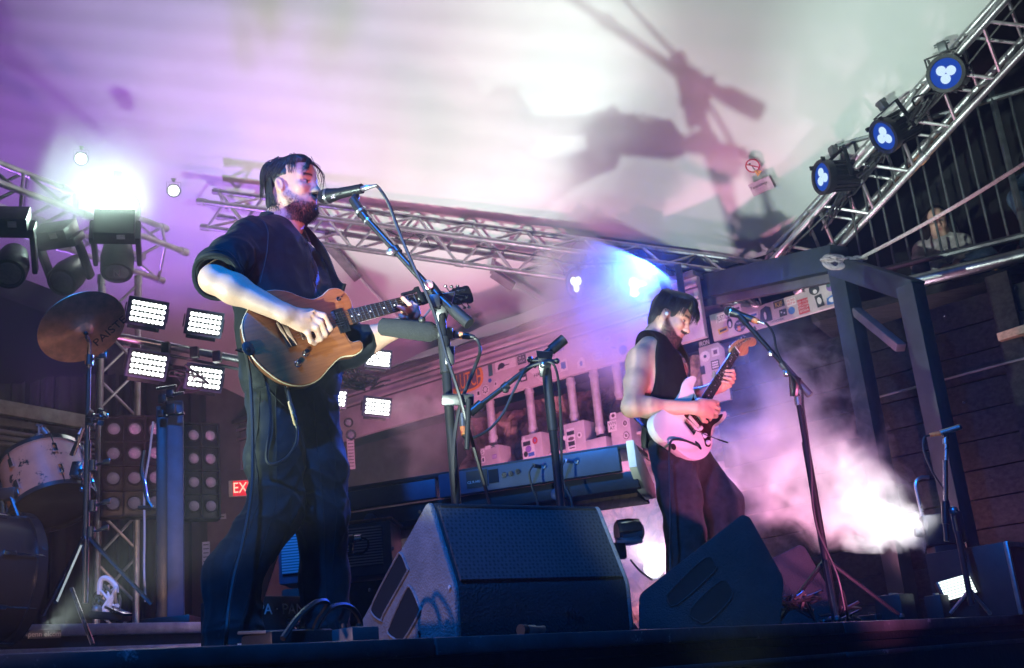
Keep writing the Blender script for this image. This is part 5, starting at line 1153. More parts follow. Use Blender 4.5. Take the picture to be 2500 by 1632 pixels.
tangle('cable_bundle', 'dark hardware and cables below the LED panels right of the singer', P(880, 925, 8.5), 14, .05, .009, 9, e1, .1)
# blinder walls
def blinder(px0, py0, dx, dyc, dyr, cols, rows, Y, dY, w, lab):
    """wall of round lamps; every lamp a part"""
    o = P(px0, py0, Y); ex = P(px0+dx*(cols-1), py0+dyc*(cols-1), Y+dY)-o; ex = Vector((ex.x, ex.y, 0)); st = ex.length/(cols-1); ex.normalize(); n_ = Vector((ex.y, -ex.x, 0)); n_ = n_ if n_.y < 0 else -n_
    zs = (o.z-P(px0, py0+dyr*(rows-1), Y).z)/(rows-1); t = thing('blinder_wall', lab, 'stage light', o-UP*(zs*rows))
    M = frame(o, ex, UP); W = st*cols; H = zs*rows
    MB().box((st*(cols-1)/2, .06, -zs*(rows-1)/2), (W+.02, .10, H+.02), M, .006).build('cabinet', 'lamp_black', t)
    for i in range(cols+1): MB().box((st*(i-.5), -.002, -zs*(rows-1)/2), (.012, .03, H), M).build('divider', 'black_metal', t)
    for j in range(rows+1): MB().box((st*(cols-1)/2, -.004, -zs*(j-.5)), (W, .03, .012), M).build('divider', 'black_metal', t)
    for i in range(cols):
        for j in range(rows):
            c = o+ex*(st*i)-UP*(zs*j)+n_*.004
            lp = MB().lathe(c, n_, [(0, w*1.25), (.012, w*1.22), (.012, w*1.04), (.0, w)], 20, False).build('lamp_ring', 'lamp_black', t)
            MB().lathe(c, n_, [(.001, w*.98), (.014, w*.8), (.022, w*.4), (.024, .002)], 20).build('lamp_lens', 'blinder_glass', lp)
    return t
mat('blinder_glass', (.24, .22, .28), .25, 0, .5, 160, .8, 260, spec=.8, emit=(.30, .25, .45), es=.10)  # faint violet glow put into the glass of unlit lamps
blinder(278, 1048, 51, 6, 60.5, 3, 4, 7.2, .10, .040, 'left bank of round unlit lamps behind the drum hardware'); blinder(431, 1062, 41, 5, 58, 3, 4, 7.6, .12, .037, 'right bank of round unlit lamps beside the exit sign')
# vertical truss tower behind the lamps
def tower(px, pb, pt, Y, w, lab):
    a = P(px, pt, Y); b = Vector((a.x, a.y, .02)); return truss('truss_tower', lab, b, a, (1, .35, 0), w, w, 9, .022, .010)
tower(293, 1500, 700, 7.75, .25, 'upright truss tower behind the left bank of round lamps')
# blue-lit crank stand
cs = thing('crank_stand', 'tall dark lifting stand with a square mast and splayed base between the lamp banks', 'stand', FL(412, 1700, 0))
a = P(408, 985, 6.15); mat('mast_blue', (.05, .075, .14), .45, .1, .3, 8)  # blue stage light put into the dark steel mast's colour
bx_, by_ = a.x, a.y
for (dx, w, z1, mt) in ((-.028, .060, a.z-.02, 'black_metal'), (.046, .085, a.z, 'mast_blue')): MB().box((0, 0, 0), (w, w, z1-.3), Matrix.Translation((bx_+dx, by_, .3+(z1-.3)/2)) @ Matrix.Rotation(.25, 4, 'Z'), .006).build('mast', mt, cs)
for (px, py, r) in ((397, 975, .035), (415, 962, .03), (418, 1000, .04), (393, 1010, .028)): MB().box((0, 0, 0), (r*1.2, r, r*1.4), Matrix.Translation(P(px, py, 6.05)), .006).build('bracket', 'black_metal', cs)
for (px, py) in ((405, 948), (424, 965), (425, 1016)): q = P(px, py, 6.05); MB().tube(q-Vector((.05, 0, 0)), q+Vector((.06, -.01, .005)), .008).build('handle', 'chrome', cs)
for i in range(4):
    an = .7+i*1.5708; d = Vector((math.cos(an), math.sin(an), 0)); b0 = Vector((bx_+.02, by_, 0)); MB().obox(b0+d*.08+UP*.36, b0+d*.62+UP*.05, .05, .05, UP, .005).build('outrigger', 'black_metal', cs); MB().box((0, 0, 0), (.10, .10, .03), Matrix.Translation(b0+d*.62+UP*.02), .005).build('foot', 'black_rubber', cs)
MB().box((0, 0, 0), (.26, .22, .10), Matrix.Translation((bx_+.02, by_, .36)), .01).build('base_block', 'black_metal', cs)
q = P(352, 1170, 6.0); MB().path([Vector(v) for v in spline([P(352, 1100, 6.), P(346, 1150, 6.), P(352, 1180, 6.), P(358, 1215, 6.), P(372, 1240, 6.)], 6)], .012, 8).build('crank', 'chrome', cs); MB().tube(P(338, 1240, 6.), P(372, 1241, 6.), .012).build('crank_grip', 'black_plastic', cs)
cable('hanging_cable', [P(374, 1030, 6.), P(365, 1110, 6.), P(353, 1190, 6.), P(353, 1300, 6.), P(352, 1390, 6.), P(355, 1470, 6.)], .006, 'sticker_white', label='thin pale cable hanging straight down beside the crank', cat='cable')
# EXIT sign
ex = thing('exit_sign', 'red lit EXIT sign on a grey box behind the singer', 'sign', P(596, 1190, 8.0)); mat('exit_red', (.5, .02, .03), .4, 0, .1, 20, emit=(.9, .02, .04), es=.75); emis('exit_letters', (1., .35, .25), 2.2)
M = frame(P(594, 1192, 8.), Vector((.97, .24, 0)), Vector((.24, -.97, 0)) @ Matrix.Identity(3) if False else Vector((.2, -.97, -.05)))
MB().box((0, 0, -.03), (.20, .115, .05), M, .004).build('housing', 'label_white', ex); MB().box((.012, 0, -.003), (.165, .105, .010), M).build('face', 'exit_red', ex); text('lettering', 'EXIT', M @ Matrix.Translation((.012, 0, .004)), .105, 'exit_letters', ex, .001, sx=.78)
# ================================================================== drums
rs0 = FL(-420, 1532, .33); rs1 = FL(525, 1518, .33); RD = (rs1-rs0).normalized(); RN = Vector((-RD.y, RD.x, 0)); RN = RN if RN.y > 0 else -RN
rs = thing('drum_riser', 'low drum platform with two aluminium edge rails at the left', 'platform', (rs1.x, rs1.y, 0)); RL = (rs1-rs0).length
def rM(a, b, z): return frame(rs0+RD*a+RN*b+UP*(z-rs0.z), RD, UP)
MB().box((0, 0, 0), (RL, 2.6, .04), rM(RL/2, 1.34, .308)).build('deck', 'stage_black', rs)
for z, h in ((.305, .050), (.205, .050)): MB().box((0, 0, 0), (RL, .04, h), rM(RL/2, .02, z), .004).build('edge_rail', 'aluminium', rs)
MB().box((0, 0, 0), (RL, .02, .055), rM(RL/2, .035, .255)).build('rail_gap', 'black_metal', rs); MB().box((0, 0, 0), (RL, .02, .10), rM(RL/2, .05, .13)).build('skirt', 'drape', rs)
for a in (.15, RL*.5, RL-.1): MB().box((0, 0, 0), (.05, .05, .18), rM(a, .10, .09)).build('leg', 'aluminium', rs)
q = PL(108, 1549, rs0, RN, -.002); tM = frame(q, RD, -RN); MB().box((0, 0, 0), (.15, .034, .003), tM).build('name_plate', 'steel_grey', rs); text('lettering', 'penn elcom', tM @ Matrix.Translation((0, 0, .003)), .032, 'label_white', rs)
# cymbal on a stand
cyo = P(203, 803, 4.55); cn = (RT*.60-UI*.62+BK*.60).normalized(); cst = thing('cymbal_stand', 'bronze crash cymbal on a chrome stand, tilted towards the camera', 'cymbal', FL(222, 1700, .33))
m = MB(); pr = [(-.034, .006), (-.034, .010), (-.030, .022), (-.018, .040), (-.012, .048), (-.006, .10), (.002, .16), (.010, .208), (.0112, .2085), (.0035, .16), (-.0045, .10), (-.0105, .048), (-.0165, .040), (-.0285, .022), (-.0325, .010), (-.0325, .006)]
cM_ = frame(cyo, (RT-cn*RT.dot(cn)), cn); m.lathe((0, 0, 0), (0, 0, 1), [(-a*.9, b*.89) for a, b in pr], 72, False); cy = m.build('cymbal', 'cymbal_bronze', cst, False, WM[cst.name].inverted() @ cM_)
N = MATS['cymbal_bronze'].node_tree; tg_ = N.nodes.new('ShaderNodeTangent'); tg_.direction_type = 'RADIAL'; tg_.axis = 'Z'; bs_ = N.nodes['Principled BSDF']; bs_.inputs['Anisotropic'].default_value = .85; N.links.new(tg_.outputs[0], bs_.inputs['Tangent'])
cu = (UI*.55+RT*.75); cu = (cu-cn*cu.dot(cn)).normalized(); cv = cn.cross(cu)
tM = frame(cyo+cu*.06-cv*.10+cn*.009, cu, cn)
text('lettering', 'PAISTE', tM, .058, 'print_black', cy, .0004, shear=.1)
MB().lathe(cyo+cn*.010, cn, [(0, .020), (.012, .019), (.018, .010), (.03, .008)], 14).build('felt_nut', 'black_plastic', cst)
zt_ = P(217, 885, 4.62); ax_, ay_ = zt_.x, zt_.y
m = MB(); m.path([cyo+cn*.02-UP*.0, P(218, 835, 4.60), zt_], .009, 8); m.tube(zt_, Vector((ax_, ay_, .85)), .010); m.build('upper_tube', 'chrome', cst)
MB().tube(Vector((ax_+.002, ay_, 1.02)), Vector((ax_+.002, ay_, .36)), .0145, n=12).build('lower_tube', 'chrome', cst)
def hw(px, py, Y, s=1., par=cst):
    q = P(px, py, Y); m = MB(); m.lathe(q-UP*.022*s, UP, [(0, .018*s), (.044*s, .018*s)], 12); m.tube(q, q+Vector((.05*s, -.012, .006)), .006*s); m.box((.062*s, -.012, .01), (.030*s, .008, .022*s), Matrix.Translation(q), .003); m.build('clamp', 'chrome', par)
for (px, py) in ((218, 880), (222, 1028), (226, 1138), (226, 1236), (222, 1300)): hw(px, py, 4.6)
for i in range(3):
    an = .5+i*2.094; d = Vector((math.cos(an), math.sin(an), 0)); b0 = Vector((ax_, ay_, 0)); MB().path([b0+UP*.62+d*.015, b0+d*.26+UP*.345], .009, 6).build('leg', 'chrome', cst)
# rack tom
mat('tom_wrap', (.46, .23, .14), .4, 0, 0, 5, .1, 30, coat=.25, col2=(.26, .12, .085)); mat('tom_stain', (.012, .012, .014), .5, 0, .2)
N = MATS['tom_wrap'].node_tree.nodes; L_ = MATS['tom_wrap'].node_tree.links; b = N['Principled BSDF']; nz = N.new('ShaderNodeTexNoise'); nz.inputs['Scale'].default_value = 15; nz.inputs['Detail'].default_value = 7; nz.inputs['Roughness'].default_value = .7
rp_ = N.new('ShaderNodeValToRGB'); rp_.color_ramp.elements[0].position = .575; rp_.color_ramp.elements[1].position = .60; mx = N.new('ShaderNodeMix'); mx.data_type = 'RGBA'; src = b.inputs['Base Color'].links[0].from_socket
tcn = N.new('ShaderNodeTexCoord'); L_.new(tcn.outputs['Object'], nz.inputs[0]); L_.new(nz.outputs[0], rp_.inputs[0]); L_.new(rp_.outputs[0], mx.inputs[0]); L_.new(src, mx.inputs[6]); mx.inputs[7].default_value = (.012, .011, .012, 1); L_.new(mx.outputs[2], b.inputs['Base Color'])
mat('drum_head', (.025, .022, .018), .35, 0, .4, 14, coat=.2); mat('drum_black', (.014, .014, .016), .35, 0, .3, 10, coat=.3)
tb = P(130, 1238, 4.85); ta = (-RT*.44+UI*.74-BK*.52).normalized(); TR, TL = .172, .245
tom = thing('rack_tom', 'scuffed tan rack tom drum with peeling black patches seen from below', 'drum', tb)
MB().lathe(tb, ta, [(0.01, TR), (TL-.01, TR)], 48, False).build('shell', 'tom_wrap', tom)
MB().lathe(tb, ta, [(.004, TR*.99), (.0, TR*.9), (.001, .001)], 48).build('bottom_head', 'drum_head', tom); MB().lathe(tb+ta*TL, ta, [(-.004, .001), (0, TR*.98)], 48).build('top_head', 'white_plastic', tom)
for s, nm in ((0, 'bottom_hoop'), (TL, 'top_hoop')): MB().lathe(tb+ta*(s-.012), ta, [(0, TR+.002), (.002, TR+.010), (.022, TR+.010), (.024, TR+.002)], 48, False).build(nm, 'chrome' if s else 'drum_black', tom)
tu, tv, _ = basis(ta)
for i in range(6):
    a = i*math.pi/3+.25; o_ = tu*math.cos(a)+tv*math.sin(a)
    for s in (.065, TL-.065): MB().obox(tb+ta*(s-.022)+o_*(TR+.008), tb+ta*(s+.022)+o_*(TR+.008), .020, .018, o_, .004).build('lug', 'chrome', tom)
    MB().tube(tb+ta*(TL-.04)+o_*(TR+.012), tb+ta*(TL+.005)+o_*(TR+.012), .003, n=6).build('tension_rod', 'chrome', tom); MB().tube(tb+ta*.04+o_*(TR+.012), tb-ta*.004+o_*(TR+.012), .003, n=6).build('tension_rod', 'chrome', tom)
mo = P(190, 1150, 4.75); MB().box((0, 0, 0), (.05, .05, .07), frame(mo, RT, ta), .008).build('mount_block', 'chrome', tom); MB().path([mo, P(205, 1150, 4.68), P(222, 1140, 4.6)], .010, 8).build('mount_arm', 'chrome', tom)
for (px, py) in ((199, 1160), (205, 1178), (200, 1195)): MB().sphere(P(px, py, 4.72), .014, 10).build('wing_nut', 'chrome', tom)
# small drum microphones
dm = thing('drum_microphone', 'small grey microphone clipped over the tom drum', 'microphone', P(95, 1070, 4.9))
q = P(95, 1058, 4.9); MB().lathe(P(95, 1078, 4.9), UP, [(0, .016), (.004, .019), (.030, .019), (.034, .014)], 14).build('capsule', 'steel_grey', dm); MB().tube(q, P(95, 1042, 4.9), .006).build('stem', 'steel_grey', dm); MB().tube(P(88, 1040, 4.9), P(103, 1040, 4.9), .006).build('cap', 'steel_grey', dm)
dm = thing('drum_microphone', 'silver clip-on microphone angled across the top of the tom drum', 'microphone', P(120, 1065, 4.85))
MB().path([P(104, 1048, 4.85), P(116, 1062, 4.85)], .014, 10).build('body', 'steel_grey', dm); MB().path([P(116, 1062, 4.85), P(135, 1080, 4.83), P(150, 1108, 4.8)], .007, 8).build('arm', 'black_metal', dm); MB().path([P(110, 1065, 4.84), P(114, 1071, 4.84)], .012, 10).build('ring', 'label_white', dm)
dm = thing('drum_microphone', 'slim microphone standing up beside the chrome cymbal stand', 'microphone', P(180, 1110, 4.7))
MB().path([P(203, 1045, 4.7), P(195, 1062, 4.7)], [.006, .011], 10).build('tip', 'label_white', dm); MB().path([P(195, 1062, 4.7), P(189, 1076, 4.7)], .012, 10).build('collar', 'chrome', dm); MB().path([P(190, 1076, 4.7), P(174, 1112, 4.72)], .009, 8).build('body', 'black_metal', dm); MB().path([P(204, 1045, 4.69), P(180, 1112, 4.7)], .006, 6).build('rod', 'chrome', dm)
cl = thing('multi_clamp', 'black and chrome clamp cluster on the cymbal stand', 'clamp', P(240, 1018, 4.6))
rr_ = np.random.RandomState(6)
for i in range(9): q = P(228+rr_.uniform(-10, 28), 1018+rr_.uniform(-14, 14), 4.58); MB().box((0, 0, 0), (.022, .018, .026), frame(q, Vector(rr_.normal(0, 1, 3)), Vector(rr_.normal(0, 1, 3))), .003).build('joint', 'chrome' if i % 3 == 0 else 'black_metal', cl)
# bass drum
bd = thing('bass_drum', 'black bass drum at the lower left edge of the picture', 'drum', FL(40, 1700, .33)); bo = P(22, 1412, 4.75); bax = Vector((-.62, -.72, .06)).normalized(); BR = .255
MB().lathe(bo-bax*.02, bax, [(0, BR), (.36, BR)], 56, False).build('shell', 'drum_black', bd); MB().lathe(bo-bax*.02, bax, [(0, BR*.99), (-.002, .001)], 56).build('batter_head', 'drum_head', bd); MB().lathe(bo+bax*.34, bax, [(0, BR*.99), (.004, .001)], 56).build('front_head', 'drum_head', bd)
for s in (-.03, .31): MB().lathe(bo+bax*s, bax, [(0, BR), (0, BR+.016), (.04, BR+.016), (.04, BR)], 56, False).build('hoop', 'drum_black' if s < 0 else 'steel_grey', bd)
bu, bv, _ = basis(bax)
for i in range(8):
    a = i*math.pi/4+.2; o_ = bu*math.cos(a)+bv*math.sin(a); MB().tube(bo-bax*.02+o_*(BR+.014), bo+bax*.12+o_*(BR+.014), .004, n=6).build('tension_rod', 'chrome', bd); MB().obox(bo+bax*.10+o_*(BR+.010), bo+bax*.15+o_*(BR+.010), .02, .018, o_, .004).build('lug', 'chrome', bd)
MB().path([bo+Vector((.24, .05, -.06)), bo+Vector((.36, -.02, -.30))], .009, 8).build('spur', 'chrome', bd)
lp = thing('tom_leg', 'chrome leg and dark clamp under the tom at the left edge', 'stand', P(14, 1260, 4.7)); MB().tube(P(6, 1215, 4.7), P(10, 1300, 4.7), .012).build('tube', 'chrome', lp); MB().path([P(24, 1205, 4.68), P(45, 1262, 4.68)], .010, 8).build('arm', 'chrome', lp); MB().box((0, 0, 0), (.10, .06, .05), Matrix.Translation(P(14, 1208, 4.7)), .01).build('clamp', 'black_metal', lp)
# pedal and cable heap on the riser
cp_ = thing('cable_heap', 'tangle of pale and black cables at the foot of the cymbal stand', 'cables', FL(250, 1480, .33)); rr_ = np.random.RandomState(12)
for i in range(16):
    pts = [P(228+rr_.uniform(0, 62), 1505-rr_.uniform(0, 75)*(1 if j in (1, 2) else .4), 4.75+rr_.uniform(-.1, .1)) for j in range(5)]; MB().path([Vector(q) for q in spline(pts, 6)], .006 if i > 3 else .010, 6).build('cable', 'sticker_white' if i % 3 == 0 else 'cable', cp_)
MB().path([Vector(q) for q in spline([P(243, 1452, 4.7), P(246, 1418, 4.7), P(262, 1413, 4.7), P(281, 1430, 4.7), P(284, 1448, 4.7)], 8)], .011, 8).build('loop', 'label_white', cp_)
pd = thing('drum_pedal', 'low dark pedal with chrome plates on the drum platform', 'pedal', FL(260, 1500, .33)); MB().obox(P(228, 1502, 4.62), P(310, 1508, 4.6), .08, .03, UP, .006).build('plate', 'black_metal', pd); MB().obox(P(266, 1482, 4.6), P(312, 1502, 4.55), .05, .012, UP, .004).build('footboard', 'chrome', pd); MB().sphere(P(236, 1490, 4.6), .022, 10).build('wheel', 'steel_grey', pd)
# ================================================================== monitors
mat('monitor_paint', (.20, .19, .20), .72, 0, .35, 9, .6, 160); mat('monitor_dark', (.014, .016, .019), .7, 0, .3, 9, .6, 160); mat('grille', (.024, .027, .034), .55, .1, .2, 40, .6, 420); mat('cone', (.02, .02, .022), .6)
def perforate(name, pitch, dark, light):
    m_ = MATS[name]; N = m_.node_tree.nodes; L = m_.node_tree.links; tc = N.new('ShaderNodeTexCoord'); v = N.new('ShaderNodeTexVoronoi'); v.inputs['Scale'].default_value = 1/pitch; v.inputs['Randomness'].default_value = .15; L.new(tc.outputs['Object'], v.inputs[0])
    r = N.new('ShaderNodeMapRange'); r.inputs[1].default_value = .28; r.inputs[2].default_value = .5; L.new(v.outputs['Distance'], r.inputs[0]); x = N.new('ShaderNodeMix'); x.data_type = 'RGBA'; L.new(r.outputs[0], x.inputs[0]); x.inputs[6].default_value = (*dark, 1); x.inputs[7].default_value = (*light, 1); L.new(x.outputs[2], N['Principled BSDF'].inputs['Base Color'])
perforate('grille', .011, (.008, .009, .012), (.045, .05, .06))
def scuff(name, thr, col, scale):
    m_ = MATS[name]; N = m_.node_tree.nodes; L = m_.node_tree.links; b = N['Principled BSDF']; src = b.inputs['Base Color'].links[0].from_socket; tc = N.new('ShaderNodeTexCoord'); z = N.new('ShaderNodeTexNoise'); z.inputs['Scale'].default_value = scale; z.inputs['Detail'].default_value = 9; z.inputs['Roughness'].default_value = .75; L.new(tc.outputs['Object'], z.inputs[0])
    r = N.new('ShaderNodeMapRange'); r.inputs[1].default_value = thr; r.inputs[2].default_value = thr+.05; L.new(z.outputs[0], r.inputs[0]); x = N.new('ShaderNodeMix'); x.data_type = 'RGBA'; L.new(r.outputs[0], x.inputs[0]); L.new(src, x.inputs[6]); x.inputs[7].default_value = (*col, 1); L.new(x.outputs[2], b.inputs['Base Color'])
scuff('monitor_paint', .62, (.42, .40, .40), 22); scuff('monitor_dark', .66, (.10, .10, .11), 18); scuff('edge_trim', .6, (.28, .29, .3), 14); scuff('stage_black', .64, (.06, .06, .065), 9); scuff('dark_paint', .66, (.06, .065, .07), 12)
def wedge(name, lab, prof, o, x, e, wdt, side_m, slots, bev=.02):
    """prof: (s, z) outline of the side, o origin, x horizontal direction of s, e extrusion"""
    x = Vector(x).normalized(); e = Vector(e).normalized(); t = thing(name, lab, 'speaker', o); n = len(prof)
    # side cheeks; each slot is a near-black plate, its shade in the colour
    rd = []
    for i in range(n):
        a, b, c = [Vector(prof[(i+k) % n]) for k in (-1, 0, 1)]; r_ = min(bev, (b-a).length*.4, (c-b).length*.4); p0 = b+(a-b).normalized()*r_; p1 = b+(c-b).normalized()*r_
        rd += [tuple(p0.lerp(b, .0)), tuple(p0.lerp(b, .5).lerp(b.lerp(p1, .5), .5)), tuple(p1)]
    side = 1 if x.cross(UP).dot(e) > 0 else -1
    def pr(out, d0, d1, bv=0.): 
        m = MB(); z0, z1 = (d0, d1) if side > 0 else (-d1, -d0); m.prism(out, o, x, UP, z0, z1, bv); return m
    body = pr(rd, .018, wdt-.018).build('cabinet', 'monitor_dark', t)
    for d0, d1 in ((0, .018), (wdt-.018, wdt)): 
        ck = pr(rd, d0, d1, .004); ck.build('side_cheek', side_m, t)
    for sl in slots:
        sp = [tuple(q) for q in spline(sl, 3, True)]
        h = pr(sp, -.0025, .0005); h.build('handle_slot_plate', 'near_black', t)
        c = Vector((sum(q[0] for q in sl)/len(sl), sum(q[1] for q in sl)/len(sl))); rim = [o+x*q[0]+UP*q[1]-e*.002 for q in sp]; MB().path(rim+[rim[0]], .004, 6, False).build('handle_rim', side_m, t)
    return t, rd, pr
mat('near_black', (.004, .004, .005), .9, 0, .2)
La = P(1050, 1222, 3.25); Me = Vector((.80, .60, 0)); Ms = Vector((-.60, .80, 0)); zA = La.z; Ra_w = .635
def m1(px, py): p = PL(px, py, La, -Me); return ((p-La).dot(Ms), p.z)
f0 = m1(1108, 1434); o1 = Vector((La.x, La.y, 0))
prof1 = [(f0[0], f0[1]), (0.012, zA+.002), (m1(870, 1545)[0], .09), (m1(870, 1545)[0], .002), (f0[0]+.006, .002)]
s1 = [m1(*q) for q in ((980, 1352), (996, 1388), (994, 1400), (938, 1500), (932, 1516), (910, 1498), (913, 1470), (966, 1368))]
s2 = [m1(*q) for q in ((1004, 1434), (1024, 1478), (1025, 1498), (992, 1556), (978, 1566), (950, 1548), (955, 1522), (990, 1445))]
w1_, rd1, pr1 = wedge('stage_monitor', 'large wedge floor monitor with worn grey side in front of the keyboard', prof1, o1, Ms, Me, Ra_w, 'monitor_paint', (s1, s2))
# grille on its sloping front, a little proud, with seams
A0 = Vector((o1.x, o1.y, 0))+Ms*prof1[0][0]+UP*prof1[0][1]; A1 = Vector((o1.x, o1.y, 0))+Ms*.012+UP*zA; gd = (A1-A0); gl_ = gd.length; gd.normalize(); gn = Me.cross(gd).normalized(); gn = gn if gn.y < 0 else -gn
M = frame(A0+gd*gl_/2+Me*Ra_w/2+gn*.004, Me, gn); MB().box((0, 0, 0), (Ra_w-.05, gl_-.035, .010), M, .004).build('grille', 'grille', w1_); MB().box((0, gl_/2-.022 if frame((0, 0, 0), Me, gn).col[1].xyz.dot(gd) > 0 else -gl_/2+.022, .006), (Ra_w-.06, .006, .004), M).build('grille_seam', 'near_black', w1_)
for (px, py) in ((1028, 1250), (962, 1340), (905, 1440), (1026, 1545), (1100, 1434)):
    q = PL(px, py, La, -Me, .003); MB().lathe(q-Me*0, -Me, [(0, .006), (.003, .005)], 10).build('screw', 'near_black' if px != 1100 else 'label_white', w1_)
q = o1+Ms*(f0[0]-.004)+Me*.40+UP*.07; text('lettering', 'M6', frame(q, Me, -Ms), .05, 'monitor_dark', w1_)
# second monitor: its side faces the camera
Q0 = P(1700, 1400, 4.55); n2 = Vector((-.10, -.995, 0)).normalized(); x2 = Vector((.995, -.10, 0)).normalized()
def m2(px, py): p = PL(px, py, Q0, n2); return ((p-Q0).dot(x2), p.z)
pr2 = [m2(1812, 1256), m2(1560, 1452), m2(1556, 1545), m2(1905, 1540), m2(1914, 1412), m2(1830, 1262)]
pr2[2] = (pr2[2][0], .002); pr2[3] = (pr2[3][0], .002)
sA = [m2(*q) for q in ((1722, 1362), (1746, 1380), (1742, 1398), (1652, 1478), (1628, 1462), (1640, 1440))]; sB = [m2(*q) for q in ((1760, 1418), (1786, 1440), (1782, 1466), (1730, 1518), (1702, 1516), (1684, 1490))]
wedge('stage_monitor', 'dark wedge monitor with two handle slots in front of the man in the tank top', pr2, Vector((Q0.x, Q0.y, 0)), x2, -n2, .55, 'monitor_dark', (sA, sB))
Q0b = P(1950, 1420, 5.35)
def m3(px, py): p = PL(px, py, Q0b, n2); return ((p-Q0b).dot(x2), p.z)
pr3 = [m3(1952, 1330), m3(1870, 1372), m3(1862, 1500), m3(2030, 1500), m3(2022, 1435), m3(1965, 1336)]; pr3[2] = (pr3[2][0], .002); pr3[3] = (pr3[3][0], .002)
wedge('stage_monitor', 'small dark wedge monitor just right of the one with two slots', pr3, Vector((Q0b.x, Q0b.y, 0)), x2, -n2, .45, 'monitor_dark', ())
# ================================================================== keyboard on its stand
zk = P(845, 1195, 5.25).z; K0 = FL(838, 1196, zk); K1_ = FL(1530, 1088, zk); KD = (K1_-K0).normalized(); KN = Vector((-KD.y, KD.x, 0)); KN = KN if KN.y > 0 else -KN; KL = (K1_-K0).length
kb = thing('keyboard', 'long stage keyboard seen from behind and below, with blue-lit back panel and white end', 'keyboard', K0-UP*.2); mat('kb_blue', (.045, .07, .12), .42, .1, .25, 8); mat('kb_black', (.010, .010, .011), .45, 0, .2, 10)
def kM(a, b, z): return frame(K0+KD*a+KN*b+UP*z, KD, UP)
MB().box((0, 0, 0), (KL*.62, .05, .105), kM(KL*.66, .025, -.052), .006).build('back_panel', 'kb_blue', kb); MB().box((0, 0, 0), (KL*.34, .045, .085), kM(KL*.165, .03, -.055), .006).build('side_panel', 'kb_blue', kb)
MB().box((0, 0, 0), (KL+.16, .30, .02), kM(KL*.46, .17, .004), .004).build('top', 'kb_black', kb); MB().box((0, 0, 0), (KL+.1, .32, .075), kM(KL*.48, .20, -.142), .006).build('bottom_shell', 'kb_black', kb)
for i in range(14): MB().sphere(K0+KD*(KL*(.1+.066*i))+KN*(.10+.09*(i % 3))-UP*.180, .0035, 6).build('screw', 'chrome', kb)
ck = [(-.02, .015), (.15, -.04), (.335, -.13), (.335, -.19), (.25, -.205), (.10, -.185), (-.02, -.10)]
MB().prism(ck, K0+KD*(KL+.002), KN, UP, 0 if KN.cross(UP).dot(KD) > 0 else -.035, .035 if KN.cross(UP).dot(KD) > 0 else 0, .004).build('end_cheek', 'white_plastic', kb)
def kpt(px, py, off=.002): return PL(px, py, K0, -KN, off)
for (px, py) in ((1232, 1160), (1248, 1157), (1265, 1152)): MB().lathe(kpt(px, py), -KN, [(0, .012), (.004, .012), (.004, .008), (.006, .007), (.006, .001)], 14).build('jack_socket', 'chrome', kb)
for (px, py) in ((1328, 1140), (1408, 1128), (1363, 1138)): MB().lathe(kpt(px, py), -KN, [(0, .010), (.004, .010), (.004, .006), (.002, .001)], 12).build('jack_socket', 'steel_grey', kb)
for (px, py, w, h, mt) in ((1165, 1170, .10, .075, 'kb_black'), (1205, 1163, .045, .06, 'near_black')): MB().box((0, 0, 0), (w, h, .004), frame(kpt(px, py), KD, -KN)).build('connector_plate', mt, kb)
text('lettering', 'CE R-HU', frame(kpt(1158, 1178, .006), KD, -KN), .016, 'label_white', kb)
for (px, py, c) in ((1318, 1140, 'cable'), (1396, 1128, 'sticker_blue')): MB().path([kpt(px, py, .0), kpt(px-8, py+1, .05)], .009, 8).build('plug', c, kb)
cable('keyboard_cable', [kpt(1310, 1141, .05), kpt(1302, 1160, .06), kpt(1308, 1195, .05), kpt(1318, 1225, .04), kpt(1320, 1280, .04)], .005, label='thin cable plugged into the middle of the keyboard', cat='cable'); cable('keyboard_cable', [kpt(1386, 1128, .05), kpt(1380, 1150, .06), kpt(1386, 1190, .05), kpt(1402, 1225, .05), kpt(1410, 1290, .05)], .005, label='cable hanging from the right part of the keyboard', cat='cable')
ks = thing('keyboard_stand', 'keyboard stand with wooden shelf and round white tube arms', 'stand', FL(1250, 1600, 0)); mat('shelf_wood', (.26, .13, .085), .55, 0, .3, 6, .2, 20, stretch=(10, 1, 1))
MB().box((0, 0, 0), (KL*.95, .26, .018), kM(KL*.52, .26, -.195), .003).build('shelf', 'shelf_wood', ks)
for a, (px, py) in ((.03, (900, 1268)), (.66, (1358, 1206))):
    q = PL(px, py, K0, -KN, -.02); MB().tube(q, q+KN*.40-UP*.02, .026, n=16).build('arm', 'aluminium', ks); MB().lathe(q+KN*.002, -KN, [(0, .028), (.012, .028), (.016, .022), (.018, .001)], 16).build('end_cap', 'mast_blue', ks)
    MB().path([q+KN*.06-UP*.02, q+KN*.22-UP*.4+KD*.10, Vector((q.x, q.y, .03))+KN*.34+KD*.22], .022, 10).build('leg', 'aluminium', ks)
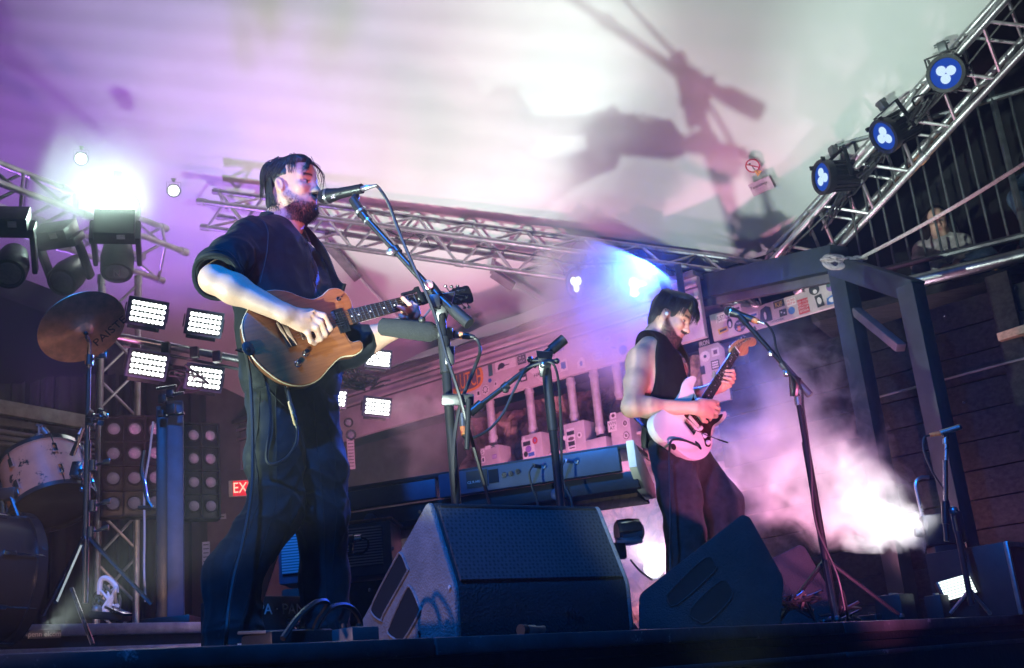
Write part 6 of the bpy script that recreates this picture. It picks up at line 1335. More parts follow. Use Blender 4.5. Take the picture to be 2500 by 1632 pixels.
# ================================================================== amplifier
zq2 = P(840, 1283, 5.0).z; AM0 = P(806, 1285, 5.02); Ad = (FL(948, 1270, AM0.z)-AM0).normalized(); An = Vector((Ad.y, -Ad.x, 0)); An = An if An.y < 0 else -An
am = thing('guitar_amplifier', 'guitar amplifier with silvery striped grille cloth behind the singer\'s leg', 'amplifier', Vector((AM0.x, AM0.y, 0)))
N_ = mat('grille_cloth', (.42, .42, .46), .6, .0, .2, 20, .0).node_tree; Nn = N_.nodes; wv = Nn.new('ShaderNodeTexWave'); wv.bands_direction = 'Z'; wv.inputs['Scale'].default_value = 26; tcn = Nn.new('ShaderNodeTexCoord'); N_.links.new(tcn.outputs['Object'], wv.inputs[0]); mx = Nn.new('ShaderNodeMix'); mx.data_type = 'RGBA'; N_.links.new(wv.outputs[0], mx.inputs[0]); mx.inputs[6].default_value = (.10, .10, .13, 1); mx.inputs[7].default_value = (.5, .5, .55, 1); N_.links.new(mx.outputs[2], Nn['Principled BSDF'].inputs['Base Color'])
aW = (PL(952, 1270, AM0, An)-AM0).length; z1a = AM0.z; z0a = PL(880, 1408, AM0, An).z
def aM(x, y, z): return frame(AM0+Ad*x+An*y+UP*(z-AM0.z), Ad, UP)
cx = aW/2-.12; W_ = aW+.24
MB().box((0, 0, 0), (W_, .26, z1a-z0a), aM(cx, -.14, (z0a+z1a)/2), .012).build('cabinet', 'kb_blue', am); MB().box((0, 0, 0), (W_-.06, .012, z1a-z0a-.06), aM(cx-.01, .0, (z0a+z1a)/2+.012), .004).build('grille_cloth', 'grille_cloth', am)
MB().box((0, 0, 0), (W_+.02, .28, .012), aM(cx, -.14, z1a+.008), .004).build('top_panel', 'shelf_wood', am)
MB().box((0, 0, 0), (W_-.02, .30, z0a-.03), aM(cx, -.16, (z0a-.03)/2+.01), .01).build('lower_cabinet', 'stage_black', am)
am2 = thing('instrument_microphone', 'small dark microphone on a clip in front of the striped amplifier', 'microphone', PL(872, 1345, AM0, An, .12))
MB().path([PL(838, 1334, AM0, An, .10), PL(880, 1324, AM0, An, .12)], .020, 12).build('body', 'black_plastic', am2); MB().path([PL(880, 1324, AM0, An, .12), PL(897, 1321, AM0, An, .12)], .013, 10).build('connector', 'chrome', am2); MB().path([PL(872, 1330, AM0, An, .11), PL(871, 1362, AM0, An, .11)], [.012, .009], 8).build('clip', 'black_metal', am2); MB().path([PL(838, 1358, AM0, An, .11), PL(880, 1360, AM0, An, .11)], .007, 8).build('boom', 'black_metal', am2)
MB().path([Vector(q) for q in spline([PL(897, 1321, AM0, An, .12), PL(912, 1330, AM0, An, .12), PL(911, 1348, AM0, An, .12), PL(895, 1360, AM0, An, .12), PL(870, 1361, AM0, An, .12)], 6)], .005, 6).build('lead', 'cable', am2)
# lit lamps behind the big monitor
gl2 = thing('floor_lamp', 'silver hooded lamp just right of the big floor monitor', 'lamp', P(1530, 1330, 4.9)); q = P(1512, 1296, 4.9); MB().lathe(P(1505, 1302, 4.9), RT*.95+UI*.05-BK*.2, [(0, .045), (.01, .055), (.055, .058), (.10, .052), (.115, .03), (.118, .001)], 24).build('hood', 'chrome', gl2); MB().box((0, 0, 0), (.11, .10, .012), frame(P(1535, 1318, 4.9), RT, UI), .004).build('lip', 'aluminium', gl2); MB().box((0, 0, 0), (.05, .06, .07), Matrix.Translation(P(1514, 1345, 4.92)), .008).build('yoke', 'black_metal', gl2)
moving = thing('floor_lamp', 'round glaring white lamp low between the two wedge monitors', 'lamp', P(1596, 1410, 6.2)); q = P(1596, 1388, 6.2); d = tocam(q); MB().lathe(q-d*.06, d, [(0, .03), (.0, .055), (.055, .060), (.06, .056), (.05, .052)], 24).build('housing', 'chrome', moving); MB().lathe(q-d*.012, d, [(0, .052), (.008, .04), (.012, .001)], 24).build('lens', emis('lamp_warm_white', (1., .94, .92), 3.), moving)
cable('lamp_cable', [P(1540, 1368, 5.2), P(1560, 1392, 5.4), P(1580, 1408, 5.8), P(1592, 1416, 6.2)], .005, label='thin cable leading to the round glaring lamp', cat='cable')
# ================================================================== microphones and stands
mat('mic_grille', (.05, .05, .055), .35, .6, .3, 300, .9, 700); mat('stand_black', (.016, .017, .02), .32, .2, .3, 20); mat('foam', (.020, .021, .022), .95, 0, .5, 260, 1., 420); mat('tape_orange', (.75, .36, .10), .5, 0, .3, 80, col2=(.6, .06, .05)); mat('rim_steel', (.55, .55, .58), .3, .9, .2, 30)
def handheld(name, lab, tip, tail, s=1., grille='mic_grille'):
    """vocal microphone: ball at tip, tapered body, connector at tail"""
    tip, tail = Vector(tip), Vector(tail); d = (tail-tip).normalized(); t = thing(name, lab, 'microphone', tip)
    MB().lathe(tip, d, [(0, .002), (.003*s, .012*s), (.012*s, .021*s), (.026*s, .0255*s), (.038*s, .0255*s)], 20).build('grille', grille, t)
    MB().lathe(tip+d*.036*s, d, [(0, .0262*s), (.005*s, .0265*s), (.008*s, .0262*s)], 20).build('ring', 'rim_steel', t)
    L = (tail-tip).length; MB().lathe(tip+d*.043*s, d, [(0, .0255*s), (.012*s, .0235*s), (.045*s, .0185*s), (L-.052*s, .0165*s), (L-.05*s, .0165*s), (L-.043*s, .0165*s)], 20).build('body', 'black_metal', t)
    MB().lathe(tip+d*(L-.002), d, [(0, .0095*s), (.022*s, .0095*s), (.024*s, .008*s), (.045*s, .006*s), (.06*s, .0042*s)], 14).build('connector', 'rim_steel', t); return t, tip+d*(L+.055*s)
def tube_px(par, name, m_, pts, r, n=10): return MB().path([P(*q) for q in pts], r, n).build(name, m_, par)
# singer's microphone and boom stand
mc, tl = handheld('microphone', 'black vocal microphone at the singer\'s mouth', P(777, 484, 3.70), P(884, 461, 3.62), 1.05); q = P(816, 488, 3.655); text('lettering', 'sE', frame(q-Vector((0, .026, 0)), RT*.97+UI*.2, BK), .018, 'label_white', mc)
ms = thing('microphone_stand', 'black boom stand reaching up to the singer\'s microphone', 'microphone stand', FL(1130, 1640, 0))
MB().path([P(868, 478, 3.64), P(866, 490, 3.63)], .014, 10).build('clip', 'black_plastic', ms)
tube_px(ms, 'clip_socket', 'black_plastic', [(861, 487, 3.62), (885, 524, 3.60)], [.015, .018]); tube_px(ms, 'collar', 'rim_steel', [(879, 515, 3.6), (882, 519, 3.6)], .020); tube_px(ms, 'boom', 'stand_black', [(884, 522, 3.60), (904, 545, 3.59), (1075, 732, 3.53)], .0115); tube_px(ms, 'boom_sleeve', 'stand_black', [(884, 522, 3.60), (898, 540, 3.595)], .0145); tube_px(ms, 'collar', 'rim_steel', [(897, 539, 3.595), (900, 542, 3.594)], .017)
tube_px(ms, 'clutch', 'stand_black', [(963, 607, 3.57), (972, 618, 3.565)], .017); MB().sphere(P(954, 615, 3.55), (.016, .010, .014), 10).build('wing_bolt', 'rim_steel', ms)
tube_px(ms, 'clutch', 'stand_black', [(1048, 698, 3.53), (1072, 728, 3.52)], .020); tube_px(ms, 'boom_tail', 'stand_black', [(1066, 720, 3.525), (1112, 764, 3.50)], .014); tube_px(ms, 'counterweight', 'black_rubber', [(1106, 756, 3.50), (1146, 791, 3.48)], .020, 14)
q = P(1046, 696, 3.50); MB().lathe(q, BK, [(-.01, .016), (.004, .016), (.006, .010), (.006, .001)], 16).build('clutch_bolt', 'rim_steel', ms)
pt = P(1074, 735, 3.55); MB().prism([(-.030, .02), (.05, .03), (.02, -.07), (-.012, -.085)], pt, RT, UI, -.012, .012, .004).build('yoke', 'stand_black', ms)
pb = Vector((pt.x+.003, pt.y, .30)); pole_px = lambda z: Vector((pt.x+.003, pt.y, z))
MB().tube(pole_px(pt.z-.05), pole_px(.75), .0115, n=12).build('pole', 'stand_black', ms); MB().tube(pole_px(.98), pole_px(.86), .020, n=14).build('pole_clutch', 'black_plastic', ms); MB().tube(pole_px(.87), pole_px(.03), .0155, n=12).build('lower_pole', 'stand_black', ms); MB().lathe(pole_px(0), UP, [(0, .15), (.012, .15), (.022, .13), (.026, .02)], 28).build('round_base', 'black_metal', ms)
MB().tube(P(1060, 744, 3.5), P(1034, 776, 3.47), .0035, n=6).build('lever', 'rim_steel', ms); MB().sphere(P(1030, 781, 3.47), .012, 10).build('lever_knob', 'black_plastic', ms); MB().box((0, 0, 0), (.035, .03, .045), Matrix.Translation(P(1062, 738, 3.5)), .005).build('lever_clamp', 'black_metal', ms)
MB().box((0, 0, 0), (.10, .05, .035), frame(P(1118, 976, 3.5), RT, UI), .006).build('accessory_clamp', 'black_metal', ms); tube_px(ms, 'accessory_rod', 'stand_black', [(1144, 975, 3.46), (1140, 1098, 3.47)], .0085); MB().box((0, 0, 0), (.03, .03, .06), frame(P(1098, 868, 3.52), RT, UI), .006).build('holder', 'stand_black', ms)
cable('microphone_cable', [tl, P(930, 466, 3.6), P(950, 500, 3.56), P(972, 560, 3.52), P(1005, 640, 3.49), P(1040, 715, 3.47), P(1065, 780, 3.47), P(1090, 870, 3.46), P(1120, 960, 3.46), P(1150, 1070, 3.5), P(1195, 1228, 3.6), P(1215, 1330, 3.6)], .0055, label='long cable drooping from the singer\'s microphone down the stand', cat='cable')
# foam microphone on the same pole
fm = thing('foam_microphone', 'long microphone in a black foam sleeve beside the guitar neck', 'microphone', P(1075, 815, 3.62)); d = (P(1080, 814, 3.63)-P(925, 797, 3.66)).normalized(); q = P(925, 797, 3.66); L = (P(1072, 813, 3.63)-q).length
MB().lathe(q, d, [(0, .008), (.003, .022), (.012, .030), (L*.5, .033), (L-.03, .034), (L-.004, .022), (L, .018)], 24).build('foam_sleeve', 'foam', fm); MB().tube(P(1070, 813, 3.63), P(1112, 817, 3.62), .013, n=12).build('body', 'black_metal', fm); MB().tube(P(1110, 817, 3.62), P(1122, 819, 3.62), .012).build('connector', 'rim_steel', fm); MB().tube(P(1120, 818, 3.62), P(1130, 820, 3.62), .0125).build('tape', 'tape_orange', fm); MB().lathe(P(1130, 820, 3.62), d, [(0, .012), (.02, .011), (.04, .006)], 12).build('plug', 'black_metal', fm)
MB().box((0, 0, 0), (.05, .045, .04), frame(P(1088, 815, 3.60), RT, UI), .006).build('clamp', 'black_plastic', fm)
cable('foam_mic_cable', [P(1150, 822, 3.62), P(1166, 832, 3.62), P(1172, 858, 3.6), P(1160, 895, 3.57), P(1140, 945, 3.53), P(1125, 985, 3.5), P(1112, 1050, 3.5), P(1106, 1130, 3.5), P(1110, 1235, 3.55), P(1112, 1330, 3.6)], .0058, label='cable looping from the foam microphone down to the stage', cat='cable')
# keyboard vocal stand with low boom
kst = thing('microphone_stand', 'boom stand in front of the keyboard, its boom dropping to the left', 'microphone stand', FL(1400, 1630, 0)); Yk = 4.2
tube_px(kst, 'boom', 'stand_black', [(1150, 1006, 4.15), (1190, 976, 4.16), (1330, 868, 4.2)], .010); tube_px(kst, 'boom_sleeve', 'stand_black', [(1148, 1008, 4.15), (1175, 986, 4.155)], .018); tube_px(kst, 'clutch', 'stand_black', [(1228, 950, 4.17), (1240, 940, 4.17)], .017); MB().sphere(P(1234, 952, 4.16), .014, 8).build('wing_bolt', 'black_metal', kst)
tube_px(kst, 'boom_tail', 'stand_black', [(1300, 892, 4.19), (1352, 850, 4.2)], .016); tube_px(kst, 'counterweight', 'black_rubber', [(1345, 855, 4.2), (1378, 828, 4.2)], .021, 14)
q = P(1328, 882, 4.18); MB().prism([(-.03, .04), (.035, .035), (.02, -.06), (-.015, -.06)], q, RT, UI, -.015, .015, .005).build('yoke', 'stand_black', kst); MB().sphere(P(1326, 891, 4.15), .014, 10).build('clutch_bolt', 'rim_steel', kst); tube_px(kst, 'lever', 'black_metal', [(1295, 880, 4.17), (1358, 882, 4.17)], .007); MB().sphere(P(1294, 878, 4.17), .013, 8).build('lever_knob', 'black_metal', kst); MB().sphere(P(1359, 882, 4.17), .012, 8).build('lever_knob', 'black_metal', kst)
kp = lambda z: Vector((q.x+.006, q.y+.01, z)); MB().tube(kp(q.z-.05), kp(.62), .0125, n=12).build('pole', 'stand_black', kst); MB().tube(kp(q.z-.06), kp(q.z-.11), .0165, n=12).build('collar', 'stand_black', kst); MB().tube(kp(1.02), kp(.78), .019, n=14).build('pole_clutch', 'black_plastic', kst); MB().tube(kp(.80), kp(.03), .0155, n=12).build('lower_pole', 'stand_black', kst); MB().lathe(kp(0), UP, [(0, .14), (.014, .14), (.024, .02)], 24).build('round_base', 'black_metal', kst)
bm_ = thing('instrument_microphone', 'slim silver-ended microphone hanging at the low end of the keyboard boom', 'microphone', P(1132, 1030, 4.1)); tube_px(bm_, 'body', 'rim_steel', [(1128, 1010, 4.1), (1130, 1042, 4.1)], .013); tube_px(bm_, 'connector', 'tape_orange', [(1130, 1042, 4.1), (1133, 1062, 4.1)], .012); tube_px(bm_, 'plug', 'black_metal', [(1133, 1062, 4.1), (1140, 1070, 4.1)], .010)
cable('microphone_cable', [P(1140, 1070, 4.1), P(1160, 1068, 4.1), P(1195, 1048, 4.12), P(1228, 1010, 4.13), P(1252, 960, 4.14), P(1275, 915, 4.15), P(1290, 897, 4.16), P(1340, 884, 4.15), P(1358, 905, 4.15), P(1366, 960, 4.16), P(1370, 1060, 4.18), P(1372, 1160, 4.2), P(1380, 1260, 4.2)], .0055, label='cable sagging from the keyboard boom and down its pole', cat='cable')
# guitarist's microphone
mg, tg = handheld('microphone', 'black vocal microphone in front of the man in the tank top', P(1768, 756, 5.0), P(1842, 782, 4.95), .9); MB().path([P(1838, 781, 4.95), P(1851, 786, 4.94)], .013, 10).build('tape', 'tape_orange', mg); 
gsn = thing('microphone_stand', 'boom stand with loosely wrapped cable at the right of the white guitar', 'microphone stand', FL(2045, 1560, 0))
tube_px(gsn, 'clip', 'black_plastic', [(1806, 771, 4.97), (1822, 790, 4.95)], .015); tube_px(gsn, 'collar', 'rim_steel', [(1836, 803, 4.95), (1841, 808, 4.95)], .016); tube_px(gsn, 'boom', 'stand_black', [(1820, 788, 4.95), (1945, 928, 4.9)], .011); MB().sphere(P(1881, 864, 4.9), .014, 8).build('wing_bolt', 'rim_steel', gsn); tube_px(gsn, 'boom_tail', 'steel_grey', [(1908, 888, 4.91), (1978, 966, 4.88)], .017); MB().sphere(P(1920, 912, 4.87), .018, 10).build('clutch_bolt', 'rim_steel', gsn)
q = P(1938, 940, 4.88); MB().prism([(-.02, .05), (.03, .03), (.015, -.05), (-.015, -.05)], q, RT, UI, -.015, .015, .004).build('yoke', 'stand_black', gsn); gp_ = lambda z: Vector((q.x+.012, q.y+.02, z))
MB().tube(gp_(q.z-.04), gp_(.5), .012, n=12).build('pole', 'stand_black', gsn); MB().tube(gp_(q.z-.05), gp_(q.z-.09), .017).build('collar', 'rim_steel', gsn); MB().tube(gp_(.78), gp_(.03), .0165, n=12).build('lower_pole', 'stand_black', gsn)
for i in range(3): a = .3+i*2.094; d = Vector((math.cos(a), math.sin(a), 0)); MB().path([gp_(.28), gp_(.03)+d*.30], .009, 6).build('leg', 'stand_black', gsn); MB().sphere(gp_(.02)+d*.31, .016, 8).build('foot', 'black_rubber', gsn)
cable('microphone_cable', [tg, P(1872, 792, 4.93), P(1888, 815, 4.9), P(1898, 860, 4.87), P(1925, 905, 4.84), P(1955, 945, 4.83), P(1962, 1000, 4.83), P(1972, 1070, 4.84), P(1980, 1150, 4.84), P(1984, 1230, 4.84), P(1998, 1300, 4.84), P(2020, 1350, 4.84), P(2045, 1410, 4.84), P(2062, 1490, 4.86)], .0055, label='cable running down the stand at the right of the white guitar', cat='cable')
# far right stand with pencil microphone
rsn = thing('microphone_stand', 'thin chrome boom stand at the far right holding a pencil microphone', 'microphone stand', FL(2380, 1530, 0)); Yr = 5.5
tube_px(rsn, 'upper_rod', 'rim_steel', [(2308, 1060, Yr), (2310, 1080, Yr), (2309, 1175, Yr)], .008); tube_px(rsn, 'collar', 'rim_steel', [(2308, 1072, Yr), (2308, 1084, Yr)], .013); tube_px(rsn, 'tube', 'chrome', [(2308, 1125, Yr), (2309, 1240, Yr)], .012); tube_px(rsn, 'clutch', 'black_metal', [(2307, 1225, Yr), (2309, 1280, Yr)], .018); tube_px(rsn, 'tail', 'black_metal', [(2308, 1278, Yr), (2312, 1322, Yr)], .012); MB().sphere(P(2328, 1247, Yr), .022, 10).build('clutch_bolt', 'rim_steel', rsn); tube_px(rsn, 'lower_rod', 'chrome', [(2330, 1262, Yr), (2338, 1300, Yr)], .010); tube_px(rsn, 'lower_pole', 'black_metal', [(2338, 1298, Yr), (2372, 1478, Yr)], .014)
for (px, py) in ((2320, 1498), (2418, 1500), (2375, 1470)): MB().path([P(2368, 1440, Yr), P(px, py, Yr+.05)], .009, 6).build('leg', 'aluminium', rsn)
pm = thing('pencil_microphone', 'pale pencil microphone on the far right stand', 'microphone', P(2305, 1055, Yr)); tube_px(pm, 'body', 'aluminium', [(2296, 1058, Yr), (2343, 1043, Yr-.02)], .014, 14); tube_px(pm, 'tip', 'mic_grille', [(2341, 1044, Yr-.02), (2346, 1042, Yr-.02)], .0145, 14); tube_px(pm, 'connector', 'tape_orange', [(2296, 1058, Yr), (2270, 1063, Yr)], [.012, .009]); tube_px(pm, 'clip', 'black_plastic', [(2300, 1062, Yr), (2314, 1058, Yr)], .017)
cable('microphone_cable', [P(2270, 1063, Yr), P(2256, 1070, Yr), P(2255, 1100, Yr), P(2275, 1150, Yr), P(2300, 1190, Yr), P(2312, 1215, Yr), P(2330, 1290, Yr), P(2345, 1340, Yr), P(2360, 1430, Yr)], .005, label='thin cable curling down the far right microphone stand', cat='cable')
# ================================================================== guitar cables
cable('guitar_cable', [gp(G1, 706, 936, -.03), gp(G1, 709, 970, -.01), gp(G1, 714, 1010, .01), P(725, 1050, 3.58), P(722, 1085, 3.56), P(700, 1118, 3.55), P(668, 1134, 3.55), P(652, 1125, 3.55), P(652, 1095, 3.55), P(661, 1040, 3.56), P(659, 980, 3.57), P(650, 930, 3.58), P(632, 880, 3.58), P(618, 862, 3.58)], .0055, label='guitar cable looping below the brown guitar', cat='cable')
MB().path([gp(G1, 707, 944, -.03), gp(G1, 709, 975, -.012)], .0075, 10).build('jack_plug', 'chrome', g1); MB().path([gp(G1, 709, 980, -.008), gp(G1, 713, 1015, .01), P(722, 1038, 3.575)], [.007, .0065, .006], 8).build('jack_sleeve', 'jack_tan', g1)
cable('guitar_cable', [gp(G1, 602, 858, -.01), P(610, 920, 3.56), P(615, 1000, 3.54), P(617, 1100, 3.52), P(616, 1180, 3.5), P(606, 1260, 3.48), P(590, 1340, 3.46), P(572, 1410, 3.44), P(560, 1480, 3.42), P(552, 1560, 3.4), FL(548, 1640, .01)], .0062, label='cable hanging from the singer\'s strap straight down his trouser leg', cat='cable')
cable('guitar_cable', [gp(G2, 1700, 1090, .01), gp(G2, 1665, 1082, .03), gp(G2, 1640, 1078, .03), gp(G2, 1630, 1082, .02), P(1634, 1110, 5.2), P(1636, 1180, 5.18), P(1637, 1280, 5.16), P(1637, 1400, 5.14), FL(1640, 1560, .01)], .0055, label='dark cable across the white guitar and down the trouser leg', cat='cable')
# ================================================================== low clutter along the stage front
ped = thing('effects_pedal', 'flat dark effects pedal on the stage edge at the singer\'s feet', 'pedal', FL(700, 1585, 0)); a = FL(620, 1586, .012); M = frame(P(705, 1548, 2.95), ED, UP)
q0 = P(705, 1552, 2.98); q0.z = .0; MB().box((0, 0, .03), (.20, .13, .055), frame(q0, ED, UP), .008).build('case', 'black_plastic', ped); MB().box((0, .02, .060), (.205, .12, .008), frame(q0, ED, UP) @ Matrix.Rotation(.08, 4, 'X'), .003).build('treadle', 'steel_grey', ped); MB().tube(q0+Vector((-.13, 0, .03)), q0+Vector((-.10, 0, .03)), .012).build('plug', 'rim_steel', ped)
q0 = P(860, 1560, 3.02); q0.z = 0; ped2 = thing('effects_pedal', 'small square pedal with cables at the corner of the big monitor', 'pedal', q0); MB().box((0, 0, .03), (.09, .11, .05), frame(q0, ED, UP), .006).build('case', 'steel_grey', ped2); 
for s in (-1, 1): MB().lathe(q0+ED*(.025*s)+UP*.055, UP, [(0, .009), (.012, .008)], 10).build('knob', 'black_plastic', ped2)
for i, (pts, l) in enumerate((([(760, 1560), (800, 1490), (850, 1480), (880, 1520), (872, 1570)], 'cable arching behind the small square pedal'), ([(690, 1560), (730, 1505), (775, 1470), (800, 1478), (770, 1530), (765, 1575)], 'cable loop between the singer\'s feet'), ([(1310, 1560), (1400, 1540), (1470, 1530), (1510, 1545), (1570, 1575)], 'thick cable lying along the edge before the big monitor'), ([(1890, 1475), (1935, 1455), (2010, 1465), (2060, 1500), (2110, 1545), (2140, 1600)], 'cable draped over the stage edge near the small monitor'), ([(2205, 1510), (2260, 1485), (2310, 1482), (2340, 1520), (2380, 1590), (2400, 1640)], 'pale blue cable draped over the stage edge at the right'))):
    Ys = [FL(p[0], 1590 if p[0] < 1200 else 1555, 0).y+.12 for p in pts]; pp = [P(px, py, Y) for (px, py), Y in zip(pts, Ys)]
    for v in pp[:-1]: v.z = max(v.z, .006)
    if i < 3: pp[-1].z = .006
    cable('stage_cable', pp, .008, 'cable' if i < 4 else 'sticker_blue', label=l, cat='cable', group='cables along the stage front')
q0 = FL(1310, 1562, .02); xl = thing('cable_connector', 'pale cable connector lying before the big monitor', 'connector', q0); d = (ED+Vector((0, 0, -.02))).normalized(); qq = P(1298, 1535, 3.26); qq.z = .022; MB().lathe(qq-ED*.04, ED, [(0, .008), (.01, .013), (.05, .013), (.052, .010), (.09, .010), (.092, .006)], 14).build('shell', 'aluminium', xl); MB().lathe(qq-ED*.046, ED, [(0, .016), (.02, .016)], 14).build('collar', 'black_plastic', xl)
# stencilled case between the singer's legs
q0 = P(705, 1505, 4.7); q0.z = 0; sc_ = thing('stencilled_case', 'black case stencilled PANEL seen between the singer\'s legs', 'case', q0); zc = P(705, 1455, 4.7).z; M = frame(q0+UP*zc/2, RD, UP); MB().box((0, .12, 0), (.50, .24, zc), M, .008).build('box', 'black_plastic', sc_)
for s in (-1, 1): MB().box((s*.235, -.004, 0), (.03, .01, zc*.96), M, .002).build('corner_strip', 'steel_grey', sc_)
text('lettering', 'PA · PANEL', frame(PL(700, 1489, q0, -RN, .006), RD, -RN), .060, 'label_white', sc_, .001)
q1 = PL(715, 1520, q0, -RN, .03); cbn = thing('connector_cluster', 'silver connector cluster below the stencilled lettering', 'connector', q1); rr_ = np.random.RandomState(3)
for i in range(9): MB().lathe(q1+RD*rr_.uniform(-.05, .05)+UP*rr_.uniform(-.05, .04), -RN, [(0, .012), (.02, .012), (.022, .006)], 10).build('connector', 'chrome' if i % 2 else 'black_metal', cbn)
# posters / notices at the back
for (px, py, Y, w, h, l) in ((857, 1108, 9.6, .06, .27, 'long narrow printed notice hanging behind the singer'), (503, 1352, 7.9, .05, .16, 'pale paper notice on the dark wall under the round lamps'), (536, 1262, 8., .09, .035, 'small dim label beside the round lamps')):
    t = thing('notice', l, 'notice', P(px, py, Y)); M = frame(P(px, py, Y), Vector((1, .1, 0)), Vector((.1, -1, 0))); MB().box((0, 0, 0), (w, h, .004), M).build('sheet', 'print_grey', t)
    for k in range(int(h/.03)): MB().box((0, h/2-.02-k*.028, .003), (w*.75, .006, .001), M).build('text_line', 'print_black', t)
for (px, py, r) in ((846, 1030, .035), (856, 1060, .038), (826, 1052, .03)): pass
sp = thing('unlit_lamp_pair', 'pair of small round unlit lamps below the LED panels by the singer', 'stage light', P(850, 1050, 8.4))
for (px, py, r) in ((851, 1032, .036), (857, 1062, .040), (828, 1058, .030)): q = P(px, py, 8.4); d = tocam(q); MB().lathe(q-d*.05, d, [(0, r*.8), (.05, r), (.055, r*.9), (.045, r*.85)], 18).build('lamp', 'lamp_black', sp); MB().lathe(q-d*.01, d, [(0, r*.86), (.01, r*.4), (.012, .001)], 16).build('lens', 'lens_glass', sp)
jk = thing('microphone_stand', 'thin bright stand with clips beside the singer\'s trousers at the left', 'microphone stand', FL(560, 1640, .0)); 
tube_px(jk, 'rod', 'chrome', [(628, 1105, 5.6), (622, 1220, 5.6), (612, 1300, 5.6), (595, 1420, 5.6)], .006)
# clutter at the right: LED batten, flight case, hoop, small amp boxes
lb = thing('led_batten', 'small lit white LED batten on the floor at the right', 'lamp', P(2340, 1440, 5.7)); M = frame(P(2338, 1434, 5.7), RT*.96+UI*.28, BK*.8+UI*.5)
MB().box((0, 0, -.03), (.17, .11, .05), M, .006).build('case', 'black_metal', lb); emis('batten_white', (.85, 1., .95), 2.4)
for k in range(7): MB().box((0, -.042+k*.014, 0), (.15, .009, .006), M).build('led_strip', 'batten_white', lb)
fc = thing('flight_case', 'black flight case with metal edges cut by the right picture edge', 'case', FL(2480, 1530, 0)); q = P(2520, 1440, 5.75); M = frame(Vector((q.x, q.y, .17)), ED, UP); MB().box((0, .2, 0), (.45, .4, .34), M, .006).build('box', 'black_plastic', fc)
for (x, z) in ((-.22, 0), (.22, 0)): MB().box((x, -.002, 0), (.025, .02, .34), M, .003).build('edge_strip', 'aluminium', fc)
for z in (-.16, .16): MB().box((0, -.002, z), (.45, .02, .022), M, .003).build('edge_strip', 'aluminium', fc)
hp = thing('bent_tube', 'bent metal tube hoop standing beside the smoke', 'tube', P(2255, 1260, 6.2)); MB().path([Vector(q) for q in spline([P(2268, 1166, 6.2), P(2250, 1166, 6.2), P(2238, 1174, 6.2), P(2236, 1190, 6.2), P(2243, 1222, 6.2), P(2251, 1258, 6.2), P(2256, 1300, 6.2)], 6)], .010, 8).build('tube', 'rim_steel', hp)
fgm = thing('smoke_machine', 'dark low machine the bright smoke blows out of', 'machine', FL(2330, 1540, 0)); q = P(2300, 1295, 6.05); q.z = max(q.z, .3); MB().box((0, 0, 0), (.20, .16, .16), frame(q, Vector((1, -.15, 0)), UP), .012).build('body', 'black_metal', fgm); MB().lathe(q+Vector((-.10, 0, .0)), Vector((-1, 0, .05)), [(0, .03), (.03, .026), (.04, .022)], 14).build('nozzle', 'steel_grey', fgm); MB().box((0, 0, 0), (.16, .14, q.z-.08), Matrix.Translation((q.x, q.y, (q.z-.08)/2)), .008).build('pedestal', 'black_metal', fgm)
FOGN = q+Vector((-.14, 0, .0))
for k, (px, py, w, h, l) in enumerate(((2190, 1500, .16, .14, 'dark equipment box under the smoke'), (2130, 1505, .12, .06, 'low dark box with lit edges by the boom stand'), (2290, 1480, .10, .12, 'small dark upright box beside the LED batten'))):
    q = P(px, py, 5.6); q.z = 0; t = thing('equipment_box', l, 'box', q); MB().box((0, 0, h/2+.004), (w, w*.8, h), frame(q, ED, UP), .006).build('case', 'black_plastic', t); MB().box((0, 0, h+.008), (w*.5, .012, .012), frame(q, ED, UP), .002).build('handle', 'steel_grey', t)
tangle('cable_heap', 'small glinting cable and connector heap at the foot of the boom stand', P(2055, 1500, 5.05), 8, .05, .006, 21, ED, .1); tangle('cable_heap', 'glinting connectors behind the two-slot monitor', P(1955, 1470, 5.0), 6, .05, .006, 22, ED, .05)
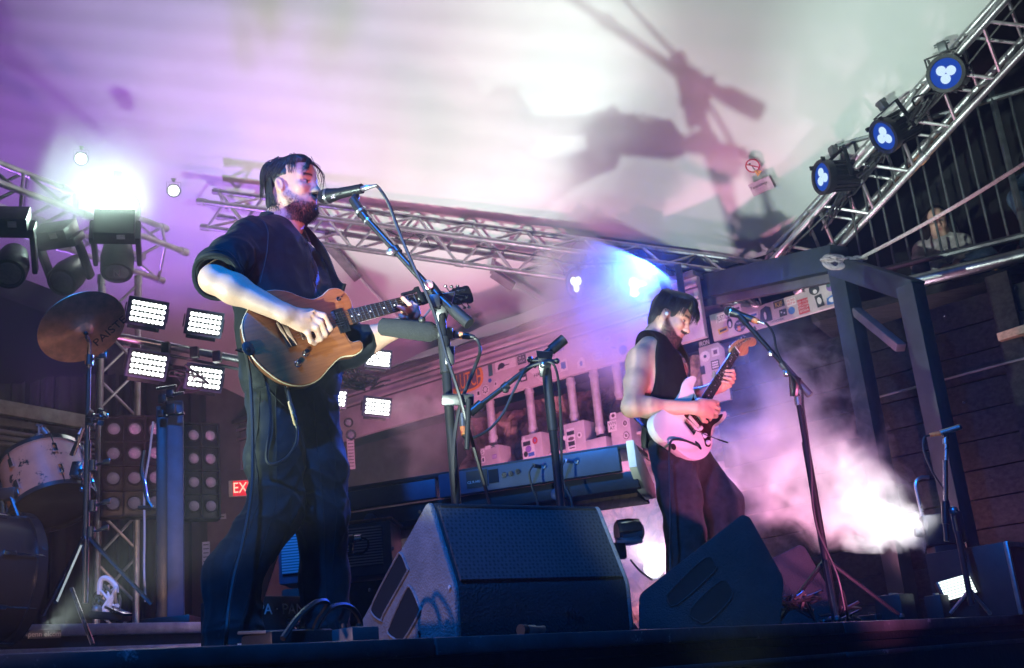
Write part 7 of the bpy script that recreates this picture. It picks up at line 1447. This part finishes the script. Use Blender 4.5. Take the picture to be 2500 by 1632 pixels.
# ================================================================== people on the balcony
mat('coat_white', (.55, .50, .50), .8, 0, .3, 20, .3, 120); mat('jeans_blue', (.05, .085, .14), .85, 0, .3, 30, .2, 300); mat('shoe_cream', (.55, .45, .38), .6, 0, .2, 20); mat('hair_brown', (.020, .014, .010), .4, 0, .3, 60); mat('sequin', (.7, .7, .75), .2, .8, .5, 220, .9, 300)
def bpx(px, py, off): return PL(px, py, BA, BN, off)
def small_person(name, lab, J, hf, colr, hair_long=True, seed=1):
    p = thing(name, lab, 'person', J['pv']); lo = npv([min(q[i] for q in J.values()) for i in range(3)])-.22; hi = npv([max(q[i] for q in J.values()) for i in range(3)])+.24; F = Field(lo, hi, .007)
    T, A = head_field(F, J['hd'], hf, (0, 0, 1), .9); F.cap(T(-.02, 0, -.03), J['nb'], .05, .055, .03); F.chain([J['nb'], (npv(J['nb'])+npv(J['pv']))/2, J['pv']], [.09, .10, .12], .05)
    for s in 'rl': arm(F, J['s'+s], J['e'+s], J['w'+s], (.045, .042, .036, .036, .026)); F.ell(npv(J['w'+s]), (.035, .035, .03), None, .02); F.chain([J['pv'], J['k'+s], J['f'+s]], [.08, .055, .04], .03)
    for s in 'rl':
        d = (npv(J['w'+s])-npv(J['e'+s])); d /= np.linalg.norm(d); o = npv(J['w'+s]); a = np.cross(d, [0, 0, 1])
        fingers(F, [([o+a*x, o+a*x*1.2+d*.05, o+a*x*1.2+d*.08-np.array([0, 0, .02])], .009) for x in (-.025, -.009, .008, .024)])
    me, V = F.mesh('body'); c, b_, q = head_colors(V, J['hd'], A, .9, (.58, .35, .28), (.05, .035, .03)); q_ = (V-npv(J['hd']))@A/.9
    isb = b_ > .0; c[isb] = (.58, .35, .28); paint(me, c); link('body', me, 'skin', p)
    F = Field(lo, hi, .008); F.chain([npv(J['nb'])-.03*npv(UP), (npv(J['nb'])+npv(J['pv']))/2, J['pv']], [.10, .125, .14], .05); F.cap(J['nb'], J['sr'], .07, .07, .05); F.cap(J['nb'], J['sl'], .07, .07, .05)
    for s in 'rl': F.chain([J['s'+s], J['e'+s], npv(J['e'+s])+(npv(J['w'+s])-npv(J['e'+s]))*.85], [.068, .06, .045], .03)
    F.warp(waves(seed, [(1, 0, .5), (0, 1, .5), (.5, .5, 1)], 60, .006, 6, 1.)); F.cap(npv(J['nb'])+.05*npv(UP), npv(J['nb']), .06, .055, .01, 's'); me, _ = F.mesh('jacket'); link('jacket', me, colr[0], p)
    F = Field(lo-.05, hi, .008)
    for s in 'rl': F.chain([J['pv'], J['k'+s], npv(J['k'+s])+(npv(J['f'+s])-npv(J['k'+s]))*.7], [.11, .085, .062], .03)
    F.warp(waves(seed+3, [(1, 0, .5), (.5, .5, 1)], 50, .005, 6, 1.)); me, _ = F.mesh('trousers'); link('trousers', me, colr[1], p)
    F = Field(lo-.05, hi, .008)
    for s in 'rl': F.cap(npv(J['k'+s])+(npv(J['f'+s])-npv(J['k'+s]))*.72, J['f'+s], .06, .055, .02); F.cap(J['f'+s], npv(J['f'+s])+np.array(J['toe'])*.13, .05, .04, .02)
    me, _ = F.mesh('boots'); link('boots', me, colr[2], p)
    Fh = Field(npv(J['hd'])-np.array([.25, .25, .5]), npv(J['hd'])+.22, .006); Fh.ell(T(-.026, 0, .046), np.array((.106, .09, .104))*.9, A, .02)
    if hair_long:
        for s in (-1, 1): Fh.chain([T(-.02, s*.08, .02), T(.01, s*.092, -.12), T(.03, s*.088, -.28), T(.03, s*.07, -.38)], [.042, .042, .045, .02], .03)
        Fh.chain([T(-.08, 0, .0), T(-.09, 0, -.15), T(-.08, 0, -.3)], [.07, .075, .04], .03)
    Fh.ell(T(.115, 0, -.01), np.array((.06, .062, .09))*.9, A, .01, 's'); Fh.warp(waves(seed+8, [(1, 0, 0), (0, 1, 0)], 150, .004, 5, 1.2)); me, _ = Fh.mesh('hair'); link('hair', me, 'hair_brown', p); return p
o_ = -.42
J = dict(hd=bpx(2262, 500, o_), nb=bpx(2272, 548, o_-.02), sr=bpx(2226, 570, o_), sl=bpx(2322, 552, o_), er=bpx(2222, 612, o_+.1), el=bpx(2338, 600, o_+.05), wr=bpx(2300, 640, o_+.26), wl=bpx(2330, 628, o_+.26), pv=bpx(2290, 640, o_-.05), kr=bpx(2392, 612, o_+.22), kl=bpx(2240, 640, o_+.16), fr=bpx(2330, 655, o_+.30), fl=bpx(2232, 668, o_+.20), toe=(-.6, -.3, 0))
J2 = dict(J); toe = J2.pop('toe')
class JD(dict):
    def values(s): return [v for k, v in s.items() if k != 'toe']
Jp = JD(J2); Jp['toe'] = toe
small_person('person', 'long-haired woman in a white jacket sitting cross-legged behind the balcony railing', Jp, Vector((-.30, -.9, -.12)), ('coat_white', 'jeans_blue', 'shoe_cream'), True, 3)
o_ = -.45; hz = Jp['fr']
MB().sphere(bpx(2345, 634, -.22), (.05, .03, .03), 10).build('sequin_purse', 'sequin'); o = bpy.data.objects['sequin_purse']; tag(o, 'glittering little purse in the seated woman\'s lap', 'purse')
J3 = JD(hd=bpx(2512, 330, o_), nb=bpx(2514, 380, o_), sr=bpx(2478, 398, o_), sl=bpx(2560, 390, o_), er=bpx(2470, 450, o_+.15), el=bpx(2575, 470, o_), wr=bpx(2492, 505, o_+.2), wl=bpx(2560, 520, o_+.1), pv=bpx(2525, 540, o_-.05), kr=bpx(2505, 600, o_+.0), kl=bpx(2560, 600, o_), fr=bpx(2512, 640, o_), fl=bpx(2560, 640, o_)); J3['toe'] = (-.3, -.9, 0)
small_person('person', 'person in a blue denim jacket cut by the right edge on the balcony', J3, Vector((-.5, -.8, 0)), ('jeans_blue', 'tank_black', 'boot'), True, 5)
J4 = JD(hd=bpx(2440, 545, -.9), nb=bpx(2440, 580, -.9), sr=bpx(2412, 592, -.9), sl=bpx(2470, 585, -.9), er=bpx(2404, 625, -.88), el=bpx(2478, 620, -.88), wr=bpx(2425, 642, -.75), wl=bpx(2455, 640, -.75), pv=bpx(2442, 650, -.92), kr=bpx(2420, 655, -.65), kl=bpx(2465, 650, -.65), fr=bpx(2418, 690, -.60), fl=bpx(2468, 690, -.60)); J4['toe'] = (0, -1, 0)
small_person('person', 'dark silhouetted person sitting in front of the orange light on the balcony', J4, Vector((.7, -.7, 0)), ('tank_black', 'tank_black', 'boot'), True, 7)
# warm lit table lamp and wooden booth on the balcony
bo_ = thing('wooden_booth', 'wooden booth glowing orange at the back of the balcony', 'bench', bpx(2430, 690, -1.3)); mat('booth_wood', (.40, .17, .05), .5, 0, .3, 6, .1, 20, stretch=(1, 1, 8))
for k in range(5): q = bpx(2385+k*19, 600, -1.5); MB().box((0, 0, 0), (.062, .03, .62), Matrix.Translation(q), .004).build('slat', 'booth_wood', bo_)
bl = thing('booth_lamp', 'small warm lamp on the balcony behind the silhouetted person', 'lamp', bpx(2425, 512, -1.32)); q = bpx(2424, 545, -1.30); MB().lathe(q, UP, [(0, .02), (.03, .035), (.09, .03), (.10, .01)], 14).build('shade', emis('warm_lamp', (1., .42, .08), 3.), bl); MB().tube(q-UP*.10, q, .006).build('stem', 'brass', bl)
point('booth_lamp_light', q+Vector((0, -.06, .0)), (1., .38, .08), 5., .04)
# ================================================================== haze and smoke
def volume(name, bmin, bmax, color, dens, aniso=.2, noise=None, label=None, mesh=None):
    me = mesh or MB().box([(a+b)/2 for a, b in zip(bmin, bmax)], [b-a for a, b in zip(bmin, bmax)]).mesh(name)
    m = bpy.data.materials.new(name); m.use_nodes = True; N = m.node_tree.nodes; L = m.node_tree.links; N.clear(); o = N.new('ShaderNodeOutputMaterial'); v = N.new('ShaderNodeVolumePrincipled')
    v.inputs['Color'].default_value = (*color, 1); v.inputs['Density'].default_value = dens; v.inputs['Anisotropy'].default_value = aniso; L.new(v.outputs[0], o.inputs['Volume'])
    if noise: noise(N, L, v)
    ob = link(name, me, m); ob['kind'] = 'stuff'
    if label: ob['label'] = label
    return ob
HZ = .0055
volume('haze', (-14, -4, -2.4), (14, 13.2, 9.5), (.9, .9, .92), HZ, .35)
def puff(axis0, axis1, r0, r1, scale, dmax, thr, detail=5, dist=.6, edge=.55, sharp=.35):
    """dense smoke along an axis: radius grows from r0 to r1, torn by noise"""
    a, b = Vector(axis0), Vector(axis1); d = (b-a); Ln = d.length; d.normalize(); M = frame(a, d, UP).inverted()
    def f(N, L, v):
        tc = N.new('ShaderNodeTexCoord'); mp = N.new('ShaderNodeVectorTransform') if False else None
        sx = N.new('ShaderNodeSeparateXYZ'); 
        L.new(tc.outputs['Object'], sx.inputs[0])
        def mth(op, *args):
            n = N.new('ShaderNodeMath'); n.operation = op
            for i, x in enumerate(args):
                if isinstance(x, (int, float)): n.inputs[i].default_value = x
                else: L.new(x, n.inputs[i])
            return n.outputs[0]
        nz = N.new('ShaderNodeTexNoise'); nz.inputs['Scale'].default_value = scale; nz.inputs['Detail'].default_value = detail; nz.inputs['Roughness'].default_value = .62; nz.inputs['Distortion'].default_value = dist
        L.new(tc.outputs['Object'], nz.inputs[0])
        t = mth('DIVIDE', sx.outputs[0], Ln); rad = mth('ADD', mth('MULTIPLY', t, r1-r0), r0); rr = mth('SQRT', mth('ADD', mth('MULTIPLY', sx.outputs[1], sx.outputs[1]), mth('MULTIPLY', sx.outputs[2], sx.outputs[2])))
        f_ = mth('SUBTRACT', 1., mth('DIVIDE', rr, rad)); k = mth('ADD', mth('MULTIPLY', f_, edge), mth('MULTIPLY', mth('SUBTRACT', nz.outputs[0], .5), 2.2)); k = mth('SUBTRACT', k, thr)
        mr = N.new('ShaderNodeMapRange'); mr.inputs[1].default_value = 0; mr.inputs[2].default_value = sharp; mr.clamp = True; L.new(k, mr.inputs[0])
        en = N.new('ShaderNodeMapRange'); en.inputs[1].default_value = 0; en.inputs[2].default_value = 1.; en.inputs[3].default_value = 1.; en.inputs[4].default_value = .16; L.new(t, en.inputs[0])
        fi = N.new('ShaderNodeMapRange'); fi.inputs[1].default_value = 1.; fi.inputs[2].default_value = .72; L.new(t, fi.inputs[0])
        L.new(mth('MULTIPLY', mth('MULTIPLY', mth('MULTIPLY', mr.outputs[0], en.outputs[0]), fi.outputs[0]), dmax), v.inputs['Density'])
    mm = MB(); mm.lathe((0, 0, 0), (1, 0, 0), [(-.02, .01), (-.01, r0*1.25), (Ln*.3, (r0+(r1-r0)*.3)*1.25), (Ln*.7, (r0+(r1-r0)*.7)*1.2), (Ln, r1*1.1), (Ln+.02, .02)], 20)
    return f, mm.mesh('smoke'), frame(a, d, UP)
def smoke(name, label, a0, a1, r0, r1, scale, dmax, thr, col=(.92, .9, .9), step=.5, **kw):
    f, me, M = puff(a0, a1, r0, r1, scale, dmax, thr, **kw); o = volume(name, None, None, col, 1., .1, f, label, me); o.matrix_basis = M; WM[o.name] = M; me.materials[0].cycles.volume_step_rate = step; return o
smoke('smoke_plume', 'bright pink smoke plume billowing up and left at the right of the stage', FOGN, P(1740, 985, 6.9), .12, .82, 3.8, 5.5, .05, detail=8, dist=.9, sharp=.5, step=.16)
smoke('smoke_drift', 'blue smoke drifting down below the glaring spotlight', P(1520, 620, 7.5), P(1370, 905, 7.9), .34, .74, 2.0, 3.6, -.06)
smoke('smoke_drift', 'pinkish smoke drifting behind the singer\'s LED panels', P(960, 985, 8.0), P(1120, 1120, 8.3), .16, .55, 3.2, 1.0, .05)
smoke('smoke_drift', 'soft haze cloud around the blinding light above the cymbal', P(60, 470, 6.6), P(620, 600, 7.6), .55, .8, 1.3, .42, -.25, detail=3)
smoke('smoke_plume', 'white-hot core of the smoke jet beside the far right microphone stand', FOGN+Vector((.05, 0, 0)), P(1990, 1262, 6.2), .09, .17, 6., 15., -.02, detail=8, sharp=.4, step=.3)
smoke('smoke_drift', 'pale pink haze rising around the round floor lamp', P(1610, 1410, 6.15), P(1500, 1215, 6.5), .26, .5, 2.6, 1.8, -.1, detail=5)
